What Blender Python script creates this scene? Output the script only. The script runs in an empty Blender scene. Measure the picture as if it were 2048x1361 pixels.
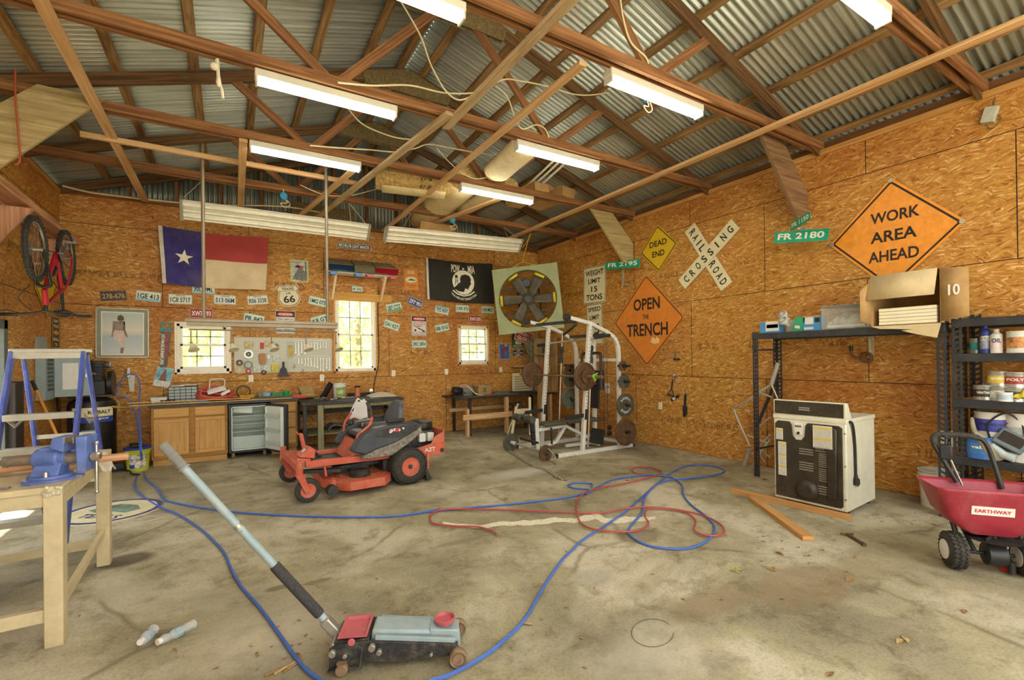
import bpy, math, random
import numpy as np
from mathutils import Vector as V, Matrix as M
random.seed(7)
SC = bpy.context.scene
COL = SC.collection
PI = math.pi
# ---------------------------------------------------------------- camera
FPX, YAW, PITCH, ROLL, CY, CAMH = 938.77, 0.5441, 0.0041, -0.0123, 712.4, 1.5568
XR, YB, XL, TOP = 6.39, 9.336, -2.105, 4.105      # right wall, back wall, left wall, wall height
YF = -1.6                                          # open front of the garage
RX, RZ, RS = 2.14, 5.53, 0.32                      # ridge position, height of the rafters' top edge there, pitch
_f = V((math.sin(YAW)*math.cos(PITCH), math.cos(YAW)*math.cos(PITCH), math.sin(PITCH)))
_r0 = V((math.cos(YAW), -math.sin(YAW), 0)); _u0 = _r0.cross(_f)
_r = _r0*math.cos(ROLL) + _u0*math.sin(ROLL); _u = _r.cross(_f)
EYE = V((0, 0, CAMH))
cam = bpy.data.objects.new('camera', bpy.data.cameras.new('camera')); COL.objects.link(cam)
_m = M((_r, _u, -_f)).transposed().to_4x4(); _m.translation = EYE
cam.matrix_world = _m
cam.data.sensor_width = 36; cam.data.lens = 36*FPX/2048
cam.data.shift_y = (CY - 680.5)/2048
cam.data.clip_start = 0.05; cam.data.clip_end = 300
SC.camera = cam
# ---------------------------------------------------------------- world, sun, exposure
SC.view_settings.view_transform = 'Standard'; SC.view_settings.look = 'None'
SC.view_settings.gamma = 1; SC.view_settings.exposure = 1.1
w = bpy.data.worlds.new('sky'); SC.world = w; w.use_nodes = True
_bg = w.node_tree.nodes['Background']; _bg.inputs[0].default_value = (0.98, 0.99, 1.0, 1); _bg.inputs[1].default_value = 1.9
_s = bpy.data.objects.new('sun', bpy.data.lights.new('sun', 'SUN')); COL.objects.link(_s)
_s.data.energy = 8; _s.data.angle = 0.02; _s.data.color = (1, .96, .88)
_s.rotation_euler = (math.radians(-9), math.radians(-12), 0)
def portal(name, loc, rot, sx, sy):
    l = bpy.data.lights.new(name, 'AREA'); l.shape = 'RECTANGLE'; l.size = sx; l.size_y = sy; l.cycles.is_portal = True
    o = bpy.data.objects.new(name, l); o.location = loc; o.rotation_euler = rot; COL.objects.link(o)
portal('front_portal', ((XL+XR)/2, YF, 2.7), (PI/2, 0, 0), XR-XL+.2, 5.4)
SC.cycles.max_bounces = 10; SC.cycles.diffuse_bounces = 6; SC.cycles.transparent_max_bounces = 12
SC.cycles.sample_clamp_indirect = 6
# ---------------------------------------------------------------- photo pixel -> point on a plane of the room
def ray(px, py): return _f + _r*((px-1024)/FPX) + _u*((CY-py)/FPX)
def PF(px, py, z=0.0): d = ray(px, py); return EYE + d*((z-CAMH)/d.z)
def PY(px, py, y): d = ray(px, py); return EYE + d*(y/d.y)
def PX(px, py, x): d = ray(px, py); return EYE + d*(x/d.x)
# ---------------------------------------------------------------- materials
def lin(c):
    if isinstance(c, str):
        c = [int(c[i:i+2], 16)/255 for i in (0, 2, 4)]
    return tuple(x/12.92 if x <= .04045 else ((x+.055)/1.055)**2.4 for x in c[:3]) + (1,)
class NT:
    def __init__(s, name):
        s.m = bpy.data.materials.new(name); s.m.use_nodes = True
        s.t = s.m.node_tree; s.b = s.t.nodes['Principled BSDF']
    def n(s, typ, ins=None, **kw):
        n = s.t.nodes.new('ShaderNode'+typ)
        for k, v in kw.items(): setattr(n, k, v)
        for k, v in (ins or {}).items():
            i = n.inputs[k]
            if hasattr(v, 'is_output') and v.is_output: s.t.links.new(v, i)
            elif isinstance(v, str): i.default_value = lin(v)
            else: i.default_value = v
        return n
    def set(s, k, v):
        i = s.b.inputs[k]
        if hasattr(v, 'is_output'): s.t.links.new(v, i)
        elif isinstance(v, str): i.default_value = lin(v)
        else: i.default_value = v
    def uv(s, sx=1, sy=1, rot=0, src='UV'):
        t = s.n('TexCoord').outputs[src]
        return s.n('Mapping', {'Vector': t, 'Rotation': (0, 0, rot), 'Scale': (sx, sy, 1)}).outputs[0]
    def noise(s, vec, scale, detail=4, rough=.6, dist=0):
        return s.n('TexNoise', {'Vector': vec, 'Scale': scale, 'Detail': detail, 'Roughness': rough, 'Distortion': dist}).outputs[0]
    def ramp(s, fac, *stops, interp='LINEAR'):
        r = s.n('ValToRGB', {'Fac': fac}); e = r.color_ramp.elements; r.color_ramp.interpolation = interp
        while len(e) < len(stops): e.new(.5)
        for k, (p, c) in enumerate(stops): e[k].position = p; e[k].color = lin(c)
        return r.outputs[0]
    def mix(s, f, a, b, mode='MIX'):
        n = s.n('Mix', data_type='RGBA', blend_type=mode)
        for i, v in ((0, f), (6, a), (7, b)):
            if hasattr(v, 'is_output'): s.t.links.new(v, n.inputs[i])
            elif isinstance(v, str): n.inputs[i].default_value = lin(v)
            else: n.inputs[i].default_value = v
        return n.outputs[2]
    def math(s, op, a, b=0.0):
        n = s.n('Math', operation=op)
        for i, v in ((0, a), (1, b)):
            if hasattr(v, 'is_output'): s.t.links.new(v, n.inputs[i])
            else: n.inputs[i].default_value = v
        return n.outputs[0]
    def bump(s, h, strength=.3, dist=.01):
        s.set('Normal', s.n('Bump', {'Height': h, 'Strength': strength, 'Distance': dist}).outputs[0])
MATS = {}
def mat(name, col=None, rough=.55, metal=0.0, var=.12, scale=9, dirt=None, dirt_amt=.35, spec=.4, alpha=None):
    """plain painted / plastic / metal surface with some mottling, made once"""
    if name in MATS: return MATS[name]
    k = NT(name); c = lin(col)
    tc = k.n('TexCoord').outputs['Object']
    nz = k.noise(tc, scale, 5, .65)
    lo = tuple(x*(1-var*1.6) for x in c[:3])+(1,); hi = tuple(min(1, x*(1+var)) for x in c[:3])+(1,)
    f = k.ramp(nz, (.3, '000000'), (.7, 'ffffff'))
    base = k.mix(f, lo, hi)
    if dirt:
        d = k.ramp(k.noise(tc, scale*.6, 8, .75, .4), (.48, '000000'), (.66, 'ffffff'))
        base = k.mix(k.math('MULTIPLY', d, dirt_amt), base, dirt)
    k.set('Base Color', base); k.set('Roughness', rough); k.set('Metallic', metal); k.set('Specular IOR Level', spec)
    if alpha is not None: k.set('Alpha', alpha)
    MATS[name] = k.m
    return k.m
def wood(name, dark, light, rough=.7, streak=None, gs=(1.2, 38), bump=.15):
    if name in MATS: return MATS[name]
    k = NT(name)
    g = k.noise(k.uv(*gs), 1.0, 5, .6, .6)
    c = k.ramp(g, (.32, dark), (.68, light))
    if streak:
        b = k.ramp(k.noise(k.uv(.8, 5), 1.3, 6, .7, .3), (.52, '000000'), (.70, 'ffffff'))
        c = k.mix(k.math('MULTIPLY', b, .75), c, streak)
    kn = k.n('TexVoronoi', {'Vector': k.uv(1.7, 9), 'Scale': 1.0}).outputs['Distance']
    kf = k.ramp(kn, (.05, 'ffffff'), (.12, '000000'))
    c = k.mix(k.math('MULTIPLY', kf, .6), c, dark)
    k.set('Base Color', c); k.set('Roughness', rough); k.set('Specular IOR Level', .25)
    k.bump(g, bump, .004)
    MATS[name] = k.m
    return k.m
def emis(name, col, e):
    if name in MATS: return MATS[name]
    k = NT(name); k.set('Base Color', col); k.set('Emission Color', col); k.set('Emission Strength', e)
    MATS[name] = k.m
    return k.m
def glass(name, col='ffffff', rough=.02, alpha=.15):
    if name in MATS: return MATS[name]
    k = NT(name); k.set('Base Color', col); k.set('Roughness', rough); k.set('Alpha', alpha)
    MATS[name] = k.m
    return k.m
# ---------------------------------------------------------------- frames and mesh building
class Fr:
    """origin, right, up; n = right x up points out of the surface"""
    def __init__(s, o, r=(1, 0, 0), u=(0, 0, 1)):
        s.o = V(o); s.r = V(r).normalized(); s.u = V(u).normalized(); s.n = s.r.cross(s.u)
    def p(s, x, y, d=0.0): return s.o + s.r*x + s.u*y + s.n*d
    def at(s, x, y, d=0.0, rot=0.0):
        c, q = math.cos(rot), math.sin(rot)
        return Fr(s.p(x, y, d), s.r*c + s.u*q, s.u*c - s.r*q)
WALLS = {'B': (lambda px, py, d=0: PY(px, py, YB-d), V((1, 0, 0))), 'R': (lambda px, py, d=0: PX(px, py, XR-d), V((0, -1, 0))), 'L': (lambda px, py, d=0: PX(px, py, XL+d), V((0, 1, 0)))}
def wallq(wall, q, d=0.0):
    """four photo corners tl,tr,br,bl of something flat on a wall -> frame at its centre, width, height"""
    f, r = WALLS[wall]
    P = [f(x, y, d) for x, y in q]
    o = sum(P, V())/4
    x = ((P[1]-P[0]) + (P[2]-P[3]))/2; y = ((P[0]-P[3]) + (P[1]-P[2]))/2
    n = r.cross(V((0, 0, 1)))
    rr = (x.normalized() - (n.cross(x.normalized()) - y.normalized())*0).normalized()
    yy = n.cross(rr)
    rr = (rr + yy.cross(V(y).normalized())*0).normalized()
    return Fr(o, rr, yy), x.length, abs(y.dot(yy))
def wallp(wall, px, py, d=0.0, rot=0.0):
    f, r = WALLS[wall]
    return Fr(f(px, py, d), r, (0, 0, 1)).at(0, 0, 0, rot)
_txt = {}
def text_data(s):
    if s in _txt: return _txt[s]
    c = bpy.data.curves.new('t', 'FONT'); c.body = s; c.size = 1; c.align_x = 'LEFT'; c.resolution_u = 3; c.offset = 0.024
    o = bpy.data.objects.new('t', c); COL.objects.link(o)
    me = bpy.data.meshes.new_from_object(o.evaluated_get(bpy.context.evaluated_depsgraph_get()))
    v = [x.co.copy() for x in me.vertices]; f = [tuple(p.vertices) for p in me.polygons]
    bpy.data.objects.remove(o); bpy.data.curves.remove(c); bpy.data.meshes.remove(me)
    xs = [a.x for a in v] or [0]; ys = [a.y for a in v] or [0]
    _txt[s] = (v, f, min(xs), max(xs), min(ys), max(ys))
    return _txt[s]
class G:
    def __init__(s): s.v = []; s.f = []; s.uvs = []; s.mi = []; s.cur = 0
    def mt(s, i): s.cur = i; return s
    def face(s, ids, uv=None): s.f.append(tuple(ids)); s.uvs.append(uv); s.mi.append(s.cur)
    def add(s, vs): b = len(s.v); s.v += [V(x) for x in vs]; return b
    def quad(s, a, b, c, d, uv=None):
        i = s.add((a, b, c, d)); s.face((i, i+1, i+2, i+3), uv)
    def hexa(s, P, long=None):
        """8 corners: bottom 4 ccw, top 4"""
        i = s.add(P); P = [V(p) for p in P]
        for q in ((3, 2, 1, 0), (4, 5, 6, 7), (0, 1, 5, 4), (1, 2, 6, 5), (2, 3, 7, 6), (3, 0, 4, 7)):
            a, b, c, d = [P[k] for k in q]
            if long is None: l = (b-a) if (b-a).length > (d-a).length else (d-a); l = l.normalized() if l.length else V((1, 0, 0))
            else: l = long
            nn = (b-a).cross(d-a); cr = nn.cross(l); cr = cr.normalized() if cr.length > 1e-9 else V((0, 0, 1))
            off = (P[0].x*3.1+P[0].y*1.7+P[0].z*2.3) % 7
            s.face([i+k for k in q], [(P[k].dot(l)+off, P[k].dot(cr)+off) for k in q])
        return s
    def box(s, c, size, rz=0.0, mtx=None):
        x, y, z = [k/2 for k in size]; c = V(c)
        P = [(-x, -y, -z), (x, -y, -z), (x, y, -z), (-x, y, -z), (-x, -y, z), (x, -y, z), (x, y, z), (-x, y, z)]
        R = mtx if mtx is not None else M.Rotation(rz, 3, 'Z')
        return s.hexa([c + R @ V(p) for p in P])
    def box2(s, a, b): a = V(a); b = V(b); return s.box((a+b)/2, b-a)
    def bar(s, p0, p1, w, h, up=(0, 0, 1), roll=0.0):
        """rectangular bar p0->p1, w across, h along up"""
        p0 = V(p0); p1 = V(p1); d = (p1-p0).normalized(); up = V(up)
        if abs(d.dot(up)) > .98: up = V((0, 1, 0))
        a = d.cross(up).normalized(); b = a.cross(d)
        if roll: a, b = a*math.cos(roll)+b*math.sin(roll), b*math.cos(roll)-a*math.sin(roll)
        a = a*(w/2); b = b*(h/2)
        return s.hexa([p0-a-b, p0+a-b, p1+a-b, p1-a-b, p0-a+b, p0+a+b, p1+a+b, p1-a+b], d)
    def fbox(s, fr, x0, x1, y0, y1, d0=0.0, d1=.01):
        return s.hexa([fr.p(x0, y0, d0), fr.p(x1, y0, d0), fr.p(x1, y1, d0), fr.p(x0, y1, d0), fr.p(x0, y0, d1), fr.p(x1, y0, d1), fr.p(x1, y1, d1), fr.p(x0, y1, d1)])
    def poly(s, fr, pts, d0=0.0, d1=.01):
        """extruded outline (ccw) in a frame"""
        n = len(pts); i = s.add([fr.p(x, y, d0) for x, y in pts] + [fr.p(x, y, d1) for x, y in pts])
        s.face([i+n+k for k in range(n)], [(x, y) for x, y in pts])
        s.face([i+k for k in range(n-1, -1, -1)], [(x, y) for x, y in pts[::-1]])
        for k in range(n):
            j = (k+1) % n; s.face((i+k, i+j, i+n+j, i+n+k))
        return s
    def flat(s, fr, pts, d=.001):
        i = s.add([fr.p(x, y, d) for x, y in pts]); s.face(range(i, i+len(pts)), list(pts)); return s
    def ring(s, fr, outer, inner, d0, d1):
        n = len(outer); i = s.add([fr.p(x, y, d) for d in (d0, d1) for L in (outer, inner) for x, y in L])
        for k in range(n):
            j = (k+1) % n
            s.face((i+2*n+k, i+2*n+j, i+3*n+j, i+3*n+k)); s.face((i+k, i+n+k, i+n+j, i+j))
            s.face((i+k, i+j, i+2*n+j, i+2*n+k)); s.face((i+n+k, i+3*n+k, i+3*n+j, i+n+j))
        return s
    def text(s, fr, t, x, y, wd, ht, d=.0015, slant=0.0):
        """lettering centred at x,y fitted into wd x ht (wd None keeps proportion)"""
        v, f, x0, x1, y0, y1 = text_data(t)
        sy = ht/max(y1-y0, 1e-6); sx = wd/max(x1-x0, 1e-6) if wd else sy
        i = s.add([fr.p(x + (a.x-(x0+x1)/2)*sx + slant*(a.y-y0)*sy, y + (a.y-(y0+y1)/2)*sy, d) for a in v])
        for q in f: s.face([i+k for k in q])
        return s
    def tube(s, pts, r, n=8, closed=False, cap=True):
        pts = [V(p) for p in pts]; m = len(pts); rr = r if isinstance(r, (list, tuple)) else [r]*m
        up = None; rows = []; L = 0
        for k in range(m):
            a = pts[(k-1) % m] if closed or k > 0 else pts[k]; b = pts[(k+1) % m] if closed or k < m-1 else pts[k]
            d = (b-a).normalized() if (b-a).length > 1e-9 else V((0, 0, 1))
            if up is None: up = V((0, 0, 1)) if abs(d.z) < .9 else V((1, 0, 0))
            x = d.cross(up); x = x.normalized() if x.length > 1e-6 else d.orthogonal().normalized()
            up = x.cross(d)
            if k: L += (pts[k]-pts[k-1]).length
            rows.append((s.add([pts[k] + (x*math.cos(2*PI*q/n) + up*math.sin(2*PI*q/n))*rr[k] for q in range(n)]), L))
        for k in range(m if closed else m-1):
            (i, l0), (j, l1) = rows[k], rows[(k+1) % m]
            for q in range(n):
                p = (q+1) % n
                s.face((i+q, i+p, j+p, j+q), [(l0, q/n), (l0, (q+1)/n), (l1, (q+1)/n), (l1, q/n)])
        if cap and not closed:
            s.face([rows[0][0]+q for q in range(n-1, -1, -1)]); s.face([rows[-1][0]+q for q in range(n)])
        return s
    def cyl(s, p0, p1, r, r1=None, n=16): return s.tube([p0, p1], [r, r if r1 is None else r1], n)
    def lathe(s, o, ax, prof, n=24, arc=2*PI):
        """prof: (radius, distance along axis)"""
        o = V(o); ax = V(ax).normalized(); a = ax.orthogonal().normalized(); b = ax.cross(a)
        rows = [s.add([o + ax*h + (a*math.cos(2*PI*q/n) + b*math.sin(2*PI*q/n))*max(r, 1e-5) for q in range(n)]) for r, h in prof]
        for i, j in zip(rows, rows[1:]):
            for q in range(n):
                p = (q+1) % n; s.face((i+q, i+p, j+p, j+q), [(q/n, 0), ((q+1)/n, 0), ((q+1)/n, 1), (q/n, 1)])
        if prof[0][0] > 1e-4: s.face([rows[0]+q for q in range(n-1, -1, -1)])
        if prof[-1][0] > 1e-4: s.face([rows[-1]+q for q in range(n)])
        return s
    def torus(s, c, ax, R, r, n=28, m=8):
        c = V(c); ax = V(ax).normalized(); a = ax.orthogonal().normalized(); b = ax.cross(a)
        return s.tube([c + (a*math.cos(2*PI*k/n) + b*math.sin(2*PI*k/n))*R for k in range(n)], r, m, closed=True)
    def ball(s, c, r, n=10, sq=(1, 1, 1)):
        c = V(c); R = r
        rows = []
        for k in range(n+1):
            t = PI*k/n; rows.append(s.add([c + V((R*sq[0]*math.sin(t)*math.cos(2*PI*q/(2*n)), R*sq[1]*math.sin(t)*math.sin(2*PI*q/(2*n)), R*sq[2]*math.cos(t))) for q in range(2*n)]))
        for i, j in zip(rows, rows[1:]):
            for q in range(2*n): p = (q+1) % (2*n); s.face((i+q, j+q, j+p, i+p))
        return s
    def sheet(s, fn, nu, nv, thick=0.0):
        """grid surface fn(u,v)->point"""
        P = [[V(fn(i/nu, j/nv)) for j in range(nv+1)] for i in range(nu+1)]
        b = s.add([p for r in P for p in r])
        for i in range(nu):
            for j in range(nv):
                k = b+i*(nv+1)+j
                s.face((k, k+nv+1, k+nv+2, k+1), [(i/nu, j/nv), ((i+1)/nu, j/nv), ((i+1)/nu, (j+1)/nv), (i/nu, (j+1)/nv)])
        return s
    def build(s, name, mats, parent=None, smooth=True, bevel=0.0, solid=0.0, label=None, cat=None, group=None, kind=None, sub=0, loc=None):
        me = bpy.data.meshes.new(name)
        vs = s.v; origin = V((0, 0, 0))
        if parent is not None:
            inv = PM[parent.name].inverted(); vs = [inv @ x for x in vs]
            mine = PM[parent.name]
            if parent.get('_c'): pass
        else:
            lo = V([min(x[k] for x in vs) for k in range(3)]); hi = V([max(x[k] for x in vs) for k in range(3)])
            origin = V(loc) if loc is not None else V(((lo.x+hi.x)/2, (lo.y+hi.y)/2, lo.z)); vs = [x-origin for x in vs]
            mine = M.Translation(origin)
        me.from_pydata([tuple(x) for x in vs], [], s.f)
        ul = me.uv_layers.new(name='UVMap'); k = 0; buf = np.zeros(len(me.loops)*2, dtype=np.float32)
        for f, uv in zip(s.f, s.uvs):
            if uv is not None:
                for q, c in enumerate(uv): buf[2*(k+q)] = c[0]; buf[2*(k+q)+1] = c[1]
            k += len(f)
        ul.data.foreach_set('uv', buf)
        ms = mats if isinstance(mats, (list, tuple)) else [mats]
        for m_ in ms: me.materials.append(m_)
        if len(ms) > 1: me.polygons.foreach_set('material_index', s.mi)
        if smooth:
            me.polygons.foreach_set('use_smooth', [True]*len(me.polygons)); me.set_sharp_from_angle(angle=math.radians(38))
        me.update(); me.validate()
        o = bpy.data.objects.new(name, me); COL.objects.link(o)
        if parent is not None:
            o.parent = parent; PM[o.name] = mine
        else:
            o.location = origin; PM[o.name] = mine
        if solid: md = o.modifiers.new('thick', 'SOLIDIFY'); md.thickness = solid; md.offset = 0
        if sub: md = o.modifiers.new('sub', 'SUBSURF'); md.levels = sub; md.render_levels = sub
        if bevel:
            md = o.modifiers.new('edge', 'BEVEL'); md.width = bevel; md.segments = 2; md.limit_method = 'ANGLE'; md.angle_limit = math.radians(40)
        tag(o, label, cat, group, kind)
        return o
PM = {}
def tag(o, label=None, cat=None, group=None, kind=None):
    if label: o['label'] = label
    if cat: o['category'] = cat
    if group: o['group'] = group
    if kind: o['kind'] = kind
    return o
def thing(name, label, cat, loc=(0, 0, 0), rz=0.0, group=None, kind=None):
    o = bpy.data.objects.new(name, None); COL.objects.link(o); o.empty_display_size = .1
    o.location = loc; o.rotation_euler = (0, 0, rz)
    PM[o.name] = M.Translation(V(loc)) @ M.Rotation(rz, 4, 'Z')
    return tag(o, label, cat, group, kind)
def kids(o): return [c for c in list(COL.objects) if c.parent == o]
def dup(root, mtx, label=None, group=None):
    """copy of a thing with copies of its parts and sub-parts, moved by mtx (a world matrix)"""
    def cp(o, par):
        c = o.copy(); COL.objects.link(c); c.parent = par
        for ch in kids(o): cp(ch, c)
        return c
    r = cp(root, None)
    r.matrix_world = mtx
    if label: r['label'] = label
    if group: r['group'] = group
    return r
def circ(r, n=24, x=0.0, y=0.0, ry=None, a0=0.0): return [(x + r*math.cos(a0+2*PI*k/n), y + (ry or r)*math.sin(a0+2*PI*k/n)) for k in range(n)]
def rrect(w_, h_, r, n=4):
    out = []
    for cx, cy, a in ((w_/2-r, h_/2-r, 0), (-w_/2+r, h_/2-r, PI/2), (-w_/2+r, -h_/2+r, PI), (w_/2-r, -h_/2+r, 1.5*PI)):
        out += [(cx + r*math.cos(a+PI/2*k/n), cy + r*math.sin(a+PI/2*k/n)) for k in range(n+1)]
    return out
def spline(pts, k=8, closed=False):
    """Catmull-Rom through points"""
    P = [V(p) for p in pts]; out = []; n = len(P)
    for i in range(n if closed else n-1):
        if closed: a, b, c, d = P[(i-1) % n], P[i], P[(i+1) % n], P[(i+2) % n]
        else: a, b, c, d = P[max(i-1, 0)], P[i], P[i+1], P[min(i+2, n-1)]
        for j in range(k):
            t = j/k
            out.append(.5*((2*b) + (c-a)*t + (2*a-5*b+4*c-d)*t*t + (3*b-a-3*c+d)*t**3))
    if not closed: out.append(P[-1])
    return out
def sag(a, b, drop, n=12):
    a = V(a); b = V(b)
    return [a.lerp(b, k/n) - V((0, 0, drop*4*(k/n)*(1-k/n))) for k in range(n+1)]
# ================================================================ the setting
def osb_mat():
    k = NT('oriented_strand_board')
    def lay(sx, sy, rot, seed):
        v = k.uv(1, 1, rot)
        d = k.n('TexNoise', {'Vector': v, 'Scale': 7, 'Detail': 2}).outputs[1]
        v2 = k.n('MixRGB', {0: .035, 1: v, 2: d}, blend_type='ADD').outputs[0]
        v3 = k.n('Mapping', {'Vector': v2, 'Location': (seed, seed*.7, 0), 'Scale': (sx, sy, 1)}).outputs[0]
        vo = k.n('TexVoronoi', {'Vector': v3, 'Scale': 1}, voronoi_dimensions='2D')
        return k.n('SeparateColor', {0: vo.outputs['Color']}).outputs[0], vo.outputs['Distance']
    a, da = lay(13, 75, .12, 1.3); b, db = lay(14, 66, -.4, 5.1); c, dc = lay(19, 80, .8, 9.2)
    uv = k.uv()
    f1 = k.ramp(k.noise(k.uv(6, 14), 1, 3, .5, .8), (.47, '000000'), (.53, 'ffffff'))
    f2 = k.ramp(k.noise(k.uv(9, 9), 1.3, 3, .5, .8), (.56, '000000'), (.6, 'ffffff'))
    st = k.mix(f2, k.mix(f1, a, b), c)
    col = k.ramp(st, (.0, '8f5c24'), (.15, 'b07b35'), (.5, 'bd8c43'), (.85, 'cba057'), (1, 'e2c48a'))
    big = k.ramp(k.noise(uv, .55, 3, .6), (.36, 'd08f48'), (.52, 'fdeed8'), (.66, 'e6d888'))
    col = k.mix(.55, col, big, 'MULTIPLY')
    fleck = k.ramp(k.noise(k.uv(14, 38), 1, 2, .5, .3), (.27, 'ffffff'), (.31, '000000'))
    col = k.mix(k.math('MULTIPLY', fleck, .7), col, '5c3312')
    # printed stamps: short dark strokes in a band along the middle of every sheet
    sy = k.n('SeparateXYZ', {0: uv}).outputs
    z = k.math('MODULO', sy[1], 1.2192)
    band = k.math('MULTIPLY', k.math('GREATER_THAN', z, .43), k.math('LESS_THAN', z, .53))
    word = k.math('GREATER_THAN', k.noise(k.uv(1.6, .6), 1, 1), .52)
    let = k.n('TexVoronoi', {'Vector': k.uv(44, 20), 'Scale': 1}, voronoi_dimensions='2D').outputs['Color']
    let = k.math('GREATER_THAN', k.n('SeparateColor', {0: let}).outputs[1], .56)
    stamp = k.math('MULTIPLY', k.math('MULTIPLY', band, word), let)
    col = k.mix(k.math('MULTIPLY', stamp, .5), col, '4a3218')
    # gaps between the sheets
    br = k.n('TexBrick', {'Vector': uv, 'Color1': 'f6efe0', 'Color2': 'ffffff', 'Mortar': '281809', 'Scale': 1, 'Mortar Size': .0045, 'Mortar Smooth': .2, 'Bias': 0, 'Brick Width': 2.4384, 'Row Height': 1.2192})
    br.offset = .5
    col = k.mix(1.0, col, br.outputs[0], 'MULTIPLY')
    k.set('Base Color', col); k.set('Roughness', .6); k.set('Specular IOR Level', .3)
    k.bump(st, .12, .004)
    return k.m
OSB = osb_mat()
STAINS = [(3.05, 2.92, .28, .18, '5b4a30', .6), (-.72, 4.75, .22, .16, '3d3222', .75), (.28, 3.6, .1, .05, '4a3b24', .6), (.52, 3.55, .12, .04, '5a4a30', .5), (1.7, 3.65, .34, .05, '6f6a5c', .5), (3.3, 1.7, .55, .28, '7d6a48', .5), (2.6, 1.9, .5, .16, '7a6848', .45), (1.0, 6.9, 1.3, .35, '8f8162', .35, .7), (3.4, 5.4, .8, .3, 'd6d2c4', .5, .7), (.2, 3.0, .6, .5, 'd4cab2', .4, .8), (1.9, 1.7, .5, .4, 'd0c8b2', .35, .8), (4.3, 1.6, .7, .25, '857350', .4), (2.2, 2.55, .18, .14, '8a8680', .4)]
def concrete():
    k = NT('worn_concrete'); o = k.n('TexCoord').outputs['Object']
    a = k.noise(o, .8, 6, .62, .35); b = k.noise(o, 4.5, 8, .72, .3); c = k.noise(o, 60, 4, .7)
    col = k.ramp(a, (.36, '857c62'), (.5, 'a29878'), (.62, 'bfb69b'))
    col = k.mix(.6, col, k.ramp(b, (.33, '95876a'), (.5, 'ffffff'), (.75, 'ffffff')), 'MULTIPLY')
    col = k.mix(.35, col, k.ramp(c, (.35, '9a8c72'), (.55, 'ffffff')), 'MULTIPLY')
    st = k.ramp(k.noise(o, .62, 5, .7, 1.2), (.57, '000000'), (.70, 'ffffff'))
    col = k.mix(k.math('MULTIPLY', st, .45), col, '6a5a3a')
    pale = k.ramp(k.noise(k.n('Mapping', {'Vector': o, 'Location': (7, 3, 0)}).outputs[0], .5, 5, .6, .6), (.56, '000000'), (.70, 'ffffff'))
    col = k.mix(k.math('MULTIPLY', pale, .5), col, 'c9c3b0')
    # wandering stain outlines and hairline cracks
    wv = k.n('MixRGB', {0: .35, 1: o, 2: k.n('TexNoise', {'Vector': o, 'Scale': 1.1, 'Detail': 5}).outputs[1]}, blend_type='ADD').outputs[0]
    ed = k.n('TexVoronoi', {'Vector': wv, 'Scale': .42}, feature='DISTANCE_TO_EDGE').outputs['Distance']
    crack = k.ramp(ed, (.0, 'ffffff'), (.012, '000000'))
    gate = k.ramp(k.noise(o, .9, 3), (.5, '000000'), (.62, 'ffffff'))
    col = k.mix(k.math('MULTIPLY', k.math('MULTIPLY', crack, gate), .55), col, '54452c')
    spk = k.ramp(k.noise(o, 26, 3, .6), (.24, 'ffffff'), (.30, '000000'))
    col = k.mix(k.math('MULTIPLY', spk, .6), col, '5d4c30')
    ox, oy = (XL+XR)/2, (YF-.5+YB+.12)/2
    def spot(col, x, y, rx, ry, c, amt, e=.35):
        v = k.n('Mapping', {'Vector': k.mix(.10, o, k.n('TexNoise', {'Vector': o, 'Scale': 2.5, 'Detail': 5}).outputs[1], 'ADD'), 'Location': ((-(x-ox)-.05)/rx, (-(y-oy)-.05)/ry, 0), 'Scale': (1/rx, 1/ry, 0)}).outputs[0]
        l = k.n('VectorMath', {0: v}, operation='LENGTH').outputs['Value']
        f = k.ramp(l, (1-e, 'ffffff'), (1, '000000'))
        return k.mix(k.math('MULTIPLY', f, amt), col, c)
    for a in STAINS: col = spot(col, *a)
    k.set('Base Color', col); k.set('Roughness', .75); k.set('Specular IOR Level', .3)
    k.bump(k.math('ADD', b, k.math('MULTIPLY', c, .5)), .22, .012)
    return k.m
g = G(); g.box2((XL-.12, YF-.5, -.15), (XR+.12, YB+.12, 0)); g.build('floor', concrete(), kind='structure')
def wall(name, fr, x0, x1, holes, t=.1, zt=TOP, y0=0.0, us=0.0):
    """wall with rectangular holes, thickness away from the room, uv in metres"""
    xs = sorted({x0, x1, *[h[0] for h in holes], *[h[1] for h in holes]}); zs = sorted({y0, zt, *[h[2] for h in holes], *[h[3] for h in holes]})
    g = G()
    U = lambda q: [(x+us, z) for x, z in q]
    inh = lambda x, z: any(h[0] < x < h[1] and h[2] < z < h[3] for h in holes)
    for a, b in zip(xs, xs[1:]):
        for c, d in zip(zs, zs[1:]):
            if inh((a+b)/2, (c+d)/2): continue
            for dd, o in ((0, 1), (-t, -1)):
                q = [(a, c), (b, c), (b, d), (a, d)][::o]
                g.quad(*[fr.p(x, z, dd) for x, z in q], uv=U(q))
    for h in holes:
        for (p, q) in (((h[0], h[2]), (h[1], h[2])), ((h[1], h[2]), (h[1], h[3])), ((h[1], h[3]), (h[0], h[3])), ((h[0], h[3]), (h[0], h[2]))):
            g.quad(fr.p(*p, 0), fr.p(*q, 0), fr.p(*q, -t), fr.p(*p, -t), uv=U([p, q, q, p]))
    e = [(x0, y0), (x1, y0), (x1, zt), (x0, zt)]
    for k in range(4):
        p, q = e[k], e[(k+1) % 4]; g.quad(fr.p(*p, 0), fr.p(*p, -t), fr.p(*q, -t), fr.p(*q, 0), uv=U([p, p, q, q]))
    return g.build(name, OSB, kind='structure', smooth=False)
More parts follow.
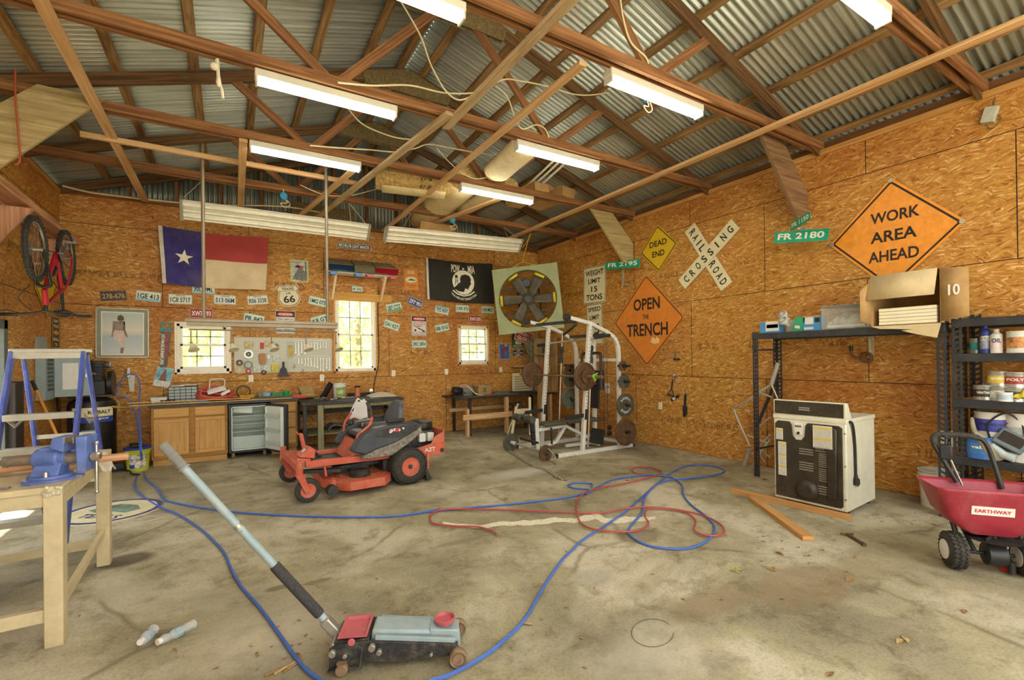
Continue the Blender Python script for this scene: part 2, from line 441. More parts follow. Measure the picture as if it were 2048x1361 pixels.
FB = Fr((0, YB, 0), (1, 0, 0)); FR_ = Fr((XR, 0, 0), (0, -1, 0)); FL = Fr((XL, 0, 0), (0, 1, 0))
def hole(q):  # window hole on the back wall from its photo corners
    P = [PY(x, y, YB) for x, y in q]
    return ((P[0].x+P[3].x)/2, (P[1].x+P[2].x)/2, (P[2].z+P[3].z)/2, (P[0].z+P[1].z)/2)
WQ = [hole([(352, 645), (460, 652), (457, 744), (355, 745)]), hole([(670, 592), (752, 597), (750, 742), (671, 744)]), hole([(917, 651), (977, 655), (976, 728), (918, 730)])]
wall('wall_back', FB, XL-.1, XR+.1, WQ, us=-.33+9.7536)
wall('wall_right', FR_, -YB-.1, -YF, [], us=2.53+24.384)
LW = [(4.9, 7.31, 0, 2.04)]       # glazed door standing in the left wall
wall('wall_left', FL, YF, YB+.1, LW)
# corrugated sheet
def galv(name, tint, dark, sc):
    k = NT(name)
    s_ = k.ramp(k.noise(k.uv(*sc), 1, 6, .65), (.3, dark), (.55, tint), (.75, 'd6dacd'))
    b = k.ramp(k.noise(k.uv(.9, .9), 1.2, 5, .65), (.42, '000000'), (.7, 'ffffff'))
    s_ = k.mix(k.math('MULTIPLY', b, .35), s_, dark)
    k.set('Base Color', s_); k.set('Metallic', .45); k.set('Roughness', .36)
    return k.m
GR = galv('galvanised_roof', 'c4cabc', '8e9486', (.5, 30))
def zt(x): return RZ - RS*abs(x-RX)
def corr(g, A, B, d, n_, pitch=.072, amp=.015, lines=None):
    """corrugated sheet from edge A (runs along d for length) to edge B; n_ = normal"""
    L = d.length; e = d.normalized(); N = int(L/pitch*8); row = []
    for k in range(N+1):
        o = n_*(amp*math.sin(2*PI*k/8)) + e*(L*k/N)
        row.append(g.add([A+o, B+o]))
    w_ = (B-A).length
    for k in range(N):
        g.face((row[k], row[k+1], row[k+1]+1, row[k]+1), [(0, L*k/N), (0, L*(k+1)/N), (w_, L*(k+1)/N), (w_, L*k/N)])
for nm, sg, xe in (('roof_left', -1, XL-.35), ('roof_right', 1, XR+.35)):
    g = G(); up = V((sg*RS, 0, 1)).normalized()
    A = V((RX, YF-.3, RZ+.062)); B = V((xe, YF-.3, zt(xe)+.062))
    corr(g, A, B, V((0, YB-YF+.6, 0)), up)
    g.build(nm, GR, kind='structure', solid=.002)
for nm, x, xe in (('trim_eave_left', XL-.1, XL-.02), ('trim_eave_right', XR+.02, XR+.1)):
    g = G(); g.box2((x, YF-.2, TOP), (xe, YB+.1, zt(x)+.045)); g.build(nm, wood('eave_board', '5b3a1e', '87603a'), kind='structure')
# gable above the back wall
g = G()
N = int((XR-XL)/.068*8)
rows = []
for k in range(N+1):
    x = XL-.05+(XR-XL+.1)*k/N; d = .009*math.sin(2*PI*k/8)
    rows.append(g.add([(x, YB+.10+d, TOP-.1), (x, YB+.10+d, max(zt(x)+.06, TOP))]))
for a, b in zip(rows, rows[1:]): g.face((a, b, b+1, a+1), [(g.v[i].z*.6, g.v[i].x) for i in (a, b, b+1, a+1)])
gab = g.build('wall_gable', galv('galvanised_gable', '9a9e90', '62665a', (.5, 30)), kind='structure', solid=.002)
STUD = wood('stud_pine', '6b3f1e', '99683a', streak='4d2c14')
for x in [-1.3+.61*k for k in range(12)]:
    if abs(x-RX) > 3.6: continue
    g = G(); g.box2((x-.02, YB-.02, TOP+.05), (x+.02, YB+.07, zt(x)-.1)); g.build('stud', STUD, gab)
# plates on top of the walls
PLATE = wood('plate_pine', 'a87438', 'd09d58', streak='8a5a28')
g = G(); g.box2((XR-.03, YF, TOP-.06), (XR+.09, YB-.04, TOP+.005)); g.build('trim_right', PLATE, kind='structure')
g = G(); g.box2((XL-.09, YF, TOP-.06), (XL+.03, YB-.04, TOP+.005)); g.build('trim_left', PLATE, kind='structure')
g = G(); g.box2((XL, YB-.035, TOP-.03), (XR, YB+.08, TOP+.045)); g.build('trim_back', STUD, kind='structure')
# front ends of the building beside and above the open door
g = G(); g.box2((XL-.12, YF-.05, 0), (XL+.25, YF+.05, TOP)); g.build('wall_front_left', OSB, kind='structure')
g = G(); g.box2((XR-.35, YF-.05, 0), (XR+.12, YF+.05, TOP)); g.build('wall_front_right', OSB, kind='structure')
# ---------------------------------------------------------------- windows
VIN = mat('white_vinyl', 'e9e2c8', .35, var=.05); GLZ = glass('window_glass', 'f4fbf4', .02, .06); GRID = mat('grid_grey', '9a9a86', .5, var=.05)
FOAM = mat('foam_orange', 'd9a266', .9, var=.25, scale=30)
def window(i, h, split, rim=True):
    x0, x1, z0, z1 = h; zs = z0+(z1-z0)*split
    g = G(); t = .045
    for a in ((x0, x1, z0, z0+t*1.3), (x0, x1, z1-t, z1), (x0, x0+t, z0, z1), (x1-t, x1, z0, z1)):
        g.fbox(FB, *a, -.075, .012)
    root = g.build('window_%d' % i, VIN, kind='structure', bevel=.004)
    tag(root, label=['low double hung window beside the pegboard', 'tall double hung window under the light bar', 'smallest window near the corner fan'][i-1])
    for nm, a, b, d in (('lower_sash', z0+t*1.3, zs+.02, -.03), ('upper_sash', zs-.02, z1-t, -.055)):
        g = G(); s_ = .036; X0, X1 = x0+t, x1-t
        for q in ((X0, X1, a, a+s_), (X0, X1, b-s_, b), (X0, X0+s_, a, b), (X1-s_, X1, a, b)): g.fbox(FB, *q, d-.02, d+.012)
        sash = g.build(nm, VIN, root, bevel=.003)
        g = G(); g.quad(FB.p(X0+s_, a+s_, d-.006), FB.p(X1-s_, a+s_, d-.006), FB.p(X1-s_, b-s_, d-.006), FB.p(X0+s_, b-s_, d-.006)); g.build('pane', GLZ, sash)
        g = G()
        for k in (1, 2): x = X0+s_+(X1-X0-2*s_)*k/3; g.fbox(FB, x-.009, x+.009, a+s_, b-s_, d-.012, d-.002)
        z = (a+b)/2; g.fbox(FB, X0+s_, X1-s_, z-.009, z+.009, d-.012, d-.002)
        g.build('muntin', GRID, sash)
    g = G(); m_ = .028
    for a in ((x0-m_, x1+m_, z1, z1+m_), (x0-m_, x0, z0-m_, z1), (x1, x1+m_, z0-m_, z1), (x0-m_, x1+m_, z0-m_, z0)): g.fbox(FB, *a, -.02, .006 if i > 1 else .01)
    g.build('window_trim', FOAM if i > 1 else VIN, root)
    for k in (.3, .7):
        g = G(); x = x0+(x1-x0)*k; g.fbox(FB, x-.03, x+.03, zs+.018, zs+.032, -.05, -.01); g.build('sash_lock', VIN, root)
window(1, WQ[0], .56); window(2, WQ[1], .49); window(3, WQ[2], .53)
# glazed door in the left wall, only its far jamb shows at the edge of the view
DARK = mat('dark_green_metal', '4a5148', .45)
g = G()
for a in ((4.9, 5.0, 0, 2.04), (7.21, 7.31, 0, 2.04), (4.9, 7.31, 1.94, 2.04), (6.07, 6.13, 0, 1.94)): g.fbox(FL, *a, -.08, .03)
d_ = g.build('door_1', DARK, kind='structure', bevel=.004)
g = G(); g.fbox(FL, 5.0, 7.21, .02, .3, -.05, 0); g.build('door_panel', DARK, d_)
g = G(); g.quad(FL.p(5.0, .3, -.03), FL.p(7.21, .3, -.03), FL.p(7.21, 1.94, -.03), FL.p(5.0, 1.94, -.03)); g.build('door_glass', GLZ, d_)
# ---------------------------------------------------------------- outside
k = NT('lawn_grass'); o_ = k.n('TexCoord').outputs['Object']
k.set('Base Color', k.ramp(k.noise(o_, 1.4, 8, .75), (.35, 'b0bc70'), (.52, 'd2d698'), (.68, 'ecebc4'))); k.set('Roughness', .9)
g = G(); g.sheet(lambda u, v: (-40+90*u, YB+.3+40*v, -.25+max(0, v-.18)*9), 12, 24); g.build('lawn', k.m, kind='structure')
k2 = NT('yard_gravel'); k2.set('Base Color', k2.ramp(k2.noise(k2.n('TexCoord').outputs['Object'], 3, 8, .7), (.35, 'b0a890'), (.65, 'd8d2be'))); k2.set('Roughness', .9)
g = G(); g.box2((-40, YF-40, -.3), (50, YF-.5, -.02)); g.box2((-40, YF-.5, -.3), (XL-.2, YB+.3, -.02)); g.build('ground', k2.m, kind='structure')
LEAF = mat('tree_leaf', 'c6d19a', .7, var=.3, scale=3)
BARK = mat('tree_bark', '8d7a5c', .9)
def leafy(x, y, z, h, r, label):
    t = thing('garden_tree', label, 'tree', (x, y, z), group=None)
    g = G(); g.tube([(x, y, z-.3), (x+.1, y, z+h*.5), (x+.05, y+.1, z+h*.8)], [.16, .11, .06], 8); g.build('trunk', BARK, t)
    g = G(); rnd = random.Random(int(x*100)+3)
    for k in range(900):
        a = rnd.uniform(0, 2*PI); c = rnd.uniform(-1, 1); q = r*rnd.uniform(.55, 1)
        p = V((x+q*math.cos(a)*math.sqrt(1-c*c), y+q*math.sin(a)*math.sqrt(1-c*c), z+h*.68+q*c*.8))
        e1 = V((rnd.uniform(-1, 1), rnd.uniform(-1, 1), rnd.uniform(-1, 1))).normalized(); e2 = e1.orthogonal().normalized(); s_ = .16
        g.quad(p-e1*s_, p+e2*s_*.5, p+e1*s_, p-e2*s_*.5)
    g.build('crown', LEAF, t, kind='stuff')
leafy(-1.6, 16.5, 0.2, 3.2, 1.5, 'leafy tree outside, seen through the low window by the pegboard')
leafy(3.4, 15.0, 0.1, 3.6, 1.6, 'leafy tree outside, seen through the tall window')
leafy(7.4, 16.5, 0.2, 3.4, 1.5, 'leafy tree outside, seen through the smallest window')
# ---------------------------------------------------------------- roof timbers
CH = wood('truss_pine', '673f22', 'a27346', streak='523017'); TCH = wood('rafter_brown', '4a3019', '80603b', streak='362212')
PUR = wood('purlin_weathered', '6d4a28', 'a98756', streak='3b2715', gs=(1.5, 26)); GUS = mat('gusset_board', '7d6a42', .8, var=.35, scale=45, dirt='4a3c22')
TY = [1.55, 3.03, 4.62, 6.2, 7.85]
TN = ['nearest roof truss, cut by the top edge at the right', 'roof truss carrying the two nearest strip lights', 'third roof truss from the back gable, over the red hose', 'second roof truss from the back gable', 'roof truss nearest the back gable, holding the chains of the shop lights']
def truss(y, label, behind=False):
    t = thing('roof_truss', label, 'truss', (RX, y, TOP), group='timber roof trusses')
    for s_ in (-.042, .042):
        g = G(); g.box2((XL+.0, y+s_-.019, TOP+.006), (XR, y+s_+.019, TOP+.1)); g.build('bottom_chord', CH, t, bevel=.002)
    for sg, xe in ((-1, XL), (1, XR)):
        g = G(); g.bar((RX, y, RZ-.065), (xe, y, zt(xe)-.065), .045, .13, up=(0, 0, 1)); g.build('top_chord', TCH, t, bevel=.002)
        xb = RX+sg*1.24; xq = RX+sg*2.06
        g = G(); g.bar((RX+sg*.1, y, RZ-.16), (xb, y, TOP+.05), .04, .088, up=(0, 1, 0), roll=PI/2); g.build('web', CH, t, bevel=.002)
        g = G(); g.bar((xq, y, zt(xq)-.1), (xb+sg*.04, y, TOP+.05), .04, .088, up=(0, 1, 0), roll=PI/2); g.build('web', CH, t, bevel=.002)
    f = Fr((RX, y, RZ), (1, 0, 0))
    for d in (.024, -.036):
        g = G(); g.poly(f, [(-.58, -.36), (.58, -.36), (.62, -.22), (.0, -.02), (-.62, -.22)], d, d+.012); g.build('gusset', GUS, t)
for y, l in zip(TY, TN): truss(y, l)
KB = wood('brace_plank', '8f7a4c', 'c2ad78', streak='75603a', gs=(1, 18)); KBD = wood('brace_plank_dark', '5f4128', '9a7a55', streak='452c18', gs=(1, 18))
for y, sg, m_, l in ((6.13, -1, KB, 'wide pale knee brace plank at the left wall, tied with red cord'), (6.13, 1, KB, 'greenish knee brace plank at the right wall above the DEAD END sign'), (3.1, 1, KBD, 'dark brown knee brace plank at the right wall above the FR 2180 sign')):
    xe = XL+.02 if sg < 0 else XR-.02; x1 = xe-sg*.84
    g = G(); n_ = 1 if sg > 0 else -1
    d0 = .0375 if sg < 0 else -.0975
    g.poly(Fr((0, y, 0), (1, 0, 0)), [(xe-sg*1.06, TOP+.08), (xe-sg*.24, 3.26), (xe, 3.26), (xe, 3.62), (xe-sg*.57, TOP+.08)][::n_], d0, d0+.038); g.build('knee_brace', m_, bevel=.002, label=l, cat='brace')
# end truss standing on the back wall
t = thing('gable_truss', 'rafters and plate standing on the back wall under the roof', 'truss', (RX, YB-.06, TOP))
for sg, xe in ((-1, XL), (1, XR)):
    g = G(); g.bar((RX, YB-.06, RZ-.065), (xe, YB-.06, zt(xe)-.065), .045, .13); g.build('top_chord', TCH, t)
ordn = ['first', 'second', 'third', 'fourth', 'fifth', 'sixth', 'seventh', 'eighth']
for side, xs in (('left', (-1.55, -.95, -.29, .30, .91, 1.52, 2.02)), ('right', (2.34, 2.93, 3.43, 4.05, 4.66, 5.27, 5.83, 6.27))):
    sg = -1 if side == 'left' else 1
    n_ = len(xs)
    for k, x in enumerate(xs):
        g = G(); z = zt(x)+.022
        g.bar((x, YF-.2, z), (x, YB+.05, z), .09, .04, up=(sg*RS, 0, 1))
        r = k+1 if side == 'left' else n_-k
        g.build('roof_purlin', PUR, bevel=.002, label='weathered roof purlin, %s up from the %s wall' % (ordn[r-1], side), cat='purlin', group='roof purlins')
# pale boards nailed under the chords
BR = wood('brace_pine', 'b98a50', 'ddb888', gs=(1, 30)); BRW = wood('brace_grey', 'a08257', 'cdb48a', streak='8d6f45')
def board(name, p0, p1, w_, h_, label, m_=None, cat='board', up=(0, 0, 1), roll=0):
    g = G(); g.bar(p0, p1, w_, h_, up, roll); return g.build(name, m_ or BR, bevel=.002, label=label, cat=cat)
zb = TOP-.016
board('brace_board', (-1.1, .3, zb), (-1.09, YB-.12, zb), .09, .038, 'long pale brace board under the chords nearest the left wall', BR)
board('brace_board', (2.14, .3, zb), (2.06, 4.75, zb), .088, .038, 'reddish brace board under the chords, left of the second strip light row', BRW)
board('brace_board', (1.98, 4.45, zb), (1.33, YB-.12, zb), .088, .038, 'grey weathered brace board running to the gable above the light bar shelf', BRW)
board('brace_board', (2.64, 3.12, zb), (2.64, YB-.12, zb), .075, .038, 'bright orange pine brace board ending at the strip light', BR)
board('brace_board', (5.22, .2, zb), (5.12, YB-.12, zb), .09, .038, 'long orange pine brace board nearest the right wall', BR)
board('brace_board', (0.17, 6.15, zb-.005), (0.20, YB-.12, zb-.005), .085, .038, 'short brace board hanging down at the left end of the third lit strip', BR)
board('brace_board', (1.47, 6.3, zb), (1.05, YB-.12, zb), .085, .03, 'narrow pale brace board behind the right light pole', BR)
board('brace_board', (3.75, 6.3, zb), (3.1, YB-.12, zb), .085, .03, 'pale brace board under the insulation rolls', BR)
board('loose_board', PY(160, 268, 6.8)+V((0, 0, .0)), PY(712, 367, 7.1), .04, .06, 'long yellow board carrying the hanging track light poles', BR)
# ================================================================ strip lights, cords and the load on the trusses
WH = mat('fixture_white', 'cfc9b2', .4, var=.04); TUBE = emis('lit_tube', 'fffdf0', 15.0); CAPM = mat('lamp_cap', 'b7b39a', .4, metal=.6)
strips = []
def strip(x, y, label, xb=1.26):
    t = thing('strip_light', label, 'light', (x, y, TOP), group='lit fluorescent strip lights')
    z = TOP-.035
    g = G(); g.box2((x, y-.055, z-.03), (x+xb, y+.055, z+.038)); g.build('housing', WH, t, bevel=.006)
    for s_ in (-1, 1):
        g = G(); g.cyl((x+.025, y+s_*.03, z-.055), (x+xb-.025, y+s_*.03, z-.055), .019, n=10); g.build('tube', TUBE, t)
    for e in (0, 1):
        g = G(); xx = x+.004 if e == 0 else x+xb-.022; g.box2((xx, y-.052, z-.082), (xx+.018, y+.052, z-.02)); g.build('lamp_holder', WH, t, bevel=.003)
    return t
strip(.23, 6.2, 'lit strip light nearest the Texas flag'); strip(.22, 4.66, 'lit strip light with the loose rope beside its left end')
strip(.22, 3.07, 'lit strip light cut off by the top edge, left of the ridge gusset'); strip(2.9, 6.2, 'lit strip light nearest the corner with the big fan')
strip(2.9, 4.66, 'lit strip light under the boxes and rolls of insulation'); strip(2.9, 3.1, 'lit strip light with a blue wire box behind it')
strip(2.93, 1.53, 'lit strip light cut off by the top edge near the right wall')
strip(.2, 1.53, 'added fill strip light, unseen over the camera'); strip(.2, -.2, 'added fill strip light, unseen behind the camera, left'); strip(2.9, -.2, 'added fill strip light, unseen behind the camera, right'); truss(-.2, 'roof truss by the open door')  # strips on this line are out of view, added to brighten the room
# power cables looping from truss to truss
CBL = mat('cable_cream', 'ddd0a0', .5, var=.05); ORC = mat('cord_orange', 'a8502c', .5)
def cable(name, pts, r, m_, label, cat='cable', n=6, k=8):
    g = G(); g.tube(spline(pts, k), r, n); return g.build(name, m_, label=label, cat=cat)
def path(y, L): return [PY(a, b, y) for a, b in L]
cable('power_cable', path(4.4, [(797, -5), (840, 70), (862, 130), (890, 180), (917, 200), (945, 192), (975, 182)]), .008, CBL, 'cream power cable falling steeply from the top edge beside the gusset')
cable('power_cable', path(4.45, [(676, 165), (745, 171), (820, 171), (890, 186), (955, 184), (1005, 160), (1040, 162), (1090, 172), (1150, 189), (1200, 188), (1262, 172)]), .008, CBL, 'cream power cable looping between the two strips of the second truss')
cable('power_cable', path(4.5, [(992, 172), (1015, 195), (1030, 235), (1045, 258), (1072, 250), (1090, 258), (1098, 275)]), .007, CBL, 'thin cream cable hanging behind the orange pine brace board')
cable('power_cable', path(6.05, [(620, 291), (680, 296), (740, 300), (790, 304), (830, 297), (857, 289), (900, 296), (950, 305), (1005, 311), (1055, 306)]), .008, CBL, 'cream power cable looping between the two strips of the far truss')
cable('power_cable', path(6.0, [(692, 212), (722, 246), (760, 265), (800, 277), (845, 279)]), .008, CBL, 'cream cable from the second lit strip to the ridge gusset')
cable('power_cable', path(6.1, [(873, 296), (900, 326), (930, 350), (955, 358), (985, 352)]), .007, CBL, 'thin cream cable drooping to the insulation rolls')
cable('power_cable', path(7.6, [(600, 370), (650, 390), (700, 391), (740, 382), (790, 368)]), .007, CBL, 'cream cable sagging below the third truss on the left')
cable('power_cable', path(3.0, [(1240, -5), (1247, 40), (1262, 85), (1290, 113), (1297, 128)]), .009, CBL, 'cream cable falling along the dark web of the near truss')
cable('tie_rope', path(6.0, [(30, 140), (31, 200), (36, 260), (40, 318), (30, 330)])+[], .008, ORC, 'red cord tied around the pale knee brace plank', 'cord')
g = G(); g.tube(spline(path(4.56, [(435, 118), (437, 150), (440, 168), (444, 182), (446, 198)]), 6), .012, 7); g.tube(spline(path(4.55, [(433, 120), (436, 150), (434, 166)]), 6), .012, 7); g.ball(PY(428, 133, 4.5), .03); g.ball(PY(437, 164, 4.5), .028, sq=(.6, .6, 1.6))
g.build('rope', mat('rope_white', 'd8cbaa', .8, dirt='4a4434', dirt_amt=.5), label='short frayed white rope knotted over the chord', cat='rope')
BLU = mat('box_blue', '2d8fc0', .5)
for (px, py, y, l) in ((1293, 190, 3.3, 'blue wire box with coiled cable behind the near strip light'), (567, 392, 7.79, 'blue wire box hanging by the third truss, left'), (905, 440, 7.79, 'blue wire box hanging by the shop light on the right')):
    p = PY(px, py, y); t = thing('junction_box', l, 'junction box', tuple(p))
    g = G(); g.lathe(p, (0, 1, 0), [(.0, -.02), (.05, -.02), (.05, .03), (0, .03)], 14); g.build('box_body', BLU, t)
    g = G(); g.tube(spline([p+V(q) for q in ((0, 0, -.03), (.05, .02, -.09), (-.04, 0, -.12), (.02, .0, -.17), (.09, .01, -.12), (.05, 0, -.06))], 6), .005, 6); g.tube([p+V((0, 0, .04)), V((p.x, y+(.0 if y > 7 else -.2), TOP+.03))], .006, 6); g.build('wire_coil', CBL, t)
# hanging shop lights, two bundles of switched-off white fittings on chains
def shop(x0, z0, x1, z1, y, hooks, label):
    t = thing('shop_light', label, 'light', (x0, y, z0), group='white shop lights on chains')
    a = V((x0, y, z0)); b = V((x1, y, z1)); d = (b-a).normalized(); u = V((0, -1, 0)).cross(d)*-1
    u = d.cross(V((0, 1, 0))); u = u if u.z > 0 else -u
    P_ = V((0, -.62, .78)); u = V((0, .78, .62))
    sec = [(-.14, 0), (-.145, .02), (-.05, .085), (.05, .085), (.145, .02), (.14, 0), (.11, .012), (.07, -.012), (.02, .012), (-.02, .012), (-.07, -.012), (-.11, .012)]
    g = G(); i = g.add([a + P_*p + u*q for p, q in sec]); j = g.add([b + P_*p + u*q for p, q in sec]); n = len(sec)
    for k in range(n): m_ = (k+1) % n; g.face((i+k, j+k, j+m_, i+m_))
    g.face([i+k for k in range(n)]); g.face([j+k for k in range(n-1, -1, -1)])
    g.build('reflector', WH, t, bevel=.003)
    for s_ in (-.08, .0, .08):
        g = G(); g.cyl(a+d*.04+P_*s_-u*.012, b-d*.04+P_*s_-u*.012, .013, n=8); g.build('tube', mat('tube_off', 'e6dfc4', .3), t)
    for e in (a, b):
        g = G(); g.box(e+d*(.02 if e is a else -.02)-u*.005, (.03, .3, .05), mtx=M.Rotation(-.9, 3, 'X')); g.build('end_plate', mat('end_plate_grey', '8d8872', .5), t, bevel=.003)
    for q, top in hooks:
        p = a.lerp(b, q)+P_*.1+u*.06
        for s_ in (-.08, .08):
            g = G(); g.tube([p+V((s_*1.6, 0, 0)), p.lerp(V(top), .5)+V((s_*.8, 0, .0)), V(top)], .005, 5); g.build('chain', CAPM, t)
shop(-.55, 3.65, 2.03, 3.66, 7.85, [(.05, (-.28, 7.85, TOP+.0)), (.93, (1.7, 7.85, TOP+.0))], 'white shop light bundle hanging over the Texas flag')
shop(2.28, 3.67, 5.0, 3.77, 7.85, [(.06, (2.75, 7.85, TOP+.0)), (.93, (4.6, 7.85, TOP+.0))], 'white shop light bundle hanging over the black flag')
# rail with five spot lamps on two poles
BRZ = mat('bronze_metal', '8d8068', .45, metal=.3, var=.1); SPOT = mat('spot_shade', 'cfc6a4', .45)
t = thing('track_light', 'bronze spotlight rail hanging on two poles before the windows', 'light', (.45, 7, 2.05))
for px in (408, 655):
    a = PY(px, 640, 7); g = G(); g.cyl((a.x, 7, 2.1), (a.x, 7, 4.28), .022, n=10); g.build('pole', BRZ, t)
g = G(); g.box2((-.45, 6.96, 2.05), (1.34, 7.05, 2.09)); g.box2((-.43, 6.97, 2.0), (1.33, 7.04, 2.05)); g.build('rail', BRZ, t, bevel=.004)
a = PY(378, 655, 7); b = PY(672, 662, 7)
g = G(); g.cyl((-.41, 7, 1.955), (1.33, 7, 1.955), .010, n=8)
for q in (-.05, .45, .95): g.cyl((q, 7, 1.955), (q, 7, 2.0), .006, n=6)
g.build('track', BRZ, t)
for px, py in ((382, 690), (462, 690), (543, 692), (612, 692), (672, 697)):
    x = PY(px, py, 7).x
    s_ = thing('spot_lamp', None, None, (x, 7, 1.95)); s_.parent = t; s_.location = (x-.45, 0, -.1)
    g = G(); g.cyl((x, 7, 1.955), (x, 7, 1.80), .008, n=8); g.cyl((x, 7, 1.80), (x+.012, 6.99, 1.765), .016, n=8); h = g.build('stem', BRZ, s_)
    g = G(); g.lathe((x+.012, 6.99, 1.78), (.25, -.45, -1), [(.018, 0), (.028, .025), (.058, .085), (.062, .09), (.0, .085)], 16); g.build('lamp_shade', SPOT, s_)
# insulation, tubes and boxes lying across the chords
FIB = mat('fibreglass', 'c9a765', .95, var=.35, scale=25); KRAFT = mat('kraft_paper', 'd9c492', .7, var=.1, dirt='a58a55', dirt_amt=.3); INKM = mat('ink_black', '2a241c', .7)
def batt(p0, p1, r, sq, label, face):
    t = thing('insulation_roll', label, 'insulation', tuple(p0)); p0 = V(p0); p1 = V(p1); d = (p1-p0); L = d.length; d.normalize(); s_ = d.cross(V((0, 0, 1))).normalized(); u = s_.cross(d)
    rnd = random.Random(int(L*999)); nz = [[rnd.uniform(.9, 1.1) for _ in range(16)] for _ in range(9)]
    def f(q, v, sc=1.0, lo=0, hi=1):
        a = lo+(hi-lo)*v; th = 2*PI*a; k = nz[int(q*8)][int(a*16) % 16] if sc == 1 else 1.0
        e = 1 if .06 < q < .94 else .86
        return p0 + d*(L*q) + (s_*math.cos(th)*r*sq + u*math.sin(th)*r)*k*e*sc
    g = G(); g.sheet(lambda q, v: f(q, v), 8, 16)
    for q in (0, 1): i = g.add([f(q, k/16) for k in range(16)]); g.face(range(i, i+16))
    g.build('fibre_core', FIB, t, sub=1)
    g = G(); g.sheet(lambda q, v: f(.08+.84*q, v, 1.07, *face), 6, 10); g.build('paper_face', KRAFT, t, solid=.004)
    return t
rt = batt((1.92, 7.05, 4.30), (3.0, 6.75, 4.26), .19, 1.35, 'paper faced insulation roll lying across the chords beside the grey brace board', (.3, .85))
i_ = Fr(V((2.55, 6.62, 4.19)), V((-.96, .27, .03)), V((.05, .5, -.85)))
for y in (.06, -.05): g = G(); g.text(i_, 'R-13', .0, y, .16, .045, .03, .3); g.build('lettering', INKM, rt)
batt((3.15, 6.35, 4.33), (3.3, 8.9, 4.3), .18, 1.6, 'longest paper faced insulation roll, reaching back to the gable', (.5, .95))
batt((3.32, 4.9, 4.32), (3.42, 6.1, 4.3), .13, 1.5, 'insulation bundle wedged between the middle trusses', (.45, .9))
batt((3.85, 6.3, 4.3), (3.7, 7.9, 4.3), .10, 1.6, 'narrow cream insulation roll beside the right strip light', (.4, .9))
CARD = mat('cardboard', 'b08a55', .8, var=.1, dirt='8d6a3c', dirt_amt=.25)
def obox(name, fr, w_, d_, h_, m_, label, cat='box', flaps=.1, th=.006):
    """open cardboard box, fr.o at centre of its base, r along width, n along its depth"""
    t = thing(name, label, cat, tuple(fr.o)); x, y = w_/2, d_/2
    g = G(); P = lambda a, b, c: fr.o+fr.r*a+fr.n*b+fr.u*c
    for a in ((-x, x, -y, y, 0, th), (-x, x, -y, -y+th, 0, h_), (-x, x, y-th, y, 0, h_), (-x, -x+th, -y, y, 0, h_), (x-th, x, -y, y, 0, h_)):
        g.hexa([P(a[i], a[j], a[k]) for k in (4, 5) for i, j in ((0, 2), (1, 2), (1, 3), (0, 3))])
    g.build('box_body', m_, t)
    for sx, e in ((-1, x), (1, x)):
        g = G(); q = [P(sx*x, -y, h_), P(sx*x, y, h_), P(sx*(x+flaps), y, h_-flaps*.5), P(sx*(x+flaps), -y, h_-flaps*.5)]; g.quad(*q); g.build('box_flap', m_, t, solid=th)
    return t
obox('cardboard_box', Fr((4.32, 6.6, 4.21), (1, 0, 0), (0, 0, 1)), .3, .9, .14, CARD, 'open cardboard box of spare tubes lying over the trusses')
obox('cardboard_box', Fr((4.78, 6.55, 4.21), (1, .2, 0), (0, 0, 1)), .3, .8, .17, CARD, 'smaller cardboard box at the right end of the load on the trusses')
for k, (x, l) in enumerate(((3.74, 'spare fluorescent tube sticking out of the box, leftmost'), (3.84, 'spare fluorescent tube sticking out of the box, middle'), (3.95, 'spare fluorescent tube sticking out of the box, rightmost'))):
    g = G(); g.cyl((x+.42, 6.75, 4.26), (x+.60, 5.75, 4.62), .019, n=10); g.build('spare_tube', mat('tube_off', 'e6dfc4', .3), label=l, cat='tube', group='spare fluorescent tubes')
g = G(); g.hexa([(3.0, 8.2, 3.78), (3.55, 8.2, 3.7), (3.6, 8.24, 3.7), (3.0, 8.24, 3.78), (3.05, 8.2, 4.09), (3.7, 8.2, 4.09), (3.75, 8.24, 4.09), (3.05, 8.24, 4.09)])
g.build('cardboard_sheet', CARD, label='bent cardboard sheet hanging below the third truss near the fan', cat='cardboard')
g = G(); g.poly(Fr((0, YB-.05, 0), (1, 0, 0)), [(1.0, 4.16), (2.1, 4.16), (2.1, 4.42), (1.0, 4.44)], 0, .02); g.build('plywood_offcut', GUS, label='grey plywood offcut standing on the back plate', cat='board')
cable('power_cable', [PY(a, b, YB-.1) for a, b in ((125, 372), (180, 385), (240, 393), (310, 401), (420, 410), (560, 413), (640, 425))], .014, CBL, 'bundle of cream wires lying along the back plate')
# ================================================================ signs, plates and flags on the walls
def diamond(wall, T, R, B, L, d=0.01):
    """photo corners of a diamond sign -> upright frame at its centre, outline points"""
    f, r = WALLS[wall]; P = [f(x, y, d) for x, y in (T, R, B, L)]; o = sum(P, V())/4
    h = (P[1]-P[3]); ang = math.atan2(h.z, h.dot(r))
    fr = Fr(o, r, (0, 0, 1)).at(0, 0, 0, ang)
    a = ((P[1]-P[3]).length + (P[0]-P[2]).length)/4
    return fr, a
def dpoly(a, rad, n=5):
    """diamond of half diagonal a with rounded corners, ccw from the right"""
    out = []
    for k in range(4):
        c = a-rad*math.sqrt(2); t = k*PI/2; cx, cy = c*math.cos(t), c*math.sin(t)
        out += [(cx+rad*math.cos(t-PI/4+PI/2*j/n), cy+rad*math.sin(t-PI/4+PI/2*j/n)) for j in range(n+1)]
    return out
BLK = mat('sign_black', '2b2018', .6, var=.05)
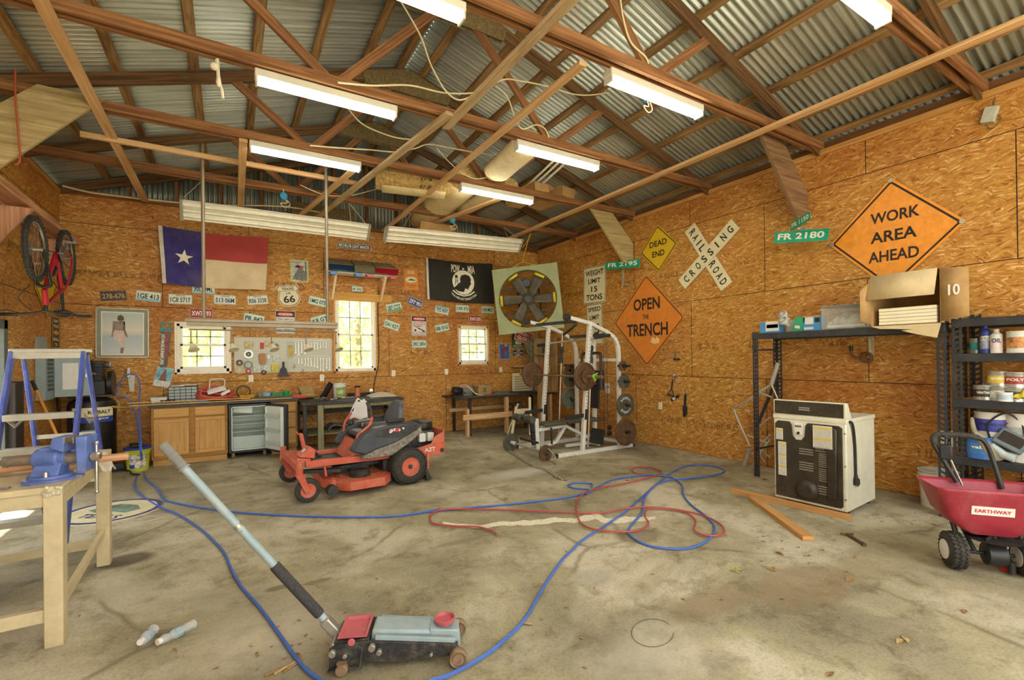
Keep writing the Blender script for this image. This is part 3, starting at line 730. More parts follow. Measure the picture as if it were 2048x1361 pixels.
def dsign(name, wall, T, R, B, L, face, lines, label, col=BLK, rad=.04, d=.012, border=.02, bw=.015, asz=None):
    fr, a = diamond(wall, T, R, B, L, d)
    if asz: a = asz
    t = thing(name, label, 'sign', tuple(fr.o)); g = G(); g.poly(fr, dpoly(a, rad), -.002, .002); g.build('sign_plate', face, t, bevel=.0)
    g = G(); g.ring(fr, dpoly(a-border, rad*.8), dpoly(a-border-bw*1.4, rad*.6), .0021, .0032); g.build('border', col, t)
    g = G()
    for s_, x, y, w_, h_ in lines: g.text(fr, s_, x*a, y*a, w_*a, h_*a, .0032)
    g.build('lettering', col, t)
    return t, fr, a
YEL = mat('sign_yellow', 'd6b21c', .45, var=.06, dirt='a8891a', dirt_amt=.2); ORG = mat('sign_orange', 'd8812a', .45, var=.07, dirt='b0641c', dirt_amt=.25)
ORB = mat('sign_bright_orange', 'e9962c', .4, var=.1, scale=14, dirt='c4721c', dirt_amt=.35); SWH = mat('sign_white', 'ddd3a8', .5, var=.06, dirt='b9ac80', dirt_amt=.25)
dsign('road_sign', 'R', (1315.8, 449.9), (1356, 485.8), (1316.6, 543.4), (1280.7, 508), YEL, [('DEAD', .0, .22, .92, .25), ('END', .0, -.22, .66, .25)], 'yellow diamond road sign reading DEAD END')
t, fr, a = dsign('road_sign', 'R', (1292.7, 551.3), (1370.4, 633.5), (1293.7, 732.6), (1227.6, 646.7), ORG, [('OPEN', 0, .36, .75, .26), ('THE', -.02, .08, .17, .1), ('TRENCH', 0, -.2, 1.16, .28)], 'large orange diamond road sign reading OPEN THE TRENCH', rad=.07)
g = G(); g.flat(fr, [(.1*a, -.47*a), (.2*a, -.52*a), (.34*a, -.5*a), (.36*a, -.43*a), (.28*a, -.36*a), (.24*a, -.42*a), (.18*a, -.36*a)], .0035); g.build('bare_patch', mat('patch_cream', 'e8c88a', .4), t)
t, fr, a = dsign('road_sign', 'R', (1782.7, 355.4), (1939, 442.8), (1777, 577.3), (1658.3, 493.2), ORB, [('WORK', .05, .33, .72, .2), ('AREA', .03, -.02, .68, .2), ('AHEAD', .03, -.37, .74, .2)], 'largest orange diamond sign reading WORK AREA AHEAD', rad=.02, border=.035, bw=.02)
for k in range(4): g = G(); p = (a-.03)*math.cos(k*PI/2), (a-.03)*math.sin(k*PI/2); g.poly(fr, circ(.025, 12, *p), .003, .012); g.build('corner_clip', CAPM, t)
t, fr, a = dsign('road_sign', 'L', (92, 498), (114, 573), (92, 645), (68, 573), YEL, [], 'yellow diamond road sign behind the bicycle on the left wall', asz=.45)
def panel(name, fr, w_, h_, face, label, lines=(), col=BLK, rad=.0, thick=.004, border=0, bcol=None, cat='sign', group=None, extra=None):
    """flat rectangular sign; lines: (text, x, y, w, h) in fractions of w_,h_"""
    t = thing(name, label, cat, tuple(fr.o), group=group)
    g = G(); g.poly(fr, rrect(w_, h_, rad) if rad else [(-w_/2, -h_/2), (w_/2, -h_/2), (w_/2, h_/2), (-w_/2, h_/2)], -thick/2, thick/2); g.build('sign_plate', face, t)
    if border:
        g = G(); b = border; A = rrect(w_-b, h_-b, max(rad, .004)); B = rrect(w_-b*2.2, h_-b*2.2, max(rad*.7, .003)); g.ring(fr, A, B, thick/2, thick/2+.0008); g.build('border', bcol or col, t)
    if lines:
        by = {}
        for L in lines: by.setdefault(L[5] if len(L) > 5 else col, []).append(L)
        for c, LL in by.items():
            g = G()
            for L in LL: g.text(fr, L[0], L[1]*w_, L[2]*h_, L[3]*w_ if L[3] else None, L[4]*h_, thick/2+.001)
            g.build('lettering', c, t)
    if extra: extra(t, fr, w_, h_, thick/2+.001)
    return t
def wq(wall, d, *q): return wallq(wall, q, d)
fr, w_, h_ = wq('R', .02, (1166.2, 537.9), (1210.7, 528.5), (1212.4, 604.6), (1168, 609.7))
panel('road_sign', fr, w_, h_, SWH, 'white WEIGHT LIMIT 15 TONS road sign', [('WEIGHT', 0, .33, .8, .15), ('LIMIT', 0, .11, .55, .13), ('15', 0, -.11, .28, .15), ('TONS', 0, -.33, .72, .16)], rad=.035, border=.018)
fr, w_, h_ = wq('R', .012, (1173, 610.6), (1204.7, 606), (1206, 688), (1175, 692))
panel('road_sign', fr, w_, h_, SWH, 'white SPEED LIMIT 15 road sign half hidden by the gym frame', [('SPEED', 0, .37, .8, .11), ('LIMIT', 0, .17, .62, .11), ('15', 0, -.12, .6, .26)], rad=.03, border=.018)
GRN = mat('sign_green', '0f9a78', .45, var=.06); LWH = mat('letter_white', 'eee6c8', .5, var=.03)
def street(wall, q, d, txt, label, fr=None, wh=None):
    if fr is None: fr, w_, h_ = wq(wall, d, *q)
    else: w_, h_ = wh
    return panel('street_sign', fr, w_, h_, GRN, label, [(txt, 0, .04, .86, .55)], LWH, rad=.012)
t = street('R', ((1210.7, 525), (1279, 518), (1280.7, 533.7), (1212.4, 540.5)), .16, 'FR 2195', 'green street sign reading FR 2195')
p = PX(1246, 545, XR-.16); g = G(); g.bar(p+V((0, 0, .04)), p+V((0, 0, -.25)), .03, .03); g.bar(p+V((0, 0, -.22)), p+V((.155, 0, -.22)), .03, .03); g.build('mounting_post', CAPM, t)
q2 = ((1548.6, 464.4), (1656.8, 457.6), (1657.6, 480.3), (1549.3, 487.7))
t = street('R', q2, .3, 'FR 2180', 'larger green street sign reading FR 2180')
p = PX(1604, 462, XR-.3); g = G(); g.bar(p, p+V((0, 0, .05)), .05, .03); g.bar(p+V((.01, 0, .03)), p+V((.295, 0, .03)), .03, .03); g.bar(p+V((0, 0, .06)), V((5.83, 3.0, 3.06)), .03, .02); g.build('mounting_post', CAPM, t)
street('', (), 0, 'FR 1150', 'green street sign blade reading FR 1150, turned edgewise over FR 2180', fr=Fr(V((5.81, 2.975, 3.13)), V((-.32, -.39, 0)), V((0, 0, 1))), wh=(.5, .1))
# railroad crossbuck
f, r = WALLS['R']
t = thing('crossbuck_sign', 'white RAILROAD CROSSING crossbuck sign', 'sign', tuple(f(1420, 512, .01)))
def cb(q, words, d):
    fr, w_, h_ = wallq('R', q, d)
    g = G(); g.fbox(fr, -w_/2, w_/2, -h_/2, h_/2, -.004, .004); b = g.build('cross_board', SWH, t)
    g = G(); tot = sum(len(x) for x in words)
    for s_, x0, x1 in [(a, b_, c) for a, b_, c in words]:
        n = len(s_)
        for k, ch in enumerate(s_): g.text(fr, ch, (x0+(x1-x0)*(k+.5)/n)*w_, 0, min(.075, w_*(x1-x0)/n*.68) if ch != 'I' else None, h_*.56, .0045)
    g.build('lettering', BLK, b)
cb(((1389.3, 445.6), (1464.5, 564.4), (1442.3, 582.4), (1369.6, 465.3)), [('RAIL', -.46, -.09), ('ROAD', .09, .47)], .012)
cb(((1356.8, 560), (1462.8, 439), (1479.9, 456.7), (1370.5, 579)), [('CROSSING', -.46, .47)], .024)
# licence plates
PLW = mat('plate_white', 'd9dcc2', .45, var=.06, dirt='a9a98a', dirt_amt=.3); PLD = mat('plate_rust', '5b4a38', .7, var=.3, dirt='382a1e', dirt_amt=.6); PLR = mat('plate_maroon', '9a3338', .5, var=.1); PLB = mat('plate_blue', '2f4f8e', .5, var=.08)
PLG = mat('plate_mint', 'c9dcc0', .45, var=.06, dirt='a3b498', dirt_amt=.3); INK = mat('plate_ink', '2c3a44', .6); TAN = mat('plate_tan', 'b09c78', .7); SKY = mat('plate_sky', '7cc3d6', .5); INB = mat('plate_ink_navy', '2a3c7a', .6)
plates = [((227, 592), 6, '278-676', PLD, TAN, 'brown rusted licence plate 278-676', None), ((297, 593), -5, '1GE 413', PLW, INK, 'white and sky blue licence plate 1GE 413', 'sky'), ((361, 599), 0, '1C8 5717', PLW, INK, 'Texas licence plate 1C8 5717', 'TEXAS'),
 ((407, 578), 0, '30L OML', PLW, INK, 'licence plate tucked behind the lower edge of the Texas flag', 'sky'), ((450, 600), 0, '513 06M', PLW, INB, 'Texas licence plate 513 06M with blue letters', 'TEXAS'), ((515.5, 600.5), 7, 'R06 3338', PLW, INK, 'Texas licence plate R06 3338', 'TEXAS'),
 ((636, 603.5), -11, '1MG 075', PLG, INK, 'mint licence plate 1MG 07 behind the right light pole', None), ((402.5, 627), 0, 'XW7 293', PLR, LWH, 'maroon licence plate XW7 293 above the low window', None), ((508, 638), -10, 'PR 842', PLG, INK, 'mint licence plate half hidden above the spotlight rail, left of the warning sign', None),
 ((640, 640), 18, 'K8 GT', PLG, INK, 'mint licence plate half hidden above the spotlight rail, by the right pole', None), ((788, 614.5), 13, '287 CTZ', PLG, INK, 'tilted licence plate 287 CTZ right of the tall window', 'green'), ((830.5, 605.5), -20, 'ZF7 951', PLB, LWH, 'dark blue licence plate ZF7 951', None),
 ((783.5, 651), -19, 'DA1 K2T', PLG, INK, 'mint licence plate DA1 K2T', None), ((884, 621), -10, 'TPZ 4597', PLW, INK, 'sky blue topped licence plate TPZ 4597', 'skytop'), ((925, 618), 0, '128 37J', PLG, INK, 'licence plate 128 37J under the black flag', None), ((975.5, 620), 0, '558 MG7', PLG, INK, 'licence plate 558 MG7 beside the big fan', None),
 ((950, 638.5), 0, 'XW7-293', PLR, LWH, 'maroon licence plate XW7-293 above the smallest window', None), ((884.5, 656), 12, 'BB 01G', PLG, INK, 'mint licence plate BB 01G', None), ((838.5, 688.5), 1, '39C 0FH', PLG, INK, 'mint licence plate 39C 0FH under the rifle warning sign', None)]
for (c, a, s_, fm, im, l, ex) in plates:
    fr = wallp('B', c[0], c[1], .006 if 'behind the lower' in l or 1 else .01, math.radians(a))
    def xt(t, fr, w_, h_, d, ex=ex, im=im):
        if ex in ('sky', 'green'): g = G(); g.flat(fr, [(-.145, -.07), (.145, -.07), (.145, -.045), (-.145, -.045)], d); g.build('colour_band', SKY if ex == 'sky' else mat('plate_green', '3aa079', .5), t)
        if ex == 'skytop': g = G(); g.flat(fr, [(-.145, .03), (.145, .03), (.145, .07), (-.145, .07)], d); g.build('colour_band', SKY, t)
        g = G()
        for x in (-.11, .11): g.poly(fr, circ(.006, 8, x, .06), 0, .003)
        g.build('bolt', CAPM, t)
    L = [(s_, 0, -.06 if ex == 'TEXAS' else -.02, .84, .5)] + ([('TEXAS', 0, .36, .4, .13)] if ex == 'TEXAS' else [])
    panel('licence_plate', fr, .32, .16, fm, l, L, im, rad=.02, thick=.003, border=.006, cat='licence plate', group='licence plates on the back wall', extra=xt)
# small plate on the board over the tall window is added with the light bar shelf
# US 66 shield
fr = wallp('B', 577.5, 592, .008, math.radians(8))
half = [(0, -.2), (.09, -.185), (.15, -.14), (.185, -.07), (.18, .0), (.15, .06), (.17, .12), (.2, .14), (.16, .2), (.1, .185), (.05, .185), (0, .21)]
sh = half + [(-x, y) for x, y in half[-2:0:-1]]
t = thing('route_shield', 'white TEXAS US 66 highway shield', 'sign', tuple(fr.o))
g = G(); g.poly(fr, sh, -.002, .002); g.build('sign_plate', SWH, t)
g = G(); g.ring(fr, [(x*.93, y*.93) for x, y in sh], [(x*.88, y*.88) for x, y in sh], .0021, .003); g.fbox(fr, -.15, .15, .083, .089, .002, .003)
g.text(fr, 'TEXAS', 0, .125, .2, .045, .003); g.text(fr, 'US', 0, .045, .075, .035, .003); g.text(fr, '66', 0, -.06, .19, .13, .003); g.build('lettering', BLK, t)
# metal signs
RED = mat('sign_red', 'c23034', .5, var=.05); NAVY = mat('sign_navy', '1f3350', .5, var=.05); PAP = mat('sign_paper', 'd8d4c6', .5, var=.05)
def warn(lines):
    def e(t, fr, w_, h_, d):
        g = G(); g.flat(fr, [(-.46*w_, .24*h_), (.46*w_, .24*h_), (.46*w_, .47*h_), (-.46*w_, .47*h_)], d); b = g.build('header', BLK, t)
        g = G(); g.poly(fr, circ(.43*w_, 24, 0, .355*h_, .095*h_), d, d+.001); o = g.build('header_oval', RED, b)
        g = G(); g.text(fr, 'WARNING', 0, .355*h_, .7*w_, .1*h_, d+.0015); g.build('lettering', LWH, b)
        if lines == 'rifle':
            g = G(); q = fr.at(0, -.13*h_, 0, -.42); g.flat(q, [(-.42*w_, .03*h_), (-.42*w_, .0), (-.1*w_, .0), (-.02*w_, -.04*h_), (.05*w_, -.01*h_), (.15*w_, -.01*h_), (.42*w_, -.07*h_), (.42*w_, .02*h_), (.15*w_, .03*h_)], d); g.poly(fr, circ(.07*w_, 12, -.25*w_, -.22*h_), d, d+.0005); g.build('rifle_print', BLK, t)
    return e
fr, w_, h_ = wq('B', .006, (551, 622), (590, 623), (591, 669), (551, 668))
panel('warning_sign', fr, w_, h_, PAP, 'WARNING sign ending in the words my religion, behind the spotlight rail', [('The right to', 0, .14, .8, .07), ('bear arms is', 0, .0, .8, .07), ('and always was', 0, -.14, .8, .07), ('my religion', 0, -.33, .84, .13)], INK, border=.012, extra=warn(''))
fr, w_, h_ = wq('B', .006, (823, 632), (853, 633), (853, 673), (823, 672))
panel('warning_sign', fr, w_, h_, PAP, 'WARNING sign with a printed rifle and red lettering', [('DUE TO PRICE', 0, .17, .8, .065), ('INCREASE OF', 0, .08, .8, .065), ('AMMO', 0, -.01, .4, .065), ('DO NOT EXPECT', 0, -.33, .84, .065), ('WARNING SHOT', 0, -.42, .84, .065)], RED, border=.012, bcol=INK, extra=warn('rifle'))
fr, w_, h_ = wq('B', .006, (675, 484), (741, 491), (741, 502), (675, 495))
panel('name_sign', fr, w_, h_, NAVY, 'dark blue sign reading MICHELOB LIGHT MANOR', [('MICHELOB LIGHT MANOR', 0, 0, .92, .6)], LWH, border=.008)
def postart(t, fr, w_, h_, d):
    g = G(); g.flat(fr, [(-.44*w_, -.46*h_), (.44*w_, -.46*h_), (.44*w_, .46*h_), (-.44*w_, .46*h_)], d); g.build('picture', mat('print_grey', 'b9bda8', .5, var=.3, scale=20), t)
    g = G(); g.flat(fr, [(-.38*w_, -.4*h_), (.1*w_, -.42*h_), (.4*w_, -.4*h_), (.42*w_, -.05*h_), (.1*w_, .1*h_), (-.02*w_, .16*h_), (-.3*w_, -.2*h_)], d+.0006); g.build('pale_mass', mat('print_speckle', '6f7060', .5, var=.9, scale=70), t)
    g = G(); g.flat(fr, [(.32*w_, -.05*h_), (.37*w_, -.05*h_), (.37*w_, .42*h_), (.32*w_, .42*h_)], d+.0007); g.flat(fr, [(-.28*w_, .16*h_), (.0, .12*h_), (.15*w_, .2*h_), (-.1*w_, .27*h_)], d+.0007); g.build('dark_shapes', BLK, t)
    g = G(); g.flat(fr, circ(.1*w_, 10, .12*w_, .16*h_), d+.0008); g.text(fr, 'POST', -.13*w_, .37*h_, .42*w_, .07*h_, d+.001); g.fbox(fr, .0, .4*w_, -.45*h_, -.42*h_, d, d+.001); g.build('lettering', RED, t)
fr, w_, h_ = wq('B', .006, (580, 519), (616.5, 521), (617.5, 566), (581, 563))
panel('magazine_sign', fr, w_, h_, mat('sign_lime', 'b7c25a', .5), 'tin sign of a POST magazine cover with lime border', rad=.015, extra=postart)
def orgart(t, fr, w_, h_, d):
    g = G(); g.poly(fr, circ(.4*w_, 24, 0, -.02*h_, .13*h_), d, d+.001); b = g.build('oval_picture', SWH, t)
    g = G(); g.flat(fr, [(-.3*w_, -.06*h_), (.3*w_, -.07*h_), (.28*w_, -.01*h_), (.1*w_, .0), (0, .05*h_), (-.12*w_, .0)], d+.0015); g.build('green_print', mat('print_green', '4d6a48', .6), b)
fr, w_, h_ = wq('B', .006, (809, 537), (836, 538), (836, 581), (808, 580))
panel('poster', fr, w_, h_, mat('poster_orange', 'd8862c', .6, var=.05), 'orange poster with a green oval picture', [('DOWN HOME', 0, .37, .5, .05, LWH), ('ORCHARD', 0, .29, .5, .06, LWH), ('FRESH PICKED DAILY', 0, -.25, .7, .035), ('ALL ARE WELCOME', 0, -.31, .7, .035), ('OPEN', 0, -.38, .4, .03)], BLK, cat='poster', extra=orgart)
fr, w_, h_ = wq('B', .006, (998, 688), (1019, 687), (1020, 719), (998, 720))
def blueart(t, fr, w_, h_, d):
    g = G(); g.poly(fr, circ(.12*w_, 14, .15*w_, .38*h_), d, d+.001); g.build('moon', YEL, t)
    g = G(); g.flat(fr, [(-.3*w_, -.4*h_), (-.1*w_, -.42*h_), (-.05*w_, .2*h_), (-.22*w_, .22*h_)], d); g.flat(fr, [(-.1*w_, .05*h_), (.32*w_, .08*h_), (.3*w_, .3*h_), (-.05*w_, .28*h_)], d); g.build('red_figures', mat('print_maroon', '8a3550', .5), t)
panel('poster', fr, w_, h_, mat('poster_blue', '4a6a9c', .5, var=.1), 'blue tin poster with a yellow moon near the corner', border=.01, bcol=LWH, cat='poster', extra=blueart)
fr, w_, h_ = wq('B', .006, (1024, 663), (1047.5, 662.5), (1047.5, 696), (1023, 696))
def greenart(t, fr, w_, h_, d):
    g = G(); g.flat(fr, [(-.2*w_, -.3*h_), (.3*w_, -.3*h_), (.28*w_, -.05*h_), (.12*w_, .0), (.1*w_, .08*h_), (-.02*w_, .2*h_), (-.16*w_, .1*h_), (-.08*w_, -.02*h_), (-.25*w_, -.1*h_)], d); g.build('figure_print', SWH, t)
panel('poster', fr, w_, h_, mat('poster_green', '3f5c40', .5, var=.1), 'dark green tin poster with a seated cream figure', [('ALCOHOL', 0, .38, .8, .1), ('BECAUSE NO GOOD STORY', 0, -.37, .8, .05), ('STARTED WITH SALAD', 0, -.44, .8, .05)], SWH, cat='poster', extra=greenart)
fr, w_, h_ = wq('B', .006, (1025, 700), (1047.5, 700), (1047.5, 712.5), (1025, 712.5))
panel('slogan_sign', fr, w_, h_, BLK, 'small black sign with white lettering under the green poster', [('A MAN', 0, .3, .3, .15), ('AND HIS GARAGE', 0, .08, .8, .15), ('THAT IS ALL YOU', 0, -.14, .8, .15), ('NEED', 0, -.35, .4, .15)], LWH, border=.008, bcol=LWH)
# flags
def flag(name, P, label, nx, regions, amp, grom=True):
    """four photo corners on the back wall; regions: (u0,u1,v0,v1,material,name)"""
    C = [PY(x, y, YB-.035) for x, y in P]
    def fn(u, v, off=0):
        a = C[3].lerp(C[0], v); b = C[2].lerp(C[1], v); p = a.lerp(b, u)
        s_ = math.sin((u*.9+ (1-v)*.75)*9.5)*(1-abs(u-.45))*(.4+.6*(1-v)) + .35*math.sin(u*23+v*5)*(1-v)
        p = p + V((0, -.012-amp*(1+s_)-off, 0)); p.z -= .05*math.sin(PI*u)*(1-v*.3)*(.5 if v < .5 else v)
        return p
    t = thing(name, label, 'flag', tuple(C[3]))
    for u0, u1, v0, v1, m_, nm in regions:
        g = G(); g.sheet(lambda u, v: fn(u0+(u1-u0)*u, v0+(v1-v0)*v), max(3, int((u1-u0)*40)), max(3, int((v1-v0)*24))); g.build(nm, m_, t)
    return t, fn, (C[1]-C[0]).length, (C[0]-C[3]).length
def onflag(t, fn, polys, m_, name, off=.004, n=10):
    """prints that follow the cloth; polys in flag u,v"""
    g = G()
    for pl in polys:
        cu = sum(p[0] for p in pl)/len(pl); cv = sum(p[1] for p in pl)/len(pl)
        c = g.add([fn(cu, cv, off)]); L = []
        for k in range(len(pl)):
            a, b = pl[k], pl[(k+1) % len(pl)]; m2 = max(1, int(math.dist(a, b)*30))
            L += [(a[0]+(b[0]-a[0])*j/m2, a[1]+(b[1]-a[1])*j/m2) for j in range(m2)]
        mid = g.add([fn(cu+(x-cu)*.5, cv+(y-cv)*.5, off) for x, y in L]); out = g.add([fn(x, y, off) for x, y in L]); q = len(L)
        for k in range(q):
            j = (k+1) % q; g.face((c, mid+k, mid+j)); g.face((mid+k, out+k, out+j, mid+j))
    return g.build(name, m_, t)
FLB = mat('flag_blue', '3a3276', .8, var=.15, scale=5, dirt='6b6248', dirt_amt=.35); FLR = mat('flag_red', 'b0433c', .8, var=.08, scale=4); FLW = mat('flag_white', 'd9c49a', .8, var=.06, scale=5, dirt='bda06a', dirt_amt=.3); HDR = mat('flag_header', 'd6cfba', .8)
t, fn, fw, fh = flag('texas_flag', ((317, 453), (537, 477), (531, 581), (326, 568)), 'Texas state flag with white star on blue', 40, [(0, .035, 0, 1, HDR, 'header'), (.035, .385, 0, 1, FLB, 'blue_field'), (.385, 1, .5, 1, FLR, 'red_stripe'), (.385, 1, 0, .5, FLW, 'white_stripe')], .045)
star = [((.205 + (.085 if k % 2 == 0 else .033)*math.sin(2*PI*k/10+.1)), .5 + (.085 if k % 2 == 0 else .033)*fw/fh*math.cos(2*PI*k/10+.1)) for k in range(10)]
onflag(t, fn, [star], LWH, 'star')
FBK = mat('flag_black', '2e2a20', .75, var=.2, scale=4)
t, fn, fw, fh = flag('memorial_flag', ((851, 516), (984, 528), (988, 608), (854, 599)), 'black POW MIA memorial flag', 40, [(0, .03, 0, 1, HDR, 'header'), (.03, 1, 0, 1, FBK, 'black_field')], .010)
as_ = fw/fh; cx, cy, R_ = .53, .5, .165
disc = [(cx+R_*math.cos(2*PI*k/36), cy+R_*as_*math.sin(2*PI*k/36)) for k in range(36)]
onflag(t, fn, [disc], LWH, 'white_disc', .004)
head = [(cx-.155, cy-.16), (cx-.1, cy-.08), (cx-.05, cy), (cx-.055, cy+.08), (cx-.03, cy+.17), (cx+.03, cy+.2), (cx+.09, cy+.17), (cx+.115, cy+.08), (cx+.105, cy+.02), (cx+.115, cy-.04), (cx+.09, cy-.07), (cx+.095, cy-.1), (cx+.075, cy-.12), (cx+.07, cy-.17), (cx+.02, cy-.15), (cx+.0, cy-.24), (cx-.08, cy-.23)]
onflag(t, fn, [head], FBK, 'head_silhouette', .008)
tw = [[(cx-.125, cy+.1), (cx-.085, cy+.1), (cx-.085, cy+.15), (cx-.105, cy+.18), (cx-.125, cy+.15)], [(cx-.13, cy-.08), (cx-.12, cy-.08), (cx-.11, cy+.1), (cx-.118, cy+.1)], [(cx-.09, cy-.06), (cx-.08, cy-.06), (cx-.092, cy+.1), (cx-.1, cy+.1)], [(cx-.125, cy-.02), (cx-.09, cy+.02), (cx-.09, cy+.035), (cx-.125, cy-.005)]]
onflag(t, fn, tw, FBK, 'watchtower', .008)
def flagtext(s_, u, v, w_, h_, arc=0.0):
    vv, ff, x0, x1, y0, y1 = text_data(s_); g = G(); P = []
    for a in vv:
        x = ((a.x-x0)/(x1-x0)-.5)*w_; y = ((a.y-y0)/(y1-y0)-.5)*h_
        P.append(fn(u+x, v+y+arc*(x/w_*2)**2, .008))
    i = g.add(P)
    for q in ff: g.face([i+k for k in q])
    g.build('lettering', LWH, t)
flagtext('POW', cx-.11, .83, .125, .2, -.0); flagtext('MIA', cx+.125, .83, .105, .2)
onflag(t, fn, [[(cx+.005+(.022 if k % 2 == 0 else .009)*math.sin(2*PI*k/10), .84+(.022 if k % 2 == 0 else .009)*as_*math.cos(2*PI*k/10)) for k in range(10)]], LWH, 'star')
flagtext('YOU ARE NOT FORGOTTEN', cx, .085, .38, .06, .13)
onflag(t, fn, [[(cx-.17, .27), (cx-.1, .19), (cx, .15), (cx, .18), (cx-.1, .22), (cx-.16, .3)], [(cx+.17, .27), (cx+.16, .3), (cx+.1, .22), (cx, .18), (cx, .15), (cx+.1, .19)]], LWH, 'wreath')
# framed picture
fr, w_, h_ = wq('B', .015, (192, 615), (299, 619), (297, 716), (191, 716))
t = thing('framed_picture', 'framed picture of a woman walking on a beach', 'picture', tuple(fr.o))
g = G(); a, b = w_/2, h_/2
for q in ((-a, a, b-.012, b), (-a, a, -b, -b+.012), (-a, -a+.012, -b, b), (a-.012, a, -b, b)): g.fbox(fr, *q, -.015, .015)
g.build('frame', mat('frame_silver', 'c9c2aa', .35, metal=.4), t)
g = G(); g.fbox(fr, -a+.012, a-.012, -b+.012, b-.012, -.012, .004); g.build('mat_board', mat('mat_sage', '8f907a', .7, var=.05), t)
x0, x1, y0, y1 = -a+w_*.115, a-w_*.115, -b+h_*.07, b-h_*.09
g = G(); g.ring(fr, [(x0-.012, y0-.012), (x1+.012, y0-.012), (x1+.012, y1+.012), (x0-.012, y1+.012)], [(x0, y0), (x1, y0), (x1, y1), (x0, y1)], .004, .006); g.build('inner_mat', LWH, t)
k = NT('beach_print'); uv = k.n('SeparateXYZ', {0: k.uv()}).outputs
k.set('Base Color', k.ramp(k.math('ADD', uv[1], k.math('MULTIPLY', k.noise(k.uv(4, 20), 1, 3), .08)), (.05, 'c9c8bc'), (.25, 'b5bdb6'), (.48, 'a9b7b3'), (.53, 'c9bfb0'), (.62, 'd3cdb8'), (.95, 'b3bdb0'))); k.set('Roughness', .3)
g = G(); i = g.add([fr.p(x, y, .005) for x, y in ((x0, y0), (x1, y0), (x1, y1), (x0, y1))]); g.face((i, i+1, i+2, i+3), [(0, 0), (1, 0), (1, 1), (0, 1)]); g.build('print', k.m, t)
pw, ph = x1-x0, y1-y0
Q = lambda L: [(x0+pw*x, y0+ph*y) for x, y in L]
g = G(); g.flat(fr, Q([(.3, .58), (.5, .56), (.53, .62), (.55, .77), (.5, .8), (.4, .79), (.26, .79), (.25, .68), (.24, .5), (.22, .42), (.25, .4), (.27, .5)]), .0058); g.flat(fr, Q([(.52, .8), (.55, .79), (.56, .6), (.62, .43), (.6, .4), (.55, .46), (.5, .6)]), .0058); g.flat(fr, Q([(.43, .03), (.5, .02), (.53, .17), (.45, .17)]), .0058); g.build('figure_skin', mat('print_skin', '8c7660', .5), t)
g = G(); g.flat(fr, Q([(.3, .57), (.5, .57), (.56, .4), (.55, .16), (.45, .16), (.38, .3), (.28, .38)]), .0062); g.build('figure_trousers', mat('print_pink', 'd3b9a8', .5), t)
g = G(); g.flat(fr, Q([(.31, .58), (.5, .58), (.53, .7), (.48, .74), (.33, .72)]), .0062); g.build('figure_top', mat('print_taupe', '9a8878', .5), t)
g = G(); g.flat(fr, Q([(.36, .84), (.4, .8), (.47, .8), (.53, .83), (.52, .9), (.45, .95), (.38, .92)]), .0064); g.build('figure_hair', mat('print_hair', '5d5030', .6), t)
# hand saw sign
fr, w_, h_ = wq('B', .01, (318, 645), (342, 646), (338, 736), (320, 735))
t = thing('saw_sign', 'painted hand saw with MAN CAVE lettering', 'sign', tuple(fr.o))
a, b = w_/2, h_/2; yh = b-.25*h_*.8
g = G(); g.ring(fr, [(-a, yh), (a, yh), (a, b), (-a, b)], [(-a*.7, yh+.35*(b-yh)), (a*.75, yh+.35*(b-yh)), (a*.75, b-.02), (-a*.7, b-.02)], -.006, .01); g.build('saw_handle', mat('teal_paint', '3f8f8a', .6), t)
teeth = []
for k in range(22): y = yh-(yh+b)*k/22; x = a*(.95-.4*k/22); teeth += [(x, y), (x+.012, y-(yh+b)/44)]
g = G(); g.poly(fr, ([(-a*.85, yh)] + [(-a*.7, -b), (a*.5, -b)] + teeth[::-1]), -.002, .002); bl = g.build('saw_blade', mat('saw_steel', '5f5a50', .5, metal=.4, var=.3), t)
fq = fr.at(-a*.35, -.1*h_, 0, PI/2); g = G(); g.text(fq, 'WHAT HAPPENS IN THE MAN CAVE', 0, 0, h_*.68, .05, .003); g.build('lettering', LWH, bl)
fq = fr.at(a*.25, .05*h_, 0, PI/2); g = G(); g.text(fq, 'STAYS IN THE', -h_*.2, 0, h_*.3, .045, .003); g.text(fq, 'MAN CAVE', h_*.12, 0, h_*.28, .06, .003); g.build('lettering', RED, bl)
# calendar
fr, w_, h_ = wq('B', .008, (317, 733.5), (347, 738), (339, 776.5), (304, 771))
def calart(t, fr, w_, h_, d):
    g = G(); g.flat(fr, [(-.48*w_, -.2*h_), (.48*w_, -.2*h_), (.48*w_, .48*h_), (-.48*w_, .48*h_)], d); g.build('picture', mat('print_teal', '7fbcc0', .5, var=.5, scale=6), t)
    g = G(); g.flat(fr, [(-.25*w_, -.2*h_), (.22*w_, -.2*h_), (.15*w_, .1*h_), (.08*w_, .4*h_), (-.02*w_, .4*h_), (-.1*w_, .2*h_)], d+.0006); g.build('horse_print', mat('print_brown', '8a5a42', .6, var=.3, scale=30), t)
panel('calendar', fr, w_, h_, PAP, 'wall calendar with a brown animal on a teal picture', [('AUGUST', -.2, -.28, .3, .05), ('1 2 3 4 5 6 7', -.15, -.37, .5, .03)], BLK, cat='calendar', extra=calart)
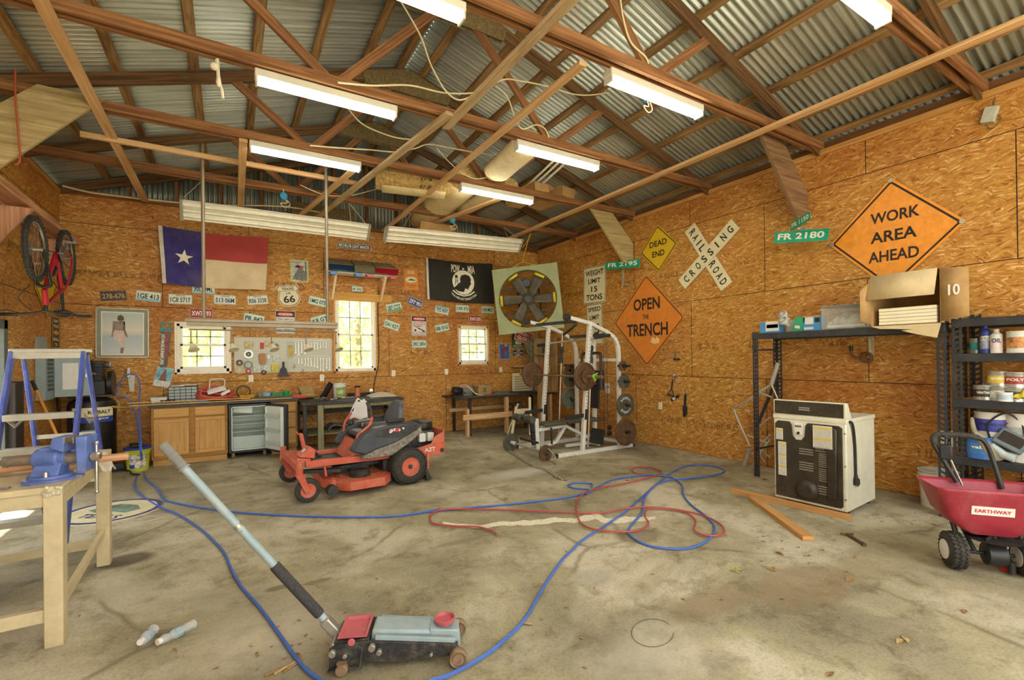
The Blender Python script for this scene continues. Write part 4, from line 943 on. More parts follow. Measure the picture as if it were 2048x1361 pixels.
# vertical truck sign by the left corner
fr, w_, h_ = wq('L', .01, (104, 632), (118.5, 636), (118.5, 698), (105, 696))
def bow(t, fr, w_, h_, d):
    g = G(); g.flat(fr, [(-.42*w_, -.045*h_), (-.15*w_, -.045*h_), (-.15*w_, -.08*h_), (.12*w_, -.08*h_), (.12*w_, -.045*h_), (.42*w_, -.045*h_), (.36*w_, .03*h_), (.15*w_, .03*h_), (.15*w_, .07*h_), (-.12*w_, .07*h_), (-.12*w_, .03*h_), (-.36*w_, .03*h_)], d); g.build('bow_tie_emblem', mat('emblem_gold', 'd8a63c', .5), t)
panel('truck_sign', fr, w_, h_, mat('sign_brown', '57492f', .6, var=.15), 'narrow brown truck sign with gold emblem by the left corner', [('CHEVY', 0, .36, .7, .09), ('TRUCK', 0, .2, .75, .09), ('REAL', 0, -.22, .75, .09), ('TX', 0, -.38, .4, .09)], LWH, border=.01, bcol=SWH, extra=bow)
# outlets
def outlet(wall, px, py, label, w_=.075, h_=.12, n=2):
    fr = wallp(wall, px, py, .004); t = thing('wall_outlet', label, 'outlet', tuple(fr.o), group='white wall outlets')
    g = G(); g.poly(fr, rrect(w_, h_, .006), -.004, .004); g.build('cover_plate', LWH, t, bevel=.001)
    for s_ in (-1, 1): g = G(); g.poly(fr, circ(.017, 12, 0, s_*.026, .014), .004, .006); g.build('socket', PAP, t)
for a in (('B', 502, 757.5, 'white outlet left below the pegboard'), ('B', 644, 756, 'white outlet below the right end of the pegboard'), ('B', 787, 747, 'white outlet right of the tall window'), ('B', 893, 744, 'white outlet left of the smallest window'), ('B', 1001.5, 740, 'white outlet under the blue poster'), ('R', 1320.5, 812, 'white outlet on the right wall below the hanging straps')): outlet(*a)
outlet('R', 1897, 878, 'double wide white outlet beside the paint shelf', .14, .17)
# junction box high on the right wall
fr, w_, h_ = wq('R', .06, (1965, 215), (1993, 210), (1990, 243), (1963, 245))
t = thing('wall_junction_box', 'grey square box high on the right wall with a loop of wire', 'junction box', tuple(fr.o))
g = G(); g.fbox(fr, -w_/2, w_/2, -h_/2, h_/2, -.058, .0); g.build('box_body', mat('box_grey', 'b3b39c', .5), t, bevel=.004)
g = G(); g.tube(spline([fr.p(.06, .0, -.04), fr.p(.09, -.06, -.04), fr.p(.04, -.13, -.04), fr.p(-.01, -.08, -.04)], 6), .005, 6); g.build('wire', mat('wire_brown', '6e5a38', .6), t); g = G(); g.tube([fr.p(-.0, h_/2, -.05), fr.p(-.01, .17, -.05)], .005, 6); g.build('wire', mat('wire_brown', '6e5a38', .6), t)
# ================================================================ left side: bicycle, ladder, bench with vise, compressor
RUB = mat('rubber_black', '38352d', .8, var=.3, scale=30, dirt='4a4435', dirt_amt=.4); STL = mat('bare_steel', '9a958a', .35, metal=.8, var=.1); CHR = mat('chrome', 'c9c8c0', .2, metal=.9, var=.05)
BKP = mat('black_paint', '22211d', .45, var=.2, dirt='4f4a3c', dirt_amt=.25); REDP = mat('bike_red', 'a8202c', .35, var=.08)
t = thing('bicycle_rail', 'wooden rail with bracket arms on the left wall holding the bicycle', 'rail', (XL, 7.4, 3.2))
RAILM = wood('rail_wood', '9b6440', 'cfa07a', gs=(1, 26))
g = G(); g.box2((XL+.003, 6.2, 3.22), (XL+.12, 9.25, 3.36)); g.box2((XL+.12, 6.2, 3.25), (XL+.3, 9.0, 3.33)); g.build('rail_beam', RAILM, t, bevel=.01)
for y in (6.95, 8.55):
    g = G(); g.hexa([(XL+.003, y-.02, 2.8), (XL+.06, y-.02, 2.8), (XL+.06, y+.02, 2.8), (XL+.003, y+.02, 2.8), (XL+.003, y-.02, 3.22), (XL+.34, y-.02, 3.22), (XL+.34, y+.02, 3.22), (XL+.003, y+.02, 3.22)]); g.build('bracket', RAILM, t)
bx = -1.70
t = thing('bicycle', 'red mountain bicycle hung upside down on the left wall', 'bicycle', (bx, 7.2, 2.1))
P2 = lambda y, z, x=0: V((bx+x, y, z))
FW, RW, BBK, HD0, HD1, SC_ = (6.72, 2.75), (7.80, 2.86), (7.40, 2.84), (6.99, 2.36), (7.04, 2.2), (7.62, 2.44)
for c, nm in ((FW, 'front_wheel'), (RW, 'rear_wheel')):
    w = thing(nm, None, None, tuple(P2(*c))); w.parent = t; w.location = P2(*c)-V((bx, 7.2, 2.1))
    c3 = P2(*c)
    g = G(); g.torus(c3, (1, 0, 0), .307, .027, 40, 8)
    for k in range(40):
        a = 2*PI*k/40
        for s_ in (-1, 1): g.box(c3+V((s_*.016, math.cos(a)*.333, math.sin(a)*.333)), (.016, .014, .014), mtx=M.Rotation(a, 3, 'X'))
    g.build('tyre', RUB, w)
    g = G(); g.torus(c3, (1, 0, 0), .276, .011, 40, 6); g.build('rim', STL, w)
    g = G()
    for k in range(28):
        a = 2*PI*k/28; g.tube([c3+V(((-1)**k*.025, 0, 0)), c3+V((0, math.cos(a)*.27, math.sin(a)*.27))], .0015, 4)
    g.build('spokes', STL, w)
    g = G(); g.cyl(c3+V((-.06, 0, 0)), c3+V((.06, 0, 0)), .02); g.lathe(c3+V((-.04, 0, 0)), (1, 0, 0), [(0, 0), (.07, 0), (.07, .003), (0, .003)], 20); g.build('hub', STL, w)
g = G()
for a, b, r_ in ((BBK, HD0, .024), (SC_, HD1, .019), (BBK, SC_, .019), (HD0, HD1, .026)): g.cyl(P2(*a), P2(*b), r_, n=10)
for s_ in (-.055, .055):
    g.tube([P2(*BBK, s_*.5), P2(7.55, 2.87, s_), P2(*RW, s_)], .011, 8); g.tube([P2(*SC_, s_*.4), P2(7.7, 2.6, s_), P2(*RW, s_)], .010, 8)
g.build('frame', REDP, t)
g = G()
for s_ in (-.06, .06): g.tube([P2(6.96, 2.42, s_), P2(6.84, 2.58, s_), P2(*FW, s_)], [.017, .016, .012], 10)
g.tube([P2(6.97, 2.41, -.06), P2(6.975, 2.385, 0), P2(6.97, 2.41, .06)], .018, 8); g.tube(spline([P2(6.9, 2.5, -.07), P2(7.02, 2.42, -.05), P2(7.06, 2.4, 0), P2(7.02, 2.42, .05), P2(6.9, 2.5, .07)], 5), .010, 8); g.build('fork', BKP, t)
g = G(); g.tube(spline([P2(7.08, 2.09, -.36), P2(7.04, 2.1, -.14), P2(7.02, 2.13, 0), P2(7.04, 2.1, .14), P2(7.08, 2.09, .36)], 6), .012, 8); g.cyl(P2(7.035, 2.2), P2(7.02, 2.13), .02); hb = g.build('handlebar', BKP, t)
for s_ in (-1, 1): g = G(); g.cyl(P2(7.085, 2.09, s_*.24), P2(7.09, 2.09, s_*.37), .018); g.tube([P2(7.05, 2.1, s_*.2), P2(6.97, 2.13, s_*.28), P2(6.97, 2.12, s_*.34)], .006, 6); g.build('grip', RUB, hb)
g = G(); g.tube(spline([P2(7.0, 2.13, .1), P2(6.85, 2.3, .16), P2(6.9, 2.42, .1), P2(7.1, 2.5, .02)], 6), .004, 5); g.tube(spline([P2(7.0, 2.13, -.1), P2(6.8, 2.24, -.15), P2(6.88, 2.4, -.08)], 6), .004, 5); g.build('brake_cable', BKP, t)
g = G(); g.cyl(P2(*SC_), P2(7.66, 2.2), .014); g.build('seat_post', BKP, t)
g = G(); g.sheet(lambda u, v: P2(7.42+.3*u, 2.17+.02*math.sin(PI*u)-.035*(1-abs(2*v-1)**2), (v-.5)*(.05+.12*u**1.6)), 10, 8); g.build('saddle', BKP, t, solid=.03)
g = G(); g.lathe(P2(*BBK, .05), (1, 0, 0), [(.05, 0), (.095, 0), (.095, .006), (.05, .006)], 28); g.cyl(P2(*BBK, -.07), P2(*BBK, .07), .02); g.bar(P2(*BBK, .07), P2(7.48, 2.99, .075), .02, .02); g.bar(P2(*BBK, -.07), P2(7.33, 2.69, -.075), .02, .02); g.box(P2(7.48, 2.99, .12), (.09, .05, .02)); g.box(P2(7.33, 2.69, -.12), (.09, .05, .02)); g.build('crankset', STL, t)
g = G(); g.tube([P2(7.36, 2.94, .055), P2(7.8, 2.9, .05), P2(7.84, 2.82, .05), P2(7.78, 2.72, .05), P2(7.4, 2.745, .055)], .005, 5); g.build('bicycle_chain', BKP, t)
g = G(); pts = []
for k in range(49): a = 2*PI*k/8; q = k/48; pts.append(P2(7.2+.16*q+.0, 2.56+.1*q, 0)+V((math.cos(a)*.03, 0, math.sin(a)*.03)))
g.tube(pts, .006, 6); g.cyl(P2(7.2, 2.56), P2(7.36, 2.66), .014, n=8); g.build('shock_spring', BKP, t)
# step ladder
BLR = mat('ladder_blue', '3d4f9c', .5, var=.12, scale=5, dirt='8d93b8', dirt_amt=.35); ALU = mat('aluminium', 'b8b4a2', .4, metal=.5, var=.08, dirt='8f8b78', dirt_amt=.2)
lx = -1.37
t = thing('step_ladder', 'blue fibreglass step ladder with aluminium steps left of the compressor', 'ladder', (lx, 5.85, 0))
def rail_(a, b): g = G(); g.bar(a, b, .028, .085, up=(0, 1, 0)); return g
for s_ in (-1, 1):
    rail_((lx-.06+s_*.25, 5.30, 0), (lx+s_*.235, 5.74, 1.66)).build('front_rail', BLR, t, bevel=.006)
    g = G(); g.bar((lx+.02+s_*.25, 6.55, 0), (lx+s_*.215, 5.93, 1.64), .028, .06, up=(0, 1, 0)); g.build('rear_rail', BLR, t, bevel=.006)
g = G(); g.box2((lx-.25, 5.70, 1.655), (lx+.25, 5.98, 1.69)); g.box2((lx-.25, 5.70, 1.6), (lx+.25, 5.715, 1.66)); g.build('top_cap', ALU, t, bevel=.006)
for z in (.28, .56, .84, 1.12):
    y = 5.30+.44*z/1.66; hw = .25-.015*z/1.66-.015; lq = lx-.06+.06*z/1.66
    g = G(); g.box2((lq-hw, y-.05, z-.02), (lq+hw, y+.05, z+.008)); g.box2((lq-hw, y-.055, z-.045), (lq+hw, y-.045, z+.008)); g.build('step', ALU, t, bevel=.003)
for z in (.35, .85):
    y = 6.55-.62*z/1.64; hw = .25-.035*z/1.64
    g = G(); g.box2((lx-hw, y-.012, z-.02), (lx+hw, y+.012, z+.02)); g.build('rear_brace', ALU, t)
for s_ in (-1, 1):
    g = G(); g.bar((lx+s_*.255, 5.62, 1.1), (lx+s_*.25, 5.85, 1.0), .006, .025); g.bar((lx+s_*.25, 5.85, 1.0), (lx+s_*.26, 6.15, 1.06), .006, .025); g.build('spreader', ALU, t)
# metal bench
BEN = mat('bench_cream', 'c9b98e', .5, var=.1, scale=7, dirt='a08a5c', dirt_amt=.35); LUMP = mat('weld_lump', 'cfc7a8', .8, var=.3, scale=40)
t = thing('metal_workbench', 'cream painted steel bench in the left foreground', 'workbench', (-1.4, 4.15, 0))
for x, y in ((-.83, 3.56), (-.83, 4.75), (-2.03, 3.56), (-2.03, 4.75)):
    g = G(); g.box2((x-.04, y-.045, 0), (x+.04, y+.045, .845)); g.build('leg', BEN, t, bevel=.004)
g = G(); g.box2((-2.07, 3.515, .845), (-.79, 4.8, .88)); g.build('bench_top', BEN, t, bevel=.004)
for a in ((( -1.99, 3.53, .77), (-.87, 3.56, .845)), ((-1.99, 4.75, .77), (-.87, 4.78, .845)), ((-.81, 3.605, .77), (-.79, 4.705, .845)), ((-2.07, 3.605, .77), (-2.05, 4.705, .845))): g = G(); g.box2(*a); g.build('apron', BEN, t, bevel=.003)
g = G(); g.box2((-1.99, 3.53, .14), (-.87, 3.57, .21)); g.build('stretcher', BEN, t); g = G(); g.box2((-1.99, 4.73, .14), (-.87, 4.77, .2)); g.build('stretcher', BEN, t)
g = G(); g.bar((-.83, 3.605, .18), (-.83, 4.705, .26), .03, .05); g.build('stretcher', BEN, t)
g = G(); rnd = random.Random(4)
for k in range(12): g.ball((-.87+.08*rnd.random(), 3.513, .83+.05*rnd.random()), .012, 4)
g.build('weld_beads', LUMP, t)
# vise
VB = mat('vise_blue', '5f78b4', .4, var=.2, scale=12, dirt='7a4a52', dirt_amt=.3); VR = mat('vise_screw', '9c9486', .35, metal=.6, var=.2)
o = V((-.89, 3.74, .88)); ax = V((.97, -.24, 0)); sd = V((.24, .97, 0)); up = V((0, 0, 1))
VP = lambda a, s_, z: o + ax*a + sd*s_ + up*z
t = thing('bench_vise', 'blue bench vise clamped on the near corner of the cream bench', 'vise', tuple(o))
g = G(); g.lathe(o, up, [(0.0, 0), (.12, 0), (.12, .014), (.1, .018), (.1, .032), (0, .032)], 28)
for a in (0, 2.1, 4.2): g.box(o+V((math.cos(a)*.115, math.sin(a)*.115, .008)), (.06, .05, .016), a)
g.build('swivel_base', VB, t)
g = G(); g.hexa([VP(-.07, -.06, .03), VP(.06, -.06, .03), VP(.06, .06, .03), VP(-.07, .06, .03), VP(-.05, -.04, .1), VP(.07, -.04, .1), VP(.07, .04, .1), VP(-.05, .04, .1)])
g.lathe(VP(-.07, 0, .125), ax, [(0, 0), (.05, 0), (.056, .01), (.056, .11), (.048, .12), (.048, .15), (0, .15)], 20); g.hexa([VP(-.05, -.03, .165), VP(.06, -.03, .165), VP(.06, .03, .165), VP(-.05, .03, .165), VP(-.04, -.024, .19), VP(.06, -.024, .19), VP(.06, .024, .19), VP(-.04, .024, .19)]); b_ = g.build('vise_body', VB, t, bevel=.004)
g = G(); g.hexa([VP(.02, -.06, .19), VP(.09, -.06, .16), VP(.09, .06, .16), VP(.02, .06, .19), VP(.04, -.065, .25), VP(.095, -.065, .25), VP(.095, .065, .25), VP(.04, .065, .25)]); g.build('fixed_jaw', VB, t, bevel=.005)
g = G(); g.hexa([VP(.15, -.06, .04), VP(.19, -.05, .04), VP(.19, .05, .04), VP(.15, .06, .04), VP(.145, -.065, .25), VP(.2, -.06, .25), VP(.2, .06, .25), VP(.145, .065, .25)]); g.build('moving_jaw', VB, t, bevel=.006)
for a in (.096, .138): g = G(); g.box(VP(a, 0, .23), (.008, .125, .035), -.24); g.build('jaw_plate', CHR, t)
g = G(); g.cyl(VP(.07, 0, .12), VP(.16, 0, .12), .035, n=14); g.build('slide_bar', VR, t)
g = G(); g.cyl(VP(-.2, 0, .118), VP(-.05, 0, .122), .03, n=16); g.lathe(VP(-.215, 0, .118), ax, [(.012, 0), (.033, .004), (.033, .02), (.03, .022)], 16); g.build('screw_tube', VR, t)
g = G(); g.lathe(VP(.2, 0, .12), ax, [(.03, 0), (.03, .03), (.018, .04), (.0, .04)], 14); g.cyl(VP(.22, 0, .2), VP(.22, 0, -.09), .009, n=10); g.ball(VP(.22, 0, -.09), .013, 6); g.ball(VP(.22, 0, .2), .013, 6); g.build('vise_handle', CHR, t)
for s_ in (-1, 1): g = G(); g.cyl(VP(.02, s_*.085-.0, .03), VP(.02, s_*.085, .06), .012, n=8); g.build('lock_bolt', CHR, t)
PINE = wood('pinkish_pine', 'b07a50', 'e0b48c', gs=(1, 30))
board('timber_offcut', (-1.6, 3.96, .925), (-.58, 4.07, .925), .075, .038, 'pinkish timber offcut sticking out past the vise', PINE, 'board')
board('steel_strip', (-1.75, 3.70, .886), (-1.02, 3.60, .886), .03, .01, 'grey steel strip lying along the front of the cream bench', STL, 'strip')
g = G(); g.tube(spline([(-1.5, 4.15, .89), (-1.4, 4.2, .97), (-1.3, 4.18, .98), (-1.2, 4.22, .89)], 6), .02, 8); g.box((-1.42, 4.24, .9), (.3, .1, .04), .2); g.build('hand_tool', mat('tool_grey', '6d685c', .5, metal=.4), label='grey hand tool lying behind the vise', cat='tool')
g = G(); g.sheet(lambda u, v: (-.82+.13*u, 4.22+.16*v-.05*u, .885+.03*math.sin(u*7+v*4)+.03*v - max(0, u-.4)*.14), 8, 8); g.build('white_rag', mat('rag_white', 'd6d0be', .9), solid=.006, label='crumpled white rag at the far edge of the cream bench', cat='rag')
# breaker panel with its door open, cover plate, broom, dark post
GRY = mat('panel_grey', '8a9a94', .45, var=.06); GRD = mat('panel_dark', '3c4442', .5)
t = thing('breaker_panel', 'grey breaker panel on the left wall with its door open', 'panel', (XL, 8.4, 1.08))
g = G(); g.fbox(FL, 8.25, 8.6, 1.08, 1.7, .002, .1); g.build('panel_box', GRY, t, bevel=.004)
g = G()
for k in range(8): g.fbox(FL, 8.33, 8.52, 1.2+k*.055, 1.235+k*.055, .1, .112)
g.build('breakers', GRD, t)
fd = Fr((XL+.1, 8.6, 1.10), V((.94, .33, 0)), (0, 0, 1)); g = G(); g.fbox(fd, 0, .36, 0, .58, 0, .012); dd = g.build('door', GRY, t, bevel=.003)
g = G(); g.fbox(fd, .08, .24, .1, .46, .012, .014); g.build('circuit_chart', PAP, dd); g = G(); g.fbox(fd, .31, .335, .26, .3, .012, .025); g.build('latch', STL, dd)
fr, w_, h_ = wq('L', .006, (72, 675), (93, 673), (93, 712), (72, 714)); g = G(); g.fbox(fr, -w_/2, w_/2, -h_/2, h_/2, -.005, .004); g.build('cover_plate', GRY, label='blank grey cover plate above the breaker panel', cat='plate')
g = G(); a = PX(64, 762, XL+.06); b = PX(118, 880, XL+.35); b.z = max(b.z, .3); b = a + (b-a)*1.5; b.z = max(b.z, .02); g.cyl(a, b, .016, n=10); br = g.build('push_broom', wood('broom_handle', 'b5722e', 'd9994e'), label='orange broom handle leaning behind the ladder', cat='broom')
g = G(); g.cyl(a, a+(b-a)*.11, .019, n=10); g.build('handle_grip', BKP, br)
g = G(); p = PX(28, 800, XL+.05); g.box2((XL+.003, p.y-.12, .55), (XL+.1, p.y+.12, 1.36)); g.build('dark_case', mat('case_brown', '2f2720', .6, var=.2), bevel=.01, label='tall dark case on the left wall behind the ladder', cat='case')
fr = wallp('L', 30, 880, .004); g = G(); g.fbox(fr, -.035, .035, -.08, .12, -.003, .004); g.build('wall_plate', LWH, label='pale plate low on the left wall seen under the ladder step', cat='plate')
# air compressor
cx, cy = -1.68, 8.93
CBK = mat('compressor_black', '1f1d19', .35, var=.25, dirt='4a3f2c', dirt_amt=.3); DEC = mat('decal_blue', '2f4a94', .4)
t = thing('air_compressor', 'tall black upright air compressor in the left corner', 'compressor', (cx, cy, 0))
g = G(); g.lathe((cx, cy, .1), (0, 0, 1), [(0, 0), (.15, .01), (.24, .05), (.27, .12), (.27, .85), (.25, .91), (.17, .955), (0, .965)], 32); g.build('tank', CBK, t)
for a in (.6, 2.7, 4.7): g = G(); g.box((cx+.2*math.cos(a), cy+.2*math.sin(a), .07), (.06, .06, .14), a); g.build('foot', CBK, t)
def wrap(a0, a1, z0, z1, m_, nm, par, r=.273, ztop=None):
    g = G(); g.sheet(lambda u, v: (cx+r*math.cos(a0+(a1-a0)*u), cy+r*math.sin(a0+(a1-a0)*u), z0+(z1-z0)*v), 14, 2); return g.build(nm, m_, par)
A0, A1 = math.radians(-130), math.radians(-25)
d1 = wrap(A0, A1, .72, .80, DEC, 'decal', t); wrap(A0, A1, .80, .93, SWH, 'decal', t); wrap(math.radians(-105), math.radians(-72), .44, .62, mat('decal_grey', '6b7d94', .5), 'spec_label', t)
def wraptext(s_, ac, z, w_, h_, m_, r=.276):
    vv, ff, x0, x1, y0, y1 = text_data(s_); g = G()
    i = g.add([(cx+r*math.cos(ac+(((a.x-x0)/(x1-x0))-.5)*w_/r), cy+r*math.sin(ac+(((a.x-x0)/(x1-x0))-.5)*w_/r), z+((a.y-y0)/(y1-y0)-.5)*h_) for a in vv])
    for q in ff: g.face([i+k for k in q])
    g.build('lettering', m_, d1)
wraptext('KOBALT', math.radians(-62), .865, .26, .05, BLK); wraptext('60 Gallon', math.radians(-75), .77, .14, .035, LWH); wraptext('ULTRA QUIET', math.radians(-52), .77, .12, .025, LWH)
g = G(); g.box2((cx-.24, cy-.13, 1.07), (cx+.24, cy+.13, 1.1)); g.build('platform', CBK, t)
mo = V((cx-.17, cy-.05, 1.23)); g = G(); g.lathe(mo+V((-.16, 0, 0)), (1, 0, 0), [(0, 0), (.08, .01), (.1, .03), (.1, .26), (.07, .28), (.0, .28)], 20)
for k in range(10): g.box(mo+V((0, .1*math.cos(k*.63), .1*math.sin(k*.63))), (.22, .01, .016), mtx=M.Rotation(k*.63, 3, 'X'))
g.build('motor', CBK, t)
g = G(); pb = V((cx+.06, cy, 1.1)); g.box2(pb+V((-.09, -.1, 0)), pb+V((.1, .1, .2)))
for k in range(6): g.box2(pb+V((-.085, -.11, .2+k*.038)), pb+V((.09, .11, .222+k*.038)))
g.box2(pb+V((-.07, -.09, .2)), pb+V((.07, .09, .46))); g.box2(pb+V((-.09, -.11, .44)), pb+V((.1, .11, .49))); g.build('pump', CBK, t, bevel=.006)
g = G(); g.lathe(pb+V((.13, 0, .16)), (1, 0, 0), [(.0, 0), (.04, 0), (.045, .03), (.16, .03), (.185, .0), (.185, .05), (.16, .055), (0, .05)], 28); g.build('flywheel', CBK, t)
g = G(); g.lathe(pb+V((.1, -.05, .43)), (1, -.2, 0), [(0, 0), (.045, 0), (.05, .02), (.05, .06), (.03, .07), (0, .07)], 16); g.build('air_filter', STL, t)
g = G(); g.tube(spline([pb+V((0, -.1, .3)), pb+V((-.1, -.16, .3)), pb+V((-.15, -.15, .1)), V((cx-.1, cy-.24, 1.0))], 6), .012, 8); g.tube(spline([pb+V((.12, -.05, .02)), V((cx+.28, cy-.12, 1.03)), V((cx+.34, cy-.1, .92))], 6), .008, 6); g.build('copper_tube', mat('brass', 'a98d4a', .4, metal=.6), t)
g = G(); g.tube([(cx+.24, cy-.13, .92), (cx+.34, cy-.1, .9), (cx+.44, cy-.1, .9)], .018, 8); g.tube([(cx+.31, cy-.1, .86), (cx+.31, cy-.1, 1.0)], .016, 8); g.build('valve_manifold', mat('brass', 'a98d4a'), t)
g = G(); g.tube(spline([(cx-.1, cy+.12, 1.2), (cx-.36, cy+.05, 1.15), (cx-.34, cy-.1, .85)], 6), .012, 8); g.build('power_cord', CBK, t)
# hose holder on the wall and thin white rods
g = G(); p = PY(263, 762, YB); g.hexa([(p.x-.02, YB-.012, p.z-.17), (p.x+.03, YB-.012, p.z-.17), (p.x+.03, YB-.002, p.z-.17), (p.x-.02, YB-.002, p.z-.17), (p.x-.045, YB-.03, p.z+.08), (p.x+.045, YB-.03, p.z+.08), (p.x+.045, YB-.002, p.z+.08), (p.x-.045, YB-.002, p.z+.08)]); g.box((p.x-.02, YB-.05, p.z+.13), (.035, .1, .15)); g.build('hose_hook', PAP, label='white hose hook on the back wall beside the compressor', cat='hook')
# bucket
def pail(name, base, r0, r1, h_, m_, label, lid=None, handle=True, cat='bucket', bands=(), nring=2):
    t = thing(name, label, cat, tuple(base)); b = V(base); th = .006
    pr = [(0, 0), (r0, 0), (r0+(r1-r0)*.72, h_*.72)]
    for k in range(nring): z = h_*(.76+.09*k); pr += [(r0+(r1-r0)*.76, z), (r1+.008, z+.004), (r1+.008, z+.014), (r1, z+.018)]
    pr += [(r1, h_-.02), (r1+.008, h_-.018), (r1+.008, h_), (r1-th, h_), (r0-th, .01), (0, .01)]
    g = G(); g.lathe(b, (0, 0, 1), pr, 30); g.build('pail_body', m_, t)
    if lid: g = G(); g.lathe(b+V((0, 0, h_-.005)), (0, 0, 1), [(r1+.012, -.015), (r1+.014, .012), (r1-.01, .016), (r1-.02, .008), (0, .008)], 30); g.build('lid', lid, t)
    if handle: g = G(); g.tube([b+V((r1*math.cos(a)*1.06, -.02-.12*math.sin(a), h_*.82-.1*math.sin(a))) for a in [PI*k/12 for k in range(13)]], .004, 6); g.build('bail_handle', STL, t)
    for z0, z1, a0, a1, mm, nm in bands:
        g = G(); rr = lambda z: r0+(r1-r0)*z/h_+.0025; g.sheet(lambda u, v: (b.x+rr(z0+(z1-z0)*v)*math.cos(a0+(a1-a0)*u), b.y+rr(z0+(z1-z0)*v)*math.sin(a0+(a1-a0)*u), b.z+z0+(z1-z0)*v), 12, 2); g.build(nm, mm, t)
    return t
pail('bucket', (-1.13, 8.62, 0), .125, .15, .33, mat('pail_lime', 'b3b82a', .4), 'lime green bucket with a blue lid beside the cabinet', lid=mat('lid_blue', '2b3c94', .4), bands=((.05, .24, -2.2, -.7, mat('label_mixed', 'c9c2b0', .5, var=.6, scale=25), 'printed_label'), (.05, .1, -2.2, -1.7, DEC, 'label_corner')))
g = G(); g.box((-1.13, 8.62, .362), (.16, .1, .03), .3); g.box((-1.17, 8.6, .385), (.1, .05, .025), -.4); g.build('tool_pouch', CBK, bevel=.008, label='black pouch lying on the blue bucket lid', cat='pouch')
g = G(); g.box((-1.42, 8.72, .06), (.3, .12, .1), .3); g.tube(spline([(-1.35, 8.6, .04), (-1.2, 8.45, .03), (-1.15, 8.3, .012), (-1.05, 8.2, .012)], 6), .012, 6); g.build('black_tool_case', CBK, bevel=.01, label='low black tool with a cord between bucket and compressor', cat='tool')
# oval sign lying on the floor
t = thing('oval_sign', 'oval blue bordered sign lying flat on the floor behind the bench', 'sign', (-1.05, 6.37, 0)); fo = Fr((-1.05, 6.37, .012), V((.8, -.6, 0)), V((.6, .8, 0)))
g = G(); g.poly(fo, circ(.43, 40, ry=.42), -.011, 0); g.build('sign_plate', SWH, t)
g = G(); g.ring(fo, circ(.43, 40, ry=.42), circ(.385, 40, ry=.375), 0, .0015); g.text(fo, 'TEXAS', .05, -.18, .42, .12, .0015); g.build('border', mat('oval_blue', '3a3f7a', .5), t)
g = G(); g.flat(fo, [(-.25, -.02), (-.1, -.08), (.05, -.03), (.2, -.05), (.25, .08), (.1, .2), (-.12, .22), (-.22, .1)], .001); g.build('map_print', mat('map_green', '7a9480', .6, var=.3, scale=20), t)
# ================================================================ back wall: cabinets, fridge, benches, pegboard, light bar, fan
OAK = wood('oak_cabinet', 'ac7c38', 'c6995a', gs=(2, 30), rough=.5); OAKD = mat('oak_gap', '5c3a14', .8)
LAM = mat('laminate_black', '36342e', .45, var=.2, dirt='6a6250', dirt_amt=.3)
yf = 8.70
def cabinet(x0, x1, label, fronts):
    t = thing('base_cabinet', label, 'cabinet', ((x0+x1)/2, 9.0, 0), group='oak base cabinets')
    g = G(); g.box2((x0, yf+.02, .1), (x1, YB-.01, .879)); g.build('cabinet_body', wood('oak_frame', '8f6026', 'aa7c3c', gs=(2, 30)), t)
    g = G(); g.box2((x0+.01, yf+.08, 0), (x1-.01, YB-.02, .1)); g.build('toe_kick', OAK, t)
    for a, b, c, d, nm in fronts:
        g = G()
        if nm == 'door':
            s_ = .055; q = Fr((0, yf, 0), (1, 0, 0))
            for e in ((a, b, c, c+s_), (a, b, d-s_, d), (a, a+s_, c+s_, d-s_), (b-s_, b, c+s_, d-s_)): g.fbox(q, *e, -.019, .0)
            g.fbox(q, a+s_, b-s_, c+s_, d-s_, -.019, -.008)
        else: g.box2((a, yf, c), (b, yf+.02, d))
        g.build(nm, OAK, t, bevel=.003)
cabinet(-.98, -.015, 'oak base cabinet with two doors under the coiled red cord', [(-.95, -.52, .15, .70, 'door'), (-.44, -.05, .15, .70, 'door'), (-.95, -.52, .73, .86, 'drawer'), (-.44, -.05, .73, .86, 'drawer')])
cabinet(.60, 1.0, 'narrow oak base cabinet with three drawers right of the fridge', [(.63, .97, .16, .42, 'drawer'), (.63, .97, .44, .68, 'drawer'), (.63, .97, .70, .86, 'drawer')])
g = G(); g.box2((-1.01, yf-.04, .881), (1.01, YB-.004, .92)); g.build('countertop', LAM, bevel=.004, label='long black laminate countertop over the cabinets and fridge', cat='countertop')
# small fridge with its door open
FRG = mat('fridge_black', '2c2e2b', .4, var=.1); FRW = mat('fridge_liner', 'd3d8c8', .4, var=.04); CLR = mat('clear_plastic', 'cdd8cc', .15, var=.03, alpha=.55)
t = thing('mini_fridge', 'small black fridge with its white lined door standing open', 'fridge', (.28, 9.0, 0))
x0, x1, z0, z1 = .0, .57, .09, .865
g = G(); b_ = .035
for a in (((x0, yf, z0), (x0+b_, 9.25, z1)), ((x1-b_, yf, z0), (x1, 9.25, z1)), ((x0+b_, yf, z0), (x1-b_, 9.25, z0+b_)), ((x0+b_, yf, z1-b_), (x1-b_, 9.25, z1)), ((x0+b_, 9.2, z0+b_), (x1-b_, 9.25, z1-b_))): g.box2(*a)
g.build('fridge_body', FRG, t, bevel=.004)
g = G(); c = b_+.003; i0, i1, j0, j1 = x0+c, x1-c, z0+c, z1-c; w_ = .012
for a in (((i0, yf+.005, j0), (i0+w_, 9.19, j1)), ((i1-w_, yf+.005, j0), (i1, 9.19, j1)), ((i0, yf+.005, j0), (i1, 9.19, j0+w_)), ((i0, yf+.005, j1-w_), (i1, 9.19, j1)), ((i0, 9.18, j0), (i1, 9.195, j1))): g.box2(*a)
g.build('inner_liner', FRW, t)
for z in (.66, .53, .41): g = G(); g.box2((i0+w_, yf+.06, z), (i1-w_, 9.17, z+.012)); g.build('fridge_shelf', CLR, t)
